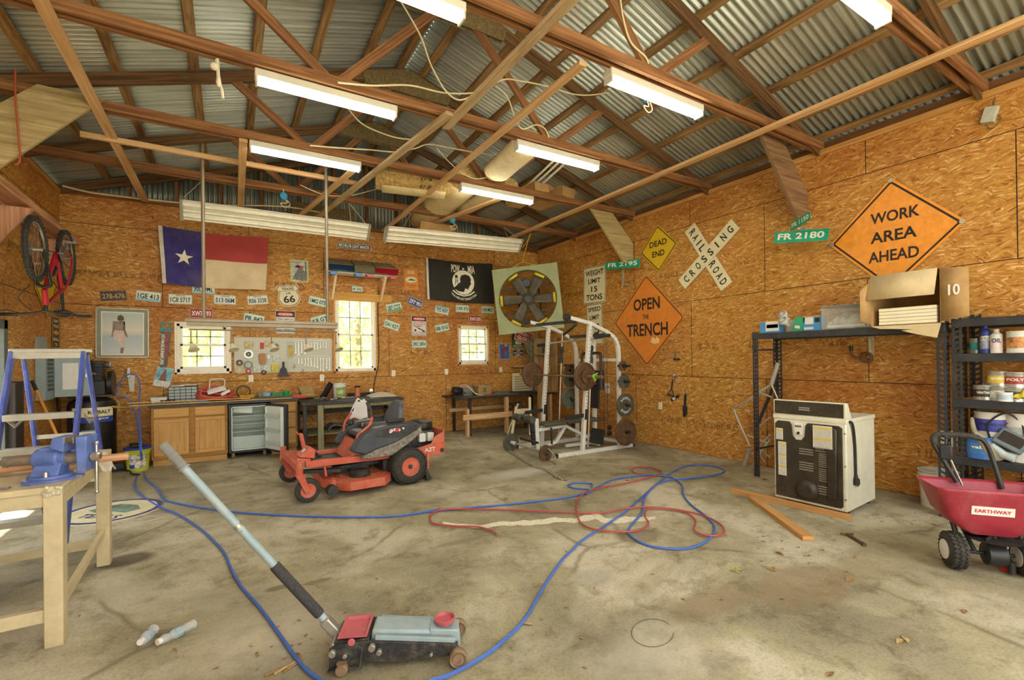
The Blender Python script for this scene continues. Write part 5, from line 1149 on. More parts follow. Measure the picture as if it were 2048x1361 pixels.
g = G(); g.box2((i0+.02, yf+.05, j0+.02), (i1-.02, yf+.06, .34)); g.box2((i0+.02, yf+.05, j0+.015), (i1-.02, 9.15, j0+.022)); g.build('crisper_drawer', CLR, t)
g = G(); g.box((.2, yf+.1, .775), (.27, .01, .12), mtx=M.Rotation(.12, 3, 'Y') @ M.Rotation(.35, 3, 'X')); g.build('freezer_flap', FRW, t)
fd = Fr((x1-.01, yf-.02, z0), V((.42, -.91, 0)), (0, 0, 1)); dh = z1-z0
g = G(); g.fbox(fd, 0, .54, 0, dh, -.03, .028); dr = g.build('fridge_door', FRG, t, bevel=.006)
g = G(); fi = Fr(fd.p(0, 0, .028), fd.r, fd.u); g.fbox(fi, .04, .5, .04, dh-.04, .0, .02)
for a in (.04, .48): g.fbox(fi, a, a+.02, .05, dh-.05, .02, .05)
g.build('door_liner', FRW, dr, bevel=.004)
for z in (.12, .33, .56): g = G(); g.fbox(fi, .06, .48, z, z+.012, .02, .07); g.fbox(fi, .06, .48, z+.012, z+.06, .062, .07); g.build('door_rack', CLR, dr)
for x in (.06, .5): g = G(); g.cyl((x-.02, yf+.04, .05), (x+.02, yf+.04, .05), .05, n=16); g.build('fridge_foot', mat('wood_round', '7a6238', .7), t)
# ---- things on the counter
ct = .921
g_ = 'clutter on the counter'
t = thing('drawer_organiser', 'black small parts cabinet of clear drawers on the counter', 'organiser', (-.62, 9.1, ct))
ox0, ox1 = -.80, -.42
g = G(); g.box2((ox0, 9.03, ct), (ox1, 9.2, ct+.25)); g.build('cabinet_shell', BKP, t, bevel=.003)
for r in range(5):
    for c in range(5):
        g = G(); a = ox0+.008+c*.0735; z = ct+.008+r*.048; g.box2((a, 9.015, z), (a+.066, 9.035, z+.038)); g.box2((a+.02, 9.005, z+.012), (a+.046, 9.015, z+.018)); g.build('small_drawer', CLR, t)
g = G(); g.box2((ox0+.02, 9.06, ct+.251), (ox0+.2, 9.18, ct+.262)); g.box2((ox0+.15, 9.08, ct+.262), (ox0+.36, 9.16, ct+.27)); g.build('paper_slips', PAP, label='paper slips on top of the small parts cabinet', cat='paper')
g = G(); g.hexa([(-1.0, 8.95, ct), (-.82, 8.95, ct), (-.82, 9.08, ct), (-1.0, 9.08, ct), (-1.02, 8.94, ct+.1), (-.81, 8.94, ct+.09), (-.81, 9.09, ct+.1), (-1.02, 9.09, ct+.09)]); g.build('paper_packet', PAP, bevel=.01, label='white paper packet at the left end of the counter', cat='packet')
for k in range(4): g = G(); g.cyl((-.87+k*.05, 8.9, ct), (-.87+k*.05, 8.9, ct+.055), .02, n=10); g.build('small_bottle', BKP, label='small black bottle before the white packet, %s from the left' % ordn[k], cat='bottle', group='small black bottles')
g = G(); 
for k in range(24): g.cyl((-.93+k*.022, 8.74, ct+.006), (-.93+k*.022, 8.74, ct+.03), .008, n=8)
g.box2((-.95, 8.73, ct), (-.41, 8.75, ct+.006)); g.build('socket_rail', STL, label='rail of chrome sockets along the front of the counter', cat='sockets')
ROD = wood('thin_rods', 'b98e40', 'e2c27a')
g = G(); g.cyl((-1.25, 8.71, ct+.045), (.95, 8.70, ct+.03), .007, n=8); g.build('thin_rod', ROD, label='long thin yellow rod along the counter, the upper of two', cat='rod')
g = G(); g.cyl((-1.22, 8.64, ct+.01), (.93, 8.64, ct+.01), .007, n=8); g.build('thin_rod', ROD, label='long thin yellow rod along the counter edge, the lower of two', cat='rod')
REDC = mat('cord_red', 'c2503a', .5, var=.08)
g = G(); rnd = random.Random(3); pts = []
for k in range(190): a = k/190*2*PI*8.5; r = .2+.03*math.sin(k*.37)+.012*math.sin(k*1.3); pts.append((-.18+r*1.15*math.cos(a), 9.0+r*.62*math.sin(a), ct+.015+.0011*k*(.6+.4*math.sin(a))+.02*math.sin(a*.5)**2))
pts += [(.1, 8.86, ct+.05), (.2, 8.78, ct+.02), (.3, 8.8, ct+.015)]
pts = [(-.55, 8.76, ct+.012), (-.5, 8.86, ct+.03)]+pts
g.tube(pts, .0125, 6); g.build('extension_cord', REDC, label='coil of red extension cord on the counter', cat='cord')
t = thing('work_light', 'white work light with a wire handle inside the coiled red cord', 'light', (-.16, 9.0, ct+.14))
g = G(); g.box((-.16, 8.98, ct+.175), (.26, .16, .05), mtx=M.Rotation(-.25, 3, 'Y') @ M.Rotation(.2, 3, 'X')); g.box((-.04, 8.95, ct+.13), (.14, .1, .05), mtx=M.Rotation(-.5, 3, 'Y')); g.build('lamp_body', PAP, t, bevel=.008)
g = G(); g.tube(spline([(-.26, 8.98, ct+.2), (-.25, 8.98, ct+.33), (-.2, 8.98, ct+.35), (-.09, 8.98, ct+.35), (-.05, 8.98, ct+.32), (-.06, 8.98, ct+.2)], 5), .008, 8); g.build('wire_handle', PAP, t)
def simple(name, fn, m_, label, cat, bevel=.004, **k):
    g = G(); fn(g); return g.build(name, m_, bevel=bevel, label=label, cat=cat, **k)
simple('blue_wrench', lambda g: (g.bar((-.42, 8.78, ct+.012), (-.28, 8.80, ct+.02), .05, .02), g.bar((-.52, 8.76, ct+.01), (-.42, 8.78, ct+.012), .02, .012)), mat('tool_blue', '3a6ab0', .4), 'blue handled tool left of the coiled red cord', 'tool')
simple('yellow_tray', lambda g: g.hexa([(.18, 9.0, ct), (.36, 9.0, ct), (.36, 9.15, ct), (.18, 9.15, ct), (.15, 8.98, ct+.07), (.39, 8.98, ct+.07), (.39, 9.17, ct+.07), (.15, 9.17, ct+.07)]), mat('tray_yellow', 'd0a02c', .45), 'yellow parts tray right of the coiled red cord', 'tray')
g = G(); g.torus((.22, 9.18, ct+.12), (.1, -1, .2), .1, .01, 24, 6); g.build('black_hoop', BKP, label='black hoop leaning behind the yellow tray', cat='hoop')
simple('blue_bag', lambda g: g.ball((.56, 9.05, ct+.055), .075, 8, (1.1, .8, .75)), mat('bag_blue', '8fb0bc', .4, var=.3), 'pale blue plastic bag on the counter', 'bag', 0)
simple('brown_jar', lambda g: g.lathe((.46, 9.06, ct), (0, 0, 1), [(0, 0), (.04, 0), (.04, .08), (.03, .1), (0, .1)], 14), mat('jar_brown', '8a7448', .4), 'small brown jar beside the pale blue bag', 'jar', 0)
simple('green_box', lambda g: g.box((.71, 9.0, ct+.045), (.16, .1, .09), .1), mat('box_green', '2f8a4a', .5, var=.3, scale=30), 'green carton with a red top on the counter', 'box')
simple('green_roll', lambda g: g.lathe((.86, 8.98, ct), (0, 0, 1), [(0, 0), (.055, 0), (.06, .03), (.045, .05), (.06, .1), (.05, .12), (0, .12)], 14), mat('roll_green', '2d9a52', .4), 'bright green plastic spool on the counter', 'spool', 0)
simple('yellow_block', lambda g: g.box((.6, 8.88, ct+.02), (.14, .06, .04), .1), mat('tray_yellow', 'd0a02c'), 'flat yellow block before the pale blue bag', 'block')
for k, (a, b, c, l) in enumerate(((.3, 1.32, 8.84, 'thin wooden stake on the counter, nearest the wall'), (.36, 1.36, 8.80, 'thin wooden stake on the counter, middle of three'), (.28, 1.25, 8.76, 'thin wooden stake on the counter, nearest the edge'))):
    board('wooden_stake', (a, c, ct+.012+.01*k), (b, c+.06, ct+.015+.01*k), .03, .012, l, mat('stake_green', 'a3a052', .7) if k == 1 else ROD, 'stake')
simple('spirit_level', lambda g: (g.box((.62, 8.69, ct+.025), (.62, .03, .045), .02)), mat('level_black', '3a382f', .4), 'long black level on the counter edge', 'level')
simple('red_level', lambda g: g.box((1.05, 8.68, ct+.022), (.22, .03, .04), .05), RED, 'short red level at the right end of the counter', 'level')
simple('tan_satchel', lambda g: g.hexa([(1.15, 9.19, ct-.03), (1.36, 9.19, ct-.03), (1.38, 9.25, ct-.03), (1.15, 9.25, ct-.03), (1.08, 9.3, ct+.16), (1.31, 9.3, ct+.18), (1.31, 9.327, ct+.18), (1.08, 9.327, ct+.16)]), mat('canvas_tan', 'a88c50', .8, var=.1), 'tan canvas apron leaning against the wall behind the stakes', 'apron')
# ---- black steel bench
BB = mat('bench_black', '2f2e29', .45, var=.25, dirt='6f6750', dirt_amt=.3); OLDW = wood('old_post', '6e6a4c', 'a39c74', streak='55523a')
bz = .86
t = thing('black_workbench', 'black topped steel workbench behind the mower', 'workbench', (1.9, 8.85, 0))
g = G(); g.box2((1.03, 8.38, bz-.05), (2.75, YB-.01, bz)); g.build('bench_top', BB, t, bevel=.004)
for x, y in ((1.08, 8.45), (1.08, 9.25), (2.68, 8.45), (2.68, 9.25)): g = G(); g.box2((x-.025, y-.025, 0), (x+.025, y+.025, bz-.05)); g.build('leg', BB, t)
for z in (.3, .62): g = G(); g.box2((1.1, 9.2, z-.04), (2.66, 9.24, z+.02)); g.box2((1.1, 8.5, z-.02), (1.14, 9.2, z+.02)); g.box2((2.62, 8.5, z-.02), (2.66, 9.2, z+.02)); g.build('rail', BB, t)
g = G(); g.box2((1.38, 8.44, bz-.12), (2.6, 8.49, bz-.051)); g.build('front_rail', OLDW, t); g = G(); g.box2((1.14, 8.55, .28), (2.62, 9.2, .3)); g.build('lower_shelf', OLDW, t)
g = G(); g.box2((1.28, 8.42, 0), (1.37, 8.5, bz-.051)); g.build('wooden_post', OLDW, t, bevel=.003)
bt = bz+.001
t = pail('bucket', (1.75, 9.05, bt), .10, .115, .27, PAP, 'white bucket with a green label on the black workbench', bands=((.03, .19, -2.3, -.6, mat('label_green', '8aa83c', .5), 'green_label'), (.08, .15, -2.2, -.7, mat('label_print', 'd6d8b8', .5, var=.5, scale=40), 'label_print')), handle=False, nring=1)
t = thing('spray_can', 'orange can with black lid on the black workbench', 'can', (2.05, 8.95, bt))
g = G(); g.lathe((2.05, 8.95, bt), (0, 0, 1), [(0, 0), (.05, 0), (.05, .17), (.045, .18), (0, .18)], 20); g.build('can_body', mat('can_orange', 'c9703a', .45, var=.25, scale=30), t); g = G(); g.lathe((2.05, 8.95, bt+.18), (0, 0, 1), [(0, 0), (.047, 0), (.047, .035), (.0, .035)], 20); g.build('can_lid', BKP, t)
g = G()
for k in range(26): a = k*.9; g.torus((1.45+.16*k/26, 9.02+.03*k/26, bt+.02+.26*(k/26)**1.2), (.6, .1, .8), .045, .008, 10, 5)
g.build('coiled_airline', BKP, label='black coiled air line beside the white and green bucket', cat='hose')
rnd = random.Random(11)
TG = [mat('tool_a', '8d8a80', .35, metal=.6), mat('tool_b', '4b4238', .5), mat('tool_c', '9c4a38', .5), mat('tool_d', 'b8b4a0', .4)]
pl = ['nearest the bucket', 'nearest the bench edge', 'in the middle of the heap', 'under the others', 'at the left of the heap', 'with a red grip', 'lying crosswise', 'at the right of the heap', 'with a bent shank', 'closest to the orange can']
for k in range(10):
    x = 1.35+.065*k+rnd.uniform(-.02, .02); y = 8.52+rnd.uniform(0, .22); a = rnd.uniform(0, PI); r_ = V((math.cos(a), math.sin(a), 0))
    g = G(); p = V((x, y, bt+.016+.002*k)); g.tube([p-r_*.09, p-r_*.02, p+r_*.09], [.013, .011, .006], 7); g.ball(p+r_*.095, .014, 5); g.build('hand_tool', TG[k % 4], label='small hand tool on the black workbench, %s' % pl[k], cat='tool', group='heap of hand tools')
g = G(); g.tube(spline([(1.25+.05*math.sin(k*1.9)+.012*k, 8.55+.06*math.cos(k*2.3), bt+.012+.045*abs(math.sin(k*1.1))) for k in range(16)], 6), .007, 6); g.build('wire_tangle', TG[0], label='tangle of silver wire at the left of the tool heap', cat='wire')
g = G(); g.sheet(lambda u, v: (2.2+.5*u, 8.6+.42*v, bt+.006+.085*math.sin(PI*u)**.6*math.sin(PI*v)**.6*(.85+.15*math.sin(u*23+v*17))), 20, 16); g.build('fleece_pad', mat('fleece', 'c9bd9c', .95, var=.2, scale=60), solid=.008, label='cream fleece pad on the right end of the black workbench', cat='pad')
simple('power_strip', lambda g: g.box2((1.95, 9.24, bt), (2.7, 9.3, bt+.06)), BKP, 'black strip along the wall on the black workbench', 'power strip')
g = G(); g.lathe((2.35, 9.15, bt+.1), (0, -1, 0), [(0, 0), (.035, 0), (.035, .025), (0, .025)], 16); g.cyl((2.35, 9.14, bt), (2.35, 9.14, bt+.07), .008); g.build('pressure_gauge', CHR, label='small round gauge near the wall on the black workbench', cat='gauge')
g = G(); g.sheet(lambda u, v: (1.5+.5*u, 8.75+.4*v, .315+.1*math.sin(PI*u)*.9+.0*math.sin(PI*v)+.04*math.sin(u*9)), 8, 8); g.build('grey_tarp', mat('tarp_grey', '8b9088', .8), solid=.01, label='grey tarp bundle on the lower shelf of the black workbench', cat='tarp')
# ---- pegboard
fr, w_, h_ = wq('B', .02, (468.6, 675), (663.6, 676.9), (663.6, 743.5), (468, 746.7))
k = NT('pegboard_white'); uv = k.n('SeparateXYZ', {0: k.uv(1/.0254, 1/.0254)}).outputs
fx = k.math('SUBTRACT', k.math('FRACT', uv[0]), .5); fy = k.math('SUBTRACT', k.math('FRACT', uv[1]), .5)
d2 = k.math('ADD', k.math('MULTIPLY', fx, fx), k.math('MULTIPLY', fy, fy)); k.set('Base Color', k.mix(k.math('LESS_THAN', d2, .035), 'cfcdb4', '4f4a38')); k.set('Roughness', .5)
g = G(); q = [(-w_/2, -h_/2), (w_/2, -h_/2), (w_/2, h_/2), (-w_/2, h_/2)]; g.poly(fr, q, -.006, 0)
g.build('pegboard', k.m, label='white pegboard on the back wall between two windows', cat='pegboard')
pegfr = fr
def pg(px, py): p = PY(px, py, YB-.02)-fr.o; return p.dot(fr.r), p.dot(fr.u)
WRN = mat('wrench_chrome', 'a9a698', .25, metal=.85, var=.1)
def wrench(x, y, L, label):
    g = G(); r_ = .010+.022*L
    g.fbox(fr, x-.35*r_, x+.35*r_, y-L+r_, y-r_, .012, .018)
    ring_ = lambda cy: (circ(r_, 12, x, cy), circ(r_*.55, 12, x, cy))
    g.ring(fr, *ring_(y-r_), .01, .02)
    c = y-L+r_; g.poly(fr, [(x+r_*.5, c+r_*.9), (x-r_*.5, c+r_*.9), (x-r_*1.1, c-.1*r_), (x-r_*.9, c-r_), (x-r_*.35, c-r_*.8), (x-r_*.3, c), (x+r_*.3, c), (x+r_*.35, c-r_*.8), (x+r_*.9, c-r_), (x+r_*1.1, c-.1*r_)], .01, .02)
    g.build('wrench', WRN, label=label, cat='wrench', group='wrenches on the pegboard', bevel=.001)
    
for row, yy, xs in ((0, 684.5, [(591, 24), (597, 27), (603, 22), (609.5, 25), (616, 19), (622, 17), (628.5, 16), (634.5, 15), (640.5, 12), (646, 11), (651.5, 13)]), (1, 716, [(597, 13), (603.5, 12), (610, 16), (616, 17), (622, 18), (628.5, 19), (634.5, 21), (640.5, 26), (646, 28), (653, 22), (658, 26)])):
    n_ = len(xs)
    for k_, (px, L) in enumerate(xs):
        x, y = pg(px, yy); z_ = pg(px, yy+L)[1]
        q_ = ['first', 'second', 'third', 'fourth', 'fifth', 'sixth', 'seventh', 'eighth', 'ninth', 'tenth', 'eleventh'][k_]
        wrench(x, y, y-z_, 'chrome wrench, %s from the left in the %s row on the pegboard' % (q_, 'upper' if row == 0 else 'lower'))
    a = pg(590, yy-2); b = pg(658, yy-2); g = G(); g.fbox(fr, a[0], b[0], a[1]-.004, a[1]+.02, .001, .010); g.build('wrench_rack', PAP, label='white wrench rack strip, %s on the pegboard' % ('upper' if row == 0 else 'lower'), cat='rack')
def roll(px, py, r_, hole_, m_, label, core=None, th=.03):
    x, y = pg(px, py); t = thing('tape_roll', label, 'tape', tuple(fr.p(x, y)), group='tape rolls on the pegboard'); g = G(); g.ring(fr, circ(r_, 20, x, y), circ(hole_, 20, x, y), .001, th); g.build('roll_body', m_, t)
    if core: g = G(); g.ring(fr, circ(hole_, 16, x, y), circ(hole_*.45, 16, x, y), .003, th-.008); g.build('roll_core', core, t)
roll(479, 726, .05, .025, mat('tape_dark', '4a3c28', .5), 'dark brown tape roll at the left of the pegboard')
roll(479, 739.5, .075, .045, mat('tape_cream', 'cdb57c', .6), 'large cream masking tape roll at the lower left of the pegboard')
roll(497, 709, .075, .042, mat('tape_silver', 'c0c0b4', .3, metal=.4), 'silver tape roll with a brown core', mat('tape_dark', '4a3c28'))
roll(496.5, 730, .068, .045, mat('tape_grey', '7f8577', .4), 'grey wire coil on the pegboard')
roll(497, 742.5, .045, .02, mat('tape_red', 'b83a48', .5), 'red tape roll at the foot of the pegboard', PAP)
roll(527.5, 745.5, .042, .02, mat('tape_wine', '4a1c1c', .5), 'dark wine tape roll at the foot of the pegboard')
def hang(px, py, w_, h_, m_, name, label, cat, a=0.0, d=.02, rad=.01):
    x, y = pg(px, py); q = fr.at(x, y, 0, a); g = G(); g.poly(q, rrect(w_, h_, rad), .001, d); return g.build(name, m_, bevel=.003, label=label, cat=cat)
hang(525, 718, .10, .19, mat('cord_copper', '9a6a34', .4, metal=.3), 'copper_coil', 'hank of copper coloured wire on the pegboard', 'wire', .08, .05, .03)
hang(550, 736, .12, .13, mat('pack_yellow', 'd0b830', .4, var=.3, scale=25), 'yellow_pack', 'yellow blister pack at the lower middle of the pegboard', 'pack')
hang(514, 737, .12, .15, mat('bag_clear', 'bfc4b0', .3, var=.3, scale=25), 'parts_bag', 'clear bag of parts with pink print on the pegboard', 'bag', .1)
hang(534, 736, .11, .11, mat('bag_clear'), 'parts_bag', 'clear bag of parts beside the yellow pack', 'bag', -.1)
hang(498, 690, .14, .12, mat('pack_cream', 'c9b98a', .5, var=.3, scale=25), 'blister_pack', 'cream blister pack at the upper left of the pegboard', 'pack')
hang(538, 688, .13, .10, mat('pack_cream'), 'blister_pack', 'cream blister pack at the upper middle of the pegboard', 'pack')
hang(524, 692, .06, .11, RED, 'red_screwdrivers', 'red handled cutters on the pegboard', 'tool')
hang(552, 692.5, .085, .085, mat('lens_grey', '5c6468', .3), 'caster_wheel', 'dark round caster in a pack on the pegboard', 'caster', 0, .03, .042)
hang(537, 714, .05, .09, STL, 'caliper_tool', 'small steel tool on the pegboard', 'tool')
hang(552, 716, .12, .14, mat('bag_clear'), 'parts_bag', 'clear bag of parts at the middle of the pegboard', 'bag')
t = thing('level_bottle', 'tall clear tube with yellow fill on the pegboard', 'tube', tuple(fr.p(*pg(581, 700)))); x, y = pg(581, 700)
g = G(); g.poly(fr.at(x, y), rrect(.10, .30, .02), .001, .03); g.build('tube_body', CLR, t); g = G(); g.poly(fr.at(x, y-.02), rrect(.075, .2, .01), .0305, .033); g.build('tube_label', mat('label_ochre', 'c9a63c', .5, var=.2), t)
for px, py, l in ((588, 733, 'small hook with a ring, left of the lower wrenches'), (604.5, 742, 'small hook with a clip at the foot of the pegboard')):
    x, y = pg(px, py); g = G(); g.tube(spline([fr.p(x, y+.03, .0), fr.p(x, y+.03, .03), fr.p(x+.02, y, .03), fr.p(x, y-.03, .03), fr.p(x-.015, y, .03)], 5), .005, 6); g.build('peg_hook', STL, label=l, cat='hook')
a = PY(567, 745, YB-.06); b_ = Fr(V((a.x, YB-.06, a.z)), (1, 0, 0)); t = thing('tower_ornament', 'black tower shaped metal stand below the pegboard', 'ornament', tuple(a))
g = G(); g.fbox(b_, -.09, .09, -.07, -.045, -.04, .04); g.poly(b_, [(-.07, -.045), (.07, -.045), (.05, .06), (.02, .09), (.015, .16), (-.015, .16), (-.02, .09), (-.05, .06)], -.02, .02); g.poly(b_, circ(.02, 12, 0, .17), -.015, .015); g.fbox(b_, -.012, .012, -.02, .03, -.06, -.02); g.build('stand_body', BKP, t)
# ---- light bar on its shelf over the tall window
SHW = wood('shelf_pine', 'd9b384', 'f0d6b0', gs=(1, 30))
t = thing('light_bar_shelf', 'pale bracket board over the tall window carrying the light bar', 'shelf', (2.2, YB, 2.7))
a = PY(653, 574, YB); b = PY(782, 586, YB); g = G(); g.box2((a.x, YB-.03, 2.69), (b.x, YB-.002, 2.84)); g.build('back_board', wood('board_ochre', 'b8873c', 'd9ac5c'), t, bevel=.002)
for px in (664, 761):
    x = PY(px, 585, YB-.03).x; g = G(); g.bar((x, YB-.035, 2.72), (x+.02, YB-.33, 3.14), .04, .04); g.bar((x+.01, YB-.035, 3.12), (x+.01, YB-.36, 3.14), .04, .03); g.bar((x+.01, YB-.2, 3.0), (x+.01, YB-.2, 3.13), .03, .03); g.build('bracket', SHW, t, bevel=.002)
t = thing('police_light_bar', 'blue and red emergency light bar on the wooden brackets', 'light bar', (2.2, YB-.25, 3.16))
lx0, lx1 = 1.55, 2.86
def lb(x0, x1, m_, nm, y0, y1, z0, z1, c0=0, c1=0): g = G(); g.hexa([(x0+c0, y0, z0), (x1-c1, y0, z0), (x1-c1, y1, z0), (x0+c0, y1, z0), (x0, y0+.03, z1), (x1, y0+.03, z1), (x1, y1, z1), (x0, y1, z1)]); g.build(nm, m_, t, bevel=.008)
lb(lx0+.02, lx1-.02, PAP, 'base_tray', YB-.40, YB-.08, 3.158, 3.185)
def lens(n_, c, tr): k = NT(n_); k.set('Base Color', c); k.set('Roughness', .08); k.set('Specular IOR Level', .7); return k.m
LBL, LRD, LCL = lens('lens_blue', '16344a', 0), lens('lens_red', '8e1620', 0), lens('lens_clear', '6b6a4a', 0)
lb(lx0, lx0+.46, LBL, 'blue_lens', YB-.43, YB-.06, 3.187, 3.30, .03); lb(lx0+.465, lx1-.46, LCL, 'clear_lens', YB-.43, YB-.06, 3.187, 3.30); lb(lx1-.455, lx1, LRD, 'red_lens', YB-.43, YB-.06, 3.187, 3.30, 0, .03)
DTO = mat('dusty_top', '8a7a58', .9, var=.15)
for x0, x1 in ((lx0, lx0+.46), (lx0+.465, lx1-.46), (lx1-.455, lx1)): g = G(); g.hexa([(x0+.01, YB-.40, 3.302), (x1-.01, YB-.40, 3.302), (x1-.01, YB-.07, 3.302), (x0+.01, YB-.07, 3.302), (x0+.01, YB-.40, 3.312), (x1-.01, YB-.40, 3.312), (x1-(.06 if x1 == lx1 else .01), YB-.07, 3.47), (x0+(.06 if x0 == lx0 else .01), YB-.07, 3.47)]); g.build('dusty_cover', DTO, t, bevel=.01)
for x, m_ in ((lx0+.09, 'small_blue'), (lx0+.53, 'small_blue'), (lx0+.74, 'small_red'), (lx1-.12, 'small_red')): g = G(); g.hexa([(x-.05, YB-.45, 3.1), (x+.05, YB-.45, 3.1), (x+.05, YB-.35, 3.1), (x-.05, YB-.35, 3.1), (x-.07, YB-.46, 3.157), (x+.07, YB-.46, 3.157), (x+.07, YB-.33, 3.157), (x-.07, YB-.33, 3.157)]); g.build('side_lamp', mat('lens_b2', '3a76b8', .2) if 'blue' in m_ else mat('lens_r2', 'c2505a', .2), t, bevel=.008)
panel('licence_plate', wallp('B', 714.5, 578.5, .034), .21, .105, PLG, 'small licence plate on the board over the tall window', [('0K ZAZ', 0, -.02, .84, .5)], INK, rad=.015, thick=.003, border=.006, cat='licence plate', group='licence plates on the back wall')
cable('wire', [PY(a, b, YB-.02) for a, b in ((757, 580), (756, 640), (758, 700), (756, 735))]+[PY(750, 760, YB-.03), PY(747, 783, YB-.05)], .007, BKP, 'black wire running down right of the tall window', 'wire')
cable('wall_cable', [PY(a, b, YB-.02) for a, b in ((998, 655), (988, 675), (978, 700), (977, 740), (977, 778))], .006, mat('cord_pink', 'c98a62', .5), 'pale orange cord running down right of the smallest window', 'cord')
# ---- big fan hanging in the corner
fc = PY(1056, 598, 8.2); to = (V((0, 0, 0))-V((fc.x, fc.y, 0))).normalized(); ff = Fr(fc, V((0, 0, 1)).cross(to), (0, 0, 1)).at(0, 0, 0, math.radians(5.8)); A = .685
FANG = mat('fan_green', '9aa070', .55, var=.08, scale=4); BLD = mat('fan_blade', '5a523e', .5, var=.3, scale=6); YT = mat('tip_yellow', 'e3c52e', .5)
t = thing('shop_fan', 'big green square six bladed fan hanging in the corner on yellow rope', 'fan', tuple(fc))
sq = []
N_ = 48
for k in range(N_): a = 2*PI*k/N_; m_ = max(abs(math.cos(a)), abs(math.sin(a))); sq.append((A*math.cos(a)/m_, A*math.sin(a)/m_))
g = G(); g.ring(ff, sq, circ(.62, N_), -.01, .01); g.build('fan_panel', FANG, t)
g = G(); g.ring(ff, circ(.62, N_), circ(.605, N_), -.22, .03); g.build('fan_shroud', FANG, t)
for k in range(6):
    a = math.radians(-2+60*k); q = ff.at(0, 0, -.06, a); g = G()
    def bf(u, v, lo=.1, hi=.53): r = lo+(hi-lo)*u; wd = .075+.035*min(1, u*1.5); y = (v-.5)*2*wd; return q.p(r, y, -y*.42*(1-.35*u)+.0)
    g.sheet(bf, 6, 4); bl = g.build('blade', BLD, t, solid=.008)
    g = G(); g.sheet(lambda u, v: bf(1+.13*u, v), 1, 4); g.build('blade_tip', YT, bl, solid=.009)
g = G(); g.lathe(ff.p(0, 0, -.1), ff.n, [(0, 0), (.1, 0), (.1, .05), (.07, .06), (.07, .09), (0, .09)], 12); g.build('hub', mat('hub_dark', '3c3c34', .5), t)
g = G(); g.lathe(ff.p(.0, .36, -.28), ff.n, [(0, 0), (.095, 0), (.1, .02), (.1, .14), (.08, .16), (0, .16)], 18); g.build('fan_motor', mat('motor_grey', '43484a', .5), t)
for y in (.27, -.27): g = G(); g.bar(ff.p(-.61, y, -.19), ff.p(.61, y+.02, -.19), .02, .03); g.build('strut', BKP, t)
for x in (-.2, .25): g = G(); g.bar(ff.p(x, -.56, -.205), ff.p(x, .56, -.205), .02, .03); g.build('strut', BKP, t)
top = V((fc.x-.09, 7.95, 4.1)); kn = ff.p(-.03, A+.1, 0)
g = G(); g.tube([ff.p(-.26, A-.01, .015), kn, ff.p(.24, A-.01, .015)], .008, 6); g.tube([kn, top], .009, 6); g.tube([kn+V((.02, 0, .3)), top+V((.05, 0, 0))], .007, 6); g.build('yellow_rope', mat('rope_yellow', 'd3a52c', .7), t)
# ---- rear table in the corner
TBK = mat('table_black', '2b2822', .45, var=.2, dirt='6d6348', dirt_amt=.3); tz = .78
t = thing('corner_table', 'long black topped table under the smallest window', 'table', (5.0, 8.85, 0))
g = G(); g.hexa([(3.88, 8.42, tz-.03), (6.2, 8.42, tz-.03), (6.2, YB-.01, tz-.03), (3.88, YB-.01, tz-.03), (3.88, 8.42, tz), (6.2, 8.42, tz), (6.2, YB-.01, tz), (3.88, YB-.01, tz)]); g.build('table_top', TBK, t, bevel=.004)
for x, y in ((4.13, 8.48), (4.13, 9.25), (6.12, 9.25)): g = G(); g.box2((x-.025, y-.025, 0), (x+.025, y+.025, tz-.03)); g.build('leg', TBK, t)
for x in (4.075, 4.98, 6.1): g = G(); g.box2((x-.03 if x > 4.1 else x-.025, 8.44, 0), (x+.03 if x > 4.1 else x+.025, 8.53, tz-.031 if x > 4.1 else .55)); g.build('wooden_leg', BR, t)
g = G(); g.box2((3.95, 8.40, .33), (5.08, 8.437, .44)); g.build('cross_board', BR, t); g = G(); g.box2((4.0, 9.2, .42), (5.9, 9.23, .5)); g.build('cross_board', BR, t)
tt = tz+.001
t = thing('electric_motor', 'grey and black electric motor with loose wires on the corner table', 'motor', (4.1, 8.95, tt))
g = G(); g.lathe((3.98, 8.95, tt+.1), (1, .1, 0), [(0, 0), (.085, .005), (.095, .03), (.095, .16), (.08, .19), (0, .19)], 20); g.box((4.07, 8.95, tt+.012), (.22, .17, .024)); g.build('motor_case', BKP, t)
g = G(); g.lathe((4.2, 8.97, tt+.1), (1, .1, 0), [(.05, 0), (.06, .08), (.09, .1), (.095, .2), (.06, .24), (0, .25)], 20); g.box((4.3, 8.98, tt+.012), (.2, .15, .024)); g.build('pump_head', mat('pump_grey', '8a8878', .5), t)
g = G(); g.tube(spline([(4.05, 8.86, tt+.2), (4.2, 8.8, tt+.23), (4.32, 8.78, tt+.12), (4.45, 8.74, tt+.01), (4.7, 8.7, tt+.008)], 6), .006, 6); g.tube(spline([(4.1, 8.87, tt+.19), (4.28, 8.8, tt+.17), (4.4, 8.76, tt+.05), (4.55, 8.66, tt+.007)], 6), .006, 6); g.build('loose_wires', PAP, t)
t = obox('cardboard_box', Fr((4.67, 9.0, tt), (1, .05, 0), (0, 0, 1)), .32, .26, .2, CARD, 'small cardboard box beside the motor on the corner table', flaps=.04)
fb = Fr((4.67, 9.0, tt), (1, .05, 0), (0, 0, 1)); g = G(); q = Fr(fb.p(0, 0, .131), fb.r, (0, 0, 1)); q = Fr(fb.o+V((0, -.131, .1)), fb.r, (0, 0, 1)); g.fbox(q, -.03, .05, -.05, .05, .0, .002); g.build('green_print', mat('print_leaf', '5f7a3c', .6), t)
g = G()
for k in range(3): g.torus((5.0, 8.75, tt+.012+.018*k), (0, 0, 1), .2-.015*k, .010, 28, 6)
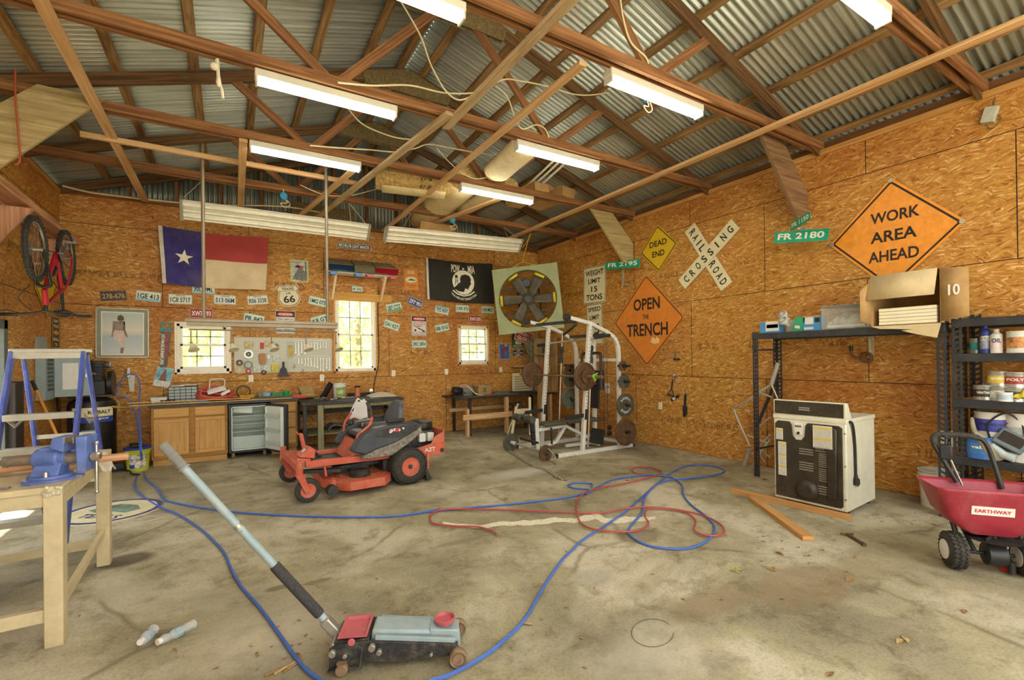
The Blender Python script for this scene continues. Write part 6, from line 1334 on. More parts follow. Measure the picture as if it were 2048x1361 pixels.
g.build('hose_coil', mat('hose_grey', '6f6a54', .5), label='flat coil of grey hose on the corner table', cat='hose')
for k, (a, b, l) in enumerate((((4.5, 8.6, tt+.006), (5.3, 8.52, tt+.006), 'flat metal strip near the edge of the corner table'), ((5.25, 8.9, tt+.03), (5.9, 8.75, tt+.03), 'dark bar across the right half of the corner table'), ((5.3, 8.65, tt+.012), (6.0, 8.6, tt+.02), 'rusty bar at the front right of the corner table'))): board('metal_bar', a, b, .04, .01 if k == 0 else .02, l, STL if k == 0 else BB, 'bar')
g = G(); g.box((4.62, 8.62, tt+.012), (.22, .03, .02), .2); g.build('red_tool', RED, bevel=.003, label='small red tool near the front of the corner table', cat='tool')
a = PY(1017, 735, YB-.1); g = G(); g.box2((a.x+.1, YB-.2, a.z-.0), (6.3, YB-.003, a.z+.035)); g.build('wall_shelf', BR, label='short pine shelf on the back wall behind the gym', cat='shelf')
cable('wall_cable', [PY(a, b, YB-.03) for a, b in ((1042, 738), (1040, 750), (1036, 762), (1030, 772), (1024, 780))], .007, CBL, 'cream cord hanging from the small pine shelf', 'cord')
# under and behind the corner table
t = thing('grass_edger', 'dark wheeled edger with an orange engine cover under the corner table', 'edger', (5.35, 8.75, 0))
g = G(); g.torus((5.2, 8.7, .42), (.3, -1, 0), .13, .025, 24, 8); g.build('round_guard', RUB, t); g = G(); g.box((5.45, 8.75, .4), (.32, .2, .16), .2); g.build('engine_cover', mat('edger_orange', 'b0472c', .5), t, bevel=.02)
g = G(); g.lathe((5.42, 8.72, .48), (0, -.2, 1), [(0, 0), (.12, 0), (.13, .04), (.06, .09), (0, .09)], 18); g.build('starter', mat('edger_grey', '6d6a58', .5, var=.3), t); g = G(); g.box2((5.25, 8.68, 0), (5.29, 8.72, .35)); g.box2((5.6, 8.72, 0), (5.64, 8.76, .35)); g.build('support', TBK, t)
t = thing('white_sawhorse', 'pale folding sawhorse standing before the corner table', 'sawhorse', (5.0, 8.1, 0))
for a, b in (((4.78, 7.95, 0), (5.0, 8.12, .56)), ((4.9, 8.3, 0), (5.06, 8.14, .62)), ((5.2, 7.92, 0), (5.3, 8.08, .74)), ((5.42, 8.25, 0), (5.32, 8.1, .74))): g = G(); g.bar(a, b, .05, .03); g.build('leg', SWH, t, bevel=.003)
g = G(); g.hexa([(4.92, 8.0, .3), (5.3, 7.97, .3), (5.32, 8.0, .3), (4.92, 8.03, .3), (4.97, 8.06, .52), (5.3, 8.03, .52), (5.32, 8.06, .52), (4.97, 8.1, .52)]); g.build('panel', SWH, t); q = Fr((5.12, 8.012, .41), V((1, -.08, 0)), V((0, .27, 1))); g = G(); g.text(q, 'HDX', .03, -.01, .2, .08, .012); g.build('lettering', BLK, t)
POST = wood('rough_post', '8a6a40', 'bd9c68', streak='6b4c28')
board('leaning_plank', (5.75, 8.36, 0), (5.78, 8.36, 1.12), .14, .05, 'upright pale plank behind the gym uprights', POST, 'plank', up=(0, 1, 0))
t = thing('louvred_panel', 'cream louvred panel behind the barbell', 'panel', (5.85, 9.1, tt)); g = G(); g.box2((5.55, 9.15, tt), (6.1, 9.2, tt+.42)); g.build('panel_frame', SWH, t, bevel=.004); g = G()
for k in range(6): g.box2((5.6, 9.14, tt+.05+k*.055), (6.05, 9.15, tt+.08+k*.055))
g.build('louvres', mat('louvre_tan', 'a39468', .6), t)
# ================================================================ zero turn mower
mo_, ma = V((1.92, 6.18, 0)), PI+.06
FX = V((math.cos(ma), math.sin(ma), 0)); LY = V((-math.sin(ma), math.cos(ma), 0)); UP = V((0, 0, 1))
W = lambda x, y, z: mo_ + FX*x + LY*y + UP*z
MOR = mat('mower_orange', 'c65a3c', .5, var=.15, scale=8, dirt='a58a70', dirt_amt=.5); MGR = mat('mower_grey', '3f4347', .45, var=.15, scale=6, dirt='7a7262', dirt_amt=.35); MBK = mat('mower_black', '2b2b29', .5, var=.25, scale=12, dirt='6d614a', dirt_amt=.35)
CAMO = mat('mower_camo', '8b8270', .6, var=.35, scale=22, dirt='3f3a2e', dirt_amt=.8); MST = mat('mower_steel', '8d8878', .4, metal=.5)
t = thing('zero_turn_mower', 'orange and black zero turn lawn mower with a white cloth on its lever', 'mower', tuple(mo_), ma)
def mb(fn, nm, m_, par=None, bevel=.004, **k): g = G(); fn(g); return g.build(nm, m_, par or t, bevel=bevel, **k)
def wbox(g, a, b): g.hexa([W(a[0], a[1], a[2]), W(b[0], a[1], a[2]), W(b[0], b[1], a[2]), W(a[0], b[1], a[2]), W(a[0], a[1], b[2]), W(b[0], a[1], b[2]), W(b[0], b[1], b[2]), W(a[0], b[1], b[2])])
def sidepoly(g, pts, y0, y1):  # outline in the mower's x,z plane
    f = Fr(W(0, 0, 0), FX, UP); g.poly(f, pts, -y0, -y1) if y1 < y0 else g.poly(f, pts[::-1] if False else pts, -y1, -y0)
# wheels
for s_ in (1, -1):
    c = W(.03, s_*.45, .225); w = thing('rear_wheel', None, None, tuple(c)); w.parent = t; w.matrix_world = M.Translation(c); w.matrix_parent_inverse = PM[t.name].inverted(); 
    g = G(); g.lathe(c-LY*.1, LY, [(.11, .0), (.15, -.005), (.2, .01), (.222, .04), (.226, .1), (.222, .16), (.2, .19), (.15, .205), (.11, .2), (.11, .0)], 40)
    for k in range(36):
        a = 2*PI*k/36
        for q in (-.065, -.022, .022, .065):
            a2 = a+(.087 if q in (-.022, .065) else 0); d = FX*math.cos(a2)+UP*math.sin(a2); g.box(c+d*.224+LY*q, (.03, .034, .014), mtx=M((d.cross(LY), LY, d)).transposed() @ M.Rotation(.5 if q > 0 else -.5, 3, 'Z'))
    g.build('tyre', RUB, w)
    g = G(); e = c+LY*s_*.1; A_ = LY*s_; g.lathe(e, A_, [(.112, -.01), (.115, .004), (.105, .0), (.095, -.05), (.05, -.06), (.045, -.03), (.0, -.03)], 28); g.build('rim', MOR, w)
    g = G()
    for k in range(4): a = k*PI/2+.5; g.cyl(e-A_*.058+FX*.07*math.cos(a)+UP*.07*math.sin(a), e-A_*.04+FX*.07*math.cos(a)+UP*.07*math.sin(a), .009, n=6)
    g.cyl(e-A_*.03, e-A_*.0, .028, n=12); g.build('hub_bolts', MBK, w)
for s_ in (1, -1):
    c = W(1.22, s_*.53, .135); w = thing('front_caster', None, None, tuple(c)); w.parent = t; w.matrix_world = M.Translation(c); w.matrix_parent_inverse = PM[t.name].inverted()
    g = G(); g.lathe(c-LY*.045, LY, [(.07, .005), (.1, .0), (.125, .012), (.135, .045), (.125, .078), (.1, .09), (.07, .085), (.07, .005)], 32); g.build('tyre', RUB, w)
    g = G()
    for q in (-1, 1): g.lathe(c+LY*q*.03, LY*q, [(.076, -.005), (.078, .012), (.06, .01), (.03, .0), (.025, .022), (0, .022)], 24)
    g.build('rim', MOR, w)
    g = G()
    for q in (-1, 1): g.hexa([c+LY*q*.058+FX*-.02+UP*-.025, c+LY*q*.058+FX*.03+UP*-.025, c+LY*q*.066+FX*.03+UP*-.025, c+LY*q*.066+FX*-.02+UP*-.025, c+LY*q*.058+FX*.04+UP*.17, c+LY*q*.058+FX*.12+UP*.17, c+LY*q*.066+FX*.12+UP*.17, c+LY*q*.066+FX*.04+UP*.17])
    g.hexa([c+LY*-.066+FX*.03+UP*.16, c+LY*-.066+FX*.12+UP*.16, c+LY*.066+FX*.12+UP*.16, c+LY*.066+FX*.03+UP*.16, c+LY*-.066+FX*.03+UP*.18, c+LY*-.066+FX*.12+UP*.18, c+LY*.066+FX*.12+UP*.18, c+LY*.066+FX*.03+UP*.18]); g.cyl(c-LY*.07, c+LY*.07, .012, n=8); g.build('fork', MOR, w, bevel=.003)
    mb(lambda g: (g.cyl(W(1.30, s_*.53, .31), W(1.30, s_*.53, .45), .036, n=18), g.cyl(W(1.30, s_*.53, .45), W(1.30, s_*.53, .462), .038, n=18)), 'pivot_post', MOR)
mb(lambda g: (g.bar(W(1.29, -.5, .38), W(1.29, .5, .38), .07, .08), g.hexa([W(1.14, -.3, .35), W(1.31, -.3, .35), W(1.31, .3, .35), W(1.14, .3, .35), W(1.14, -.3, .43), W(1.27, -.3, .45), W(1.27, .3, .45), W(1.14, .3, .43)])), 'front_axle', MOR)
mb(lambda g: g.hexa([W(1.1, .12, .43), W(1.26, .12, .46), W(1.26, .32, .46), W(1.1, .32, .43), W(1.09, .12, .53), W(1.15, .12, .56), W(1.15, .32, .56), W(1.09, .32, .53)]), 'front_bracket', MOR)
g = G(); q = Fr(W(1.207, .22, .51), -LY, (FX*-.5+UP*.62)); g.fbox(q, -.04, .04, -.035, .035, .0, .004); g.build('warning_label', PAP, t)
for s_ in (1, -1): mb(lambda g: g.bar(W(1.2, s_*.31, .37), W(-.25, s_*.31, .34), .05, .075), 'frame_rail', MOR)
mb(lambda g: wbox(g, (.62, -.28, .34), (1.12, .28, .355)), 'foot_plate', MBK)
mb(lambda g: g.hexa([W(.68, -.3, .35), W(.72, -.3, .35), W(.72, .3, .35), W(.68, .3, .35), W(.56, -.3, .56), W(.6, -.3, .56), W(.6, .3, .56), W(.56, .3, .56)]), 'knee_plate', MOR)
mb(lambda g: (g.hexa([W(1.06, -.36, .38), W(1.1, -.36, .38), W(1.1, -.28, .38), W(1.06, -.28, .38), W(1.11, -.36, .64), W(1.15, -.36, .64), W(1.15, -.28, .64), W(1.11, -.28, .64)]), g.bar(W(1.14, -.34, .62), W(1.19, -.34, .67), .07, .015), g.cyl(W(1.13, -.27, .55), W(1.135, -.285, .56), .012)), 'deck_pedal', MOR)
mb(lambda g: g.tube(spline([W(1.12, -.22, .4), W(1.02, -.2, .42), W(.95, -.1, .36)], 6), .018, 8), 'foot_bar', MBK, bevel=0)
# cutting deck
dk = [(.28, -.62), (.75, -.62), (.98, -.45), (1.0, .25), (.9, .5), (.78, .62), (.38, .62), (.25, .45)]
def deck(g, pts, z0, z1):
    g.poly(Fr(W(0, 0, 0), FX, LY), pts, z0, z1)
mb(lambda g: deck(g, dk, .075, .165), 'deck', MOR)
mb(lambda g: (g.ring(Fr(W(0, 0, 0), FX, LY), [(x*1.012-.006, y*1.015) for x, y in dk], dk, .072, .09)), 'deck_skirt', MOR, bevel=0)
for x, y in ((.6, .36), (.72, 0.0), (.6, -.36)): mb(lambda g: g.lathe(W(x, y, .166), UP, [(0, 0), (.12, 0), (.125, .05), (.1, .075), (.05, .085), (0, .085)], 22), 'pulley_cover', MBK, bevel=0)
g = G(); rnd = random.Random(2)
for k in range(160): p = W(rnd.uniform(.32, .92), rnd.uniform(-.4, .55), .168); a = rnd.uniform(0, 6.3); e = V((math.cos(a), math.sin(a), .3))*.018; g.quad(p-e, p+V((.003, 0, .004)), p+e, p-V((.003, 0, 0)))
g.build('grass_clippings', mat('dry_grass', '9a9a4c', .9, var=.3), t, kind='stuff')
mb(lambda g: (g.cyl(W(.97, .5, .095), W(.97, .62, .095), .06, n=22), g.cyl(W(.97, .615, .095), W(.97, .628, .095), .022, n=10)), 'anti_scalp_wheel', MBK)
mb(lambda g: (g.bar(W(.97, .47, .1), W(.9, .47, .17), .02, .06), g.bar(W(.97, .28, .2), W(.99, .28, .34), .025, .06)), 'deck_hanger', MOR)
mb(lambda g: (g.bar(W(1.2, .2, .27), W(.8, .3, .25), .07, .04), g.bar(W(.85, .1, .24), W(.2, .1, .26), .12, .05), wbox(g, (-.2, -.33, .14), (.3, .33, .3)), g.cyl(W(.0, -.35, .225), W(.0, .35, .225), .05)), 'drive_train', MBK)
# body sides
for s_ in (1, -1):
    a, b = sorted((s_*.27, s_*.46))
    mb(lambda g: sidepoly(g, [(.71, .47), (.63, .60), (.58, .66), (.42, .725), (.2, .745), (-.09, .75), (-.16, .70), (-.05, .63), (.2, .52), (.45, .46), (.55, .42)], a, b), 'body_panel', MGR if True else MBK, bevel=.02)
    mb(lambda g: sidepoly(g, [(.56, .42), (.45, .465), (.2, .53), (-.05, .64), (-.16, .70), (-.17, .62), (.0, .5), (.22, .375), (.5, .36), (.6, .38)], a+.01, b-.01), 'camo_trim', CAMO, bevel=.012)
    mb(lambda g: sidepoly(g, [(.45, .62), (.4, .70), (.2, .728), (-.1, .735), (-.1, .66), (.15, .58)], b-.003 if s_ > 0 else a-.004, b+.004 if s_ > 0 else a+.003), 'black_decal', MBK, bevel=0)
    if s_ > 0:
        f = Fr(W(.17, .466, .685), -FX, UP).at(0, 0, 0, .06); g = G(); fl = []
        for k in range(5): g.poly(f, circ(.022, 8, -.07+.0*k, 0) if k == 0 else circ(.026-.003*k, 8, (k-2.5)*.055, .006*(-1)**k), .0, .002)
        b2 = g.build('flame_decal', PAP, t); g = G(); g.poly(f, circ(.026, 12, 0, 0), .002, .004); g.poly(f, circ(.01, 8, -.1, 0), .002, .003); g.build('emblem', RED, b2)
mb(lambda g: wbox(g, (-.1, -.27, .4), (.5, .27, .62)), 'engine_tunnel', MBK)
mb(lambda g: g.hexa([W(.36, -.46, .69), W(.62, -.46, .6), W(.62, -.28, .6), W(.36, -.28, .69), W(.36, -.46, .73), W(.58, -.46, .68), W(.58, -.28, .68), W(.36, -.28, .73)]), 'fuel_tank', MBK, bevel=.02)
mb(lambda g: g.cyl(W(.5, -.36, .70), W(.5, -.36, .76), .045, .03, 16), 'fuel_cap', MBK)
mb(lambda g: (g.lathe(W(.4, -.12, .68), UP, [(0, 0), (.02, 0), (.03, .04), (0, .05)], 10)), 'choke_knob', YEL, bevel=0)
mb(lambda g: wbox(g, (.3, -.27, .6), (.58, .27, .66)), 'control_console', MGR, bevel=.015)
# seat
g = G(); g.sheet(lambda u, v: W(.42-.40*u, (v-.5)*.46, .68+.03*math.sin(PI*v)-.02*math.sin(PI*u)), 8, 10); g.build('seat_cushion', MGR, t, solid=.09, sub=1)
SEAT = mat('seat_grey', '5d5e64', .5, var=.08)
g = G(); g.sheet(lambda u, v: W(.08-.09*u - .07*(1-(2*v-1)**2)*(.3+.2*u), (v-.5)*(.54-.20*max(0, u-.35)**1.5*2.0), .66+.35*u*(1-.22*(2*v-1)**4*u)), 12, 12); g.build('seat_back', SEAT, t, solid=.07, sub=1)
for s_ in (-1, 1): mb(lambda g: (g.bar(W(.0, s_*.28, .78), W(.24, s_*.28, .775), .06, .045)), 'armrest', MBK, bevel=.015)
# control levers
for s_, nm in ((1, 'near'), (-1, 'far')):
    r = mb(lambda g: g.tube(spline([W(.60, s_*.3, .50), W(.61, s_*.3, .62), W(.53, s_*.29, .69), W(.45, s_*.26, .74), W(.405, s_*.22, .80), W(.395, s_*.2, .84)] if s_ > 0 else [W(.6, -.3, .50), W(.605, -.3, .62), W(.59, -.29, .74), W(.50, -.25, .88)], 7), .017, 10), 'control_lever', MOR, bevel=0)
    mb(lambda g: g.tube([W(.395, .2, .835), W(.40, .16, .93), W(.43, .13, 1.02)] if s_ > 0 else [W(.5, -.25, .88), W(.45, -.2, 1.0), W(.43, -.16, 1.03)], .023, 12), 'lever_grip', MBK, par=r, bevel=0)
# engine and rear guard
mb(lambda g: (wbox(g, (-.45, -.2, .38), (-.12, .2, .6)), g.lathe(W(-.32, .0, .6), UP, [(0, 0), (.17, 0), (.19, .04), (.18, .1), (.12, .12), (0, .12)], 24)), 'engine', MBK, bevel=.02)
mb(lambda g: g.lathe(W(-.36, .1, .70), UP, [(0, 0), (.085, 0), (.09, .015), (.07, .022), (0, .022)], 22), 'air_cleaner', MST, bevel=0)
for k in range(2): mb(lambda g: wbox(g, (-.42+.12*k, .2, .46), (-.33+.12*k, .27, .57)), 'engine_cover', PAP, bevel=.006)
mb(lambda g: (g.tube(spline([W(-.1, .27, .36), W(-.2, .32, .38), W(-.35, .32, .37), W(-.45, .2, .36)], 6), .03, 10)), 'muffler', MST, bevel=0)
g = G(); f = Fr(W(0, 0, 0), FX, UP); g.poly(f, [(-.12, .30), (-.12, .42), (-.3, .46), (-.36, .55), (-.48, .60), (-.48, .30)][::-1], -.44, -.425); g.poly(f, [(-.12, .30), (-.12, .42), (-.3, .46), (-.36, .55), (-.48, .60), (-.48, .30)][::-1], .425, .44); g.hexa([W(-.49, -.44, .3), W(-.47, -.44, .3), W(-.47, .44, .3), W(-.49, .44, .3), W(-.49, -.44, .62), W(-.47, -.44, .62), W(-.47, .44, .62), W(-.49, .44, .62)]); rg = g.build('rear_guard', MOR, t, bevel=.004)
f = Fr(W(-.28, .4405, .385), -FX, UP); g = G(); g.text(f, 'AZT', 0, .0, .15, .05, .002); g.build('lettering', PAP, rg); g = G(); g.poly(f, circ(.03, 14, .17, -.03), 0, .012); g.build('round_plug', MBK, rg)
mb(lambda g: g.bar(W(-.22, .5, .34), W(-.22, .5, .16), .03, .03), 'guard_strut', MOR)
mb(lambda g: g.hexa([W(-.2, .35, .02), W(-.27, .35, .02), W(-.27, .52, .02), W(-.2, .52, .02), W(-.16, .35, .2), W(-.175, .35, .2), W(-.175, .52, .2), W(-.16, .52, .2)]), 'rubber_flap', RUB, bevel=0)
g = G()
def cl(u, v):
    s_ = .5-.5*math.cos(PI*min(1, v*1.0)); p = W(.43-.03*u+.10*(1-v)*(u-.3)*0, -.16, 1.045); return W(.47+.1*v*(.9-u)-.11*u, -.17-.13*v*(1-u)+.06*u, 1.05-.27*v-.03*u*(1-v)+.012*math.sin(u*11+v*4))
g.sheet(cl, 12, 12); g.build('white_cloth', mat('cloth_white', 'd3cfc4', .9, var=.05), solid=.006, label='white cloth draped over the far control lever of the mower', cat='cloth')
# ================================================================ smith machine gym, bench, barbells and plates
GW = mat('gym_white', 'd6d4c4', .4, var=.06, dirt='a8a48e', dirt_amt=.25); GB = mat('gym_black', '2c2b27', .45, var=.2); PLT = mat('plate_rusty', '5a4128', .65, var=.3, scale=12, dirt='7d5a34', dirt_amt=.5); PLG_ = mat('plate_iron', '4f4c3e', .5, var=.25, scale=14, dirt='77705a', dirt_amt=.4); VINL = mat('gym_vinyl', '55503c', .5, var=.12); ZN = mat('zinc_rod', 'bdb6a0', .3, metal=.7)
yn, yf_ = 5.87, 6.87
off = lambda y: -.10*(y-yn)
GP = lambda x, y, z: V((x+off(y), y, z))
t = thing('smith_machine', 'white steel smith machine gym with weight plate pegs in the right corner', 'gym', (5.1, 6.37, 0))
def gb(fn, nm, m_, bevel=.004, par=None): g = G(); fn(g); return g.build(nm, m_, par or t, bevel=bevel)
for y in (yn, yf_):
    gb(lambda g: g.bar(GP(4.33, y, .03), GP(5.96, y, .03), .06, .06, up=(0, 0, 1)), 'base_rail', GW)
    for x in (4.33, 5.96): gb(lambda g: g.bar(GP(x-.02, y, .03), GP(x+.02, y, .03), .066, .066, up=(0, 0, 1)), 'end_cap', GB)
    u = gb(lambda g: g.bar(GP(4.85, y, .06), GP(5.03, y, 2.08), .06, .06, up=(1, 0, 0)), 'front_upright', GW)
    g = G()
    for k in range(24): z = .7+.056*k; x = 4.85+.18*z/2.02; p = GP(x, y, z); g.cyl(p+V((-.0335, 0, 0)), p+V((-.029, 0, 0)), .008, n=8); g.cyl(p+V((0, -.0335, 0)), p+V((0, -.029, 0)), .008, n=8)
    g.build('holes', BLK, u)
    pts = [GP(4.62, y, 2.18), GP(5.05, y, 2.1), GP(5.40, y, 1.97), GP(5.56, y, 1.88), GP(5.64, y, 1.76), GP(5.66, y, 1.6), GP(5.66, y, .06)]
    gb(lambda g: [g.bar(a, b, .06, .06, up=(0, 1, 0)) for a, b in zip(pts, pts[1:])], 'top_arm', GW, .006)
    p = GP(4.57, y, 2.19); gb(lambda g: (g.cyl(p+V((0, -.025, 0)), p+V((0, .025, 0)), .055, n=20), g.box(p, (.12, .06, .08))), 'pulley', GB)
    gb(lambda g: g.cyl(GP(5.10, y+(.14 if y == yn else -.14), .06), GP(5.22, y+(.14 if y == yn else -.14), 2.0), .014, n=10), 'guide_rod', ZN, 0)
    gb(lambda g: (g.bar(GP(4.93, y, .62), GP(4.52, y, .6), .05, .06), g.bar(GP(4.9, y, .55), GP(4.92, y, .72), .07, .05, up=(1, 0, 0))), 'safety_arm', GB)
    gb(lambda g: g.lathe(GP(5.18, y+(.14 if y == yn else -.14), 1.45), (0.08, 0, 1), [(.02, 0), (.035, 0), (.035, .08), (.022, .1), (.022, .2), (.035, .22), (.035, .28), (.02, .3)], 14), 'slide_carriage', GB, 0)
gb(lambda g: g.cyl(GP(5.03, yn-.42, 1.86), GP(5.03, yf_+.3, 1.8), .018, n=10), 'smith_bar', ZN, 0)
for y0, y1 in ((yn-.42, yn-.12), (yf_+.08, yf_+.3)): gb(lambda g: g.cyl(GP(5.03, y0, 1.86-.06*(y0-yn)), GP(5.03, y1, 1.86-.06*(y1-yn)), .03, n=12), 'bar_sleeve', GB, 0)
for x, z in ((4.75, 2.13), (5.5, 1.93)): gb(lambda g: g.bar(GP(x, yn, z), GP(x, yf_, z), .05, .05, up=(0, 0, 1)), 'cross_tube', GB)
gb(lambda g: g.bar(GP(4.8, yn+.05, 2.09), GP(5.3, yf_-.05, 1.96), .05, .04, up=(0, 0, 1)), 'diagonal_tube', GB)
for z in (.12, 1.5): gb(lambda g: g.bar(GP(5.66, yn, z), GP(5.66, yf_, z), .05, .05, up=(0, 0, 1)), 'rear_cross', GW)
gb(lambda g: g.bar(GP(5.6, 6.37, .06), GP(5.6, 6.37, 1.93), .06, .06, up=(1, 0, 0)), 'tower_upright', GW)
gb(lambda g: (g.bar(GP(5.52, 6.3, .66), GP(5.56, 6.3, 1.32), .04, .24, up=(0, 1, 0))), 'back_pad', mat('pad_black', '24221e', .5), .012)
f = Fr(GP(5.50, 6.24, 1.1), V((.4, -.9, 0)), UP); g = G(); g.text(f, 'CB', .0, 0, .06, .05, .035); g.build('lettering', RED, t)
for s_ in (-1, 1):
    y = 6.3+s_*.22
    gb(lambda g: (g.tube(spline([GP(5.5, 6.3+s_*.02, 1.62), GP(5.48, y-s_*.05, 1.62), GP(5.47, y, 1.55), GP(5.47, y, 1.1)], 6), .025, 10)), 'pec_arm', GB, 0)
    gb(lambda g: g.cyl(GP(5.47, y, 1.0), GP(5.47, y, 1.32), .055, n=16), 'arm_pad', mat('pad_black', '24221e'), .01)
for x, y in ((5.58, 6.05), (5.58, 6.12)): gb(lambda g: g.cyl(GP(x, y, .2), GP(x, y, 1.8), .005, n=6), 'steel_cable', GB, 0)
for z in (.24, .34): gb(lambda g: g.cyl(GP(5.6, 6.02, z), GP(5.6, 6.05, z), .045, n=18), 'low_pulley', GB)
gb(lambda g: (g.hexa([GP(5.36, 5.98, .09), GP(5.4, 5.98, .07), GP(5.4, 6.26, .07), GP(5.36, 6.26, .09), GP(5.42, 5.98, .33), GP(5.45, 5.98, .32), GP(5.45, 6.26, .32), GP(5.42, 6.26, .33)])), 'foot_plate', GB)
gb(lambda g: g.bar(GP(4.95, 6.37, .05), GP(5.66, 6.37, .05), .05, .05), 'floor_rail', GW)
gb(lambda g: g.bar(GP(5.5, 6.37, .45), GP(5.75, 6.37, .45), .22, .05), 'rear_seat', VINL, .015)
# plate pegs on the rear upright
pegs = []
for y, sg in ((yn, -1), (yf_, 1)):
    for z in (.31, .75, 1.14, 1.40):
        gb(lambda g: g.cyl(GP(5.62, y+sg*.03, z), GP(5.62, y+sg*.27, z), .022, n=12), 'plate_peg', GB, 0)
def wplate(c, ax, R, th, m_, label, txt=None, hole_=.03):
    t_ = thing('weight_plate', label, 'weight plate', tuple(c), group='iron weight plates'); c = V(c); ax = V(ax).normalized()
    g = G(); g.lathe(c-ax*th/2, ax, [(hole_, 0), (R*.93, 0), (R, th*.15), (R, th*.85), (R*.93, th), (R*.86, th*.98), (R*.84, th*.72), (R*.42, th*.7), (R*.38, th), (hole_, th), (hole_, 0)], 40); g.build('plate_disc', m_, t_)
    if txt:
        a = ax.cross(UP).normalized(); f = Fr(c+ax*th*.23, UP.cross(ax), UP); g = G(); n_ = len(txt)
        for s2, a0 in ((txt, PI/2), (txt[::-1], -PI/2)):
            for k, ch in enumerate(s2):
                an = a0-(k-(n_-1)/2)*.3; g.text(f.at(R*.63*math.cos(an), R*.63*math.sin(an), 0, an-PI/2), ch, 0, 0, None, R*.2, .001)
        g.build('raised_letters', PAP, t_)
    return t_
nx = (0, -1, 0)
wplate(GP(5.62, 5.70, .30), nx, .225, .04, PLT, 'large rusty weight plate on the lowest rear peg of the gym')
wplate(GP(5.62, 5.70, .75), nx, .19, .045, PLG_, 'dark weight plate with raised white letters on the second rear peg', 'BARBELL')
wplate(GP(5.62, 5.72, 1.14), nx, .115, .035, PLG_, 'small weight plate on the third rear peg'); wplate(GP(5.62, 5.74, 1.40), nx, .085, .03, PLT, 'smallest weight plate on the top rear peg')
wplate(GP(5.62, 7.0, .78), nx, .20, .04, mat('plate_olive', '5f6450', .5, var=.2), 'greenish weight plate on the far side of the gym behind the seat')
wplate(GP(5.62, 7.0, .33), nx, .15, .04, PLT, 'rusty weight plate low on the far side of the gym'); wplate(GP(5.62, 7.0, 1.3), nx, .12, .03, PLT, 'small weight plate high on the far side of the gym'); wplate(GP(5.62, 7.0, 1.14), nx, .15, .03, PLG_, 'middle weight plate behind the barbell plate')
# racked barbell
bz_ = 1.25; bxx = 4.70
t = thing('barbell', 'rusty barbell racked across the front uprights of the gym', 'barbell', (bxx, 6.4, bz_))
g = G(); g.cyl((bxx+.10, 5.45, bz_), (bxx-.06, 7.2, bz_), .015, n=12); g.build('bar', mat('bar_rust', '8a6a42', .5, metal=.3, var=.2), t)
for a, b in ((5.33, 5.72), (6.98, 7.35)): g = G(); xx = lambda y: bxx+.10-.16*(y-5.45)/1.75; g.cyl((xx(a), a, bz_), (xx(b), b, bz_), .026, n=14); g.build('sleeve', mat('bar_rust'), t)
bax = (.09, -1, 0)
wplate((bxx+.075, 5.70, bz_), bax, .225, .05, PLT, 'large rusty plate on the near end of the racked barbell'); wplate((bxx+.082, 5.655, bz_), bax, .11, .03, PLT, 'smaller rusty plate stacked on the near end of the racked barbell'); wplate((bxx-.045, 6.99, bz_), bax, .225, .05, PLT, 'large rusty plate on the far end of the racked barbell')
g = G(); g.lathe((bxx+.095, 5.50, bz_), bax, [(.027, 0), (.045, 0), (.045, .03), (.027, .03)], 16); g.bar((bxx+.1, 5.47, bz_+.04), (bxx+.13, 5.46, bz_+.06), .02, .02); g.bar((bxx+.1, 5.47, bz_-.04), (bxx+.06, 5.46, bz_-.06), .02, .02); g.build('collar_clip', mat('clip_green', '7ec23a', .4), label='bright green collar clip on the racked barbell', cat='clip', bevel=.004)
for y in (yn-.0, yf_): g = G()
t = thing('weight_bench', 'dark vinyl weight bench with leg developer standing in the gym', 'bench', (4.7, 6.4, 0))
def bb(fn, nm, m_, bevel=.004): g = G(); fn(g); return g.build(nm, m_, t, bevel=bevel)
bb(lambda g: g.bar((4.42, 6.42, .45), (4.86, 6.40, .45), .27, .06), 'seat_pad', VINL, .02); bb(lambda g: g.bar((4.90, 6.40, .46), (5.5, 6.36, .47), .27, .065), 'back_rest', VINL, .02)
bb(lambda g: g.bar((4.35, 6.42, .36), (4.9, 6.4, .39), .06, .05), 'seat_tube', GW); bb(lambda g: (g.bar((4.9, 6.4, .39), (5.5, 6.37, .09), .06, .05), g.bar((4.9, 6.4, .36), (4.72, 6.41, .13), .05, .05), g.bar((4.72, 6.41, .13), (4.42, 6.42, .07), .05, .05), g.bar((4.86, 6.4, .37), (4.86, 6.4, .44), .05, .06)), 'bench_frame', GW)
bb(lambda g: (g.bar((4.35, 6.42, .05), (4.33, 6.42, .55), .06, .07, up=(1, 0, 0))), 'front_post', GW); bb(lambda g: g.bar((4.34, 6.2, .03), (4.34, 6.64, .03), .05, .05), 'foot_bar', GW); bb(lambda g: g.bar((5.5, 6.2, .03), (5.5, 6.55, .03), .05, .05), 'foot_bar', GW)
bb(lambda g: (g.bar((4.3, 6.42, .56), (4.14, 6.44, .56), .05, .06), g.bar((4.24, 6.43, .56), (4.27, 6.43, .32), .05, .07, up=(1, 0, 0)), g.bar((4.27, 6.43, .34), (4.29, 6.43, .12), .05, .06, up=(1, 0, 0))), 'leg_developer', GB)
for z, x in ((.57, 4.1), (.2, 4.2)): bb(lambda g: g.cyl((x, 6.18, z), (x, 6.70, z), .02, n=10), 'roller_bar', GB, 0)
for y0, y1 in ((6.16, 6.36), (6.5, 6.72)): bb(lambda g: g.cyl((4.1, y0, .57), (4.1, y1, .57), .06, n=16), 'foam_roller', mat('foam_grey', '4c4b40', .9), .015)
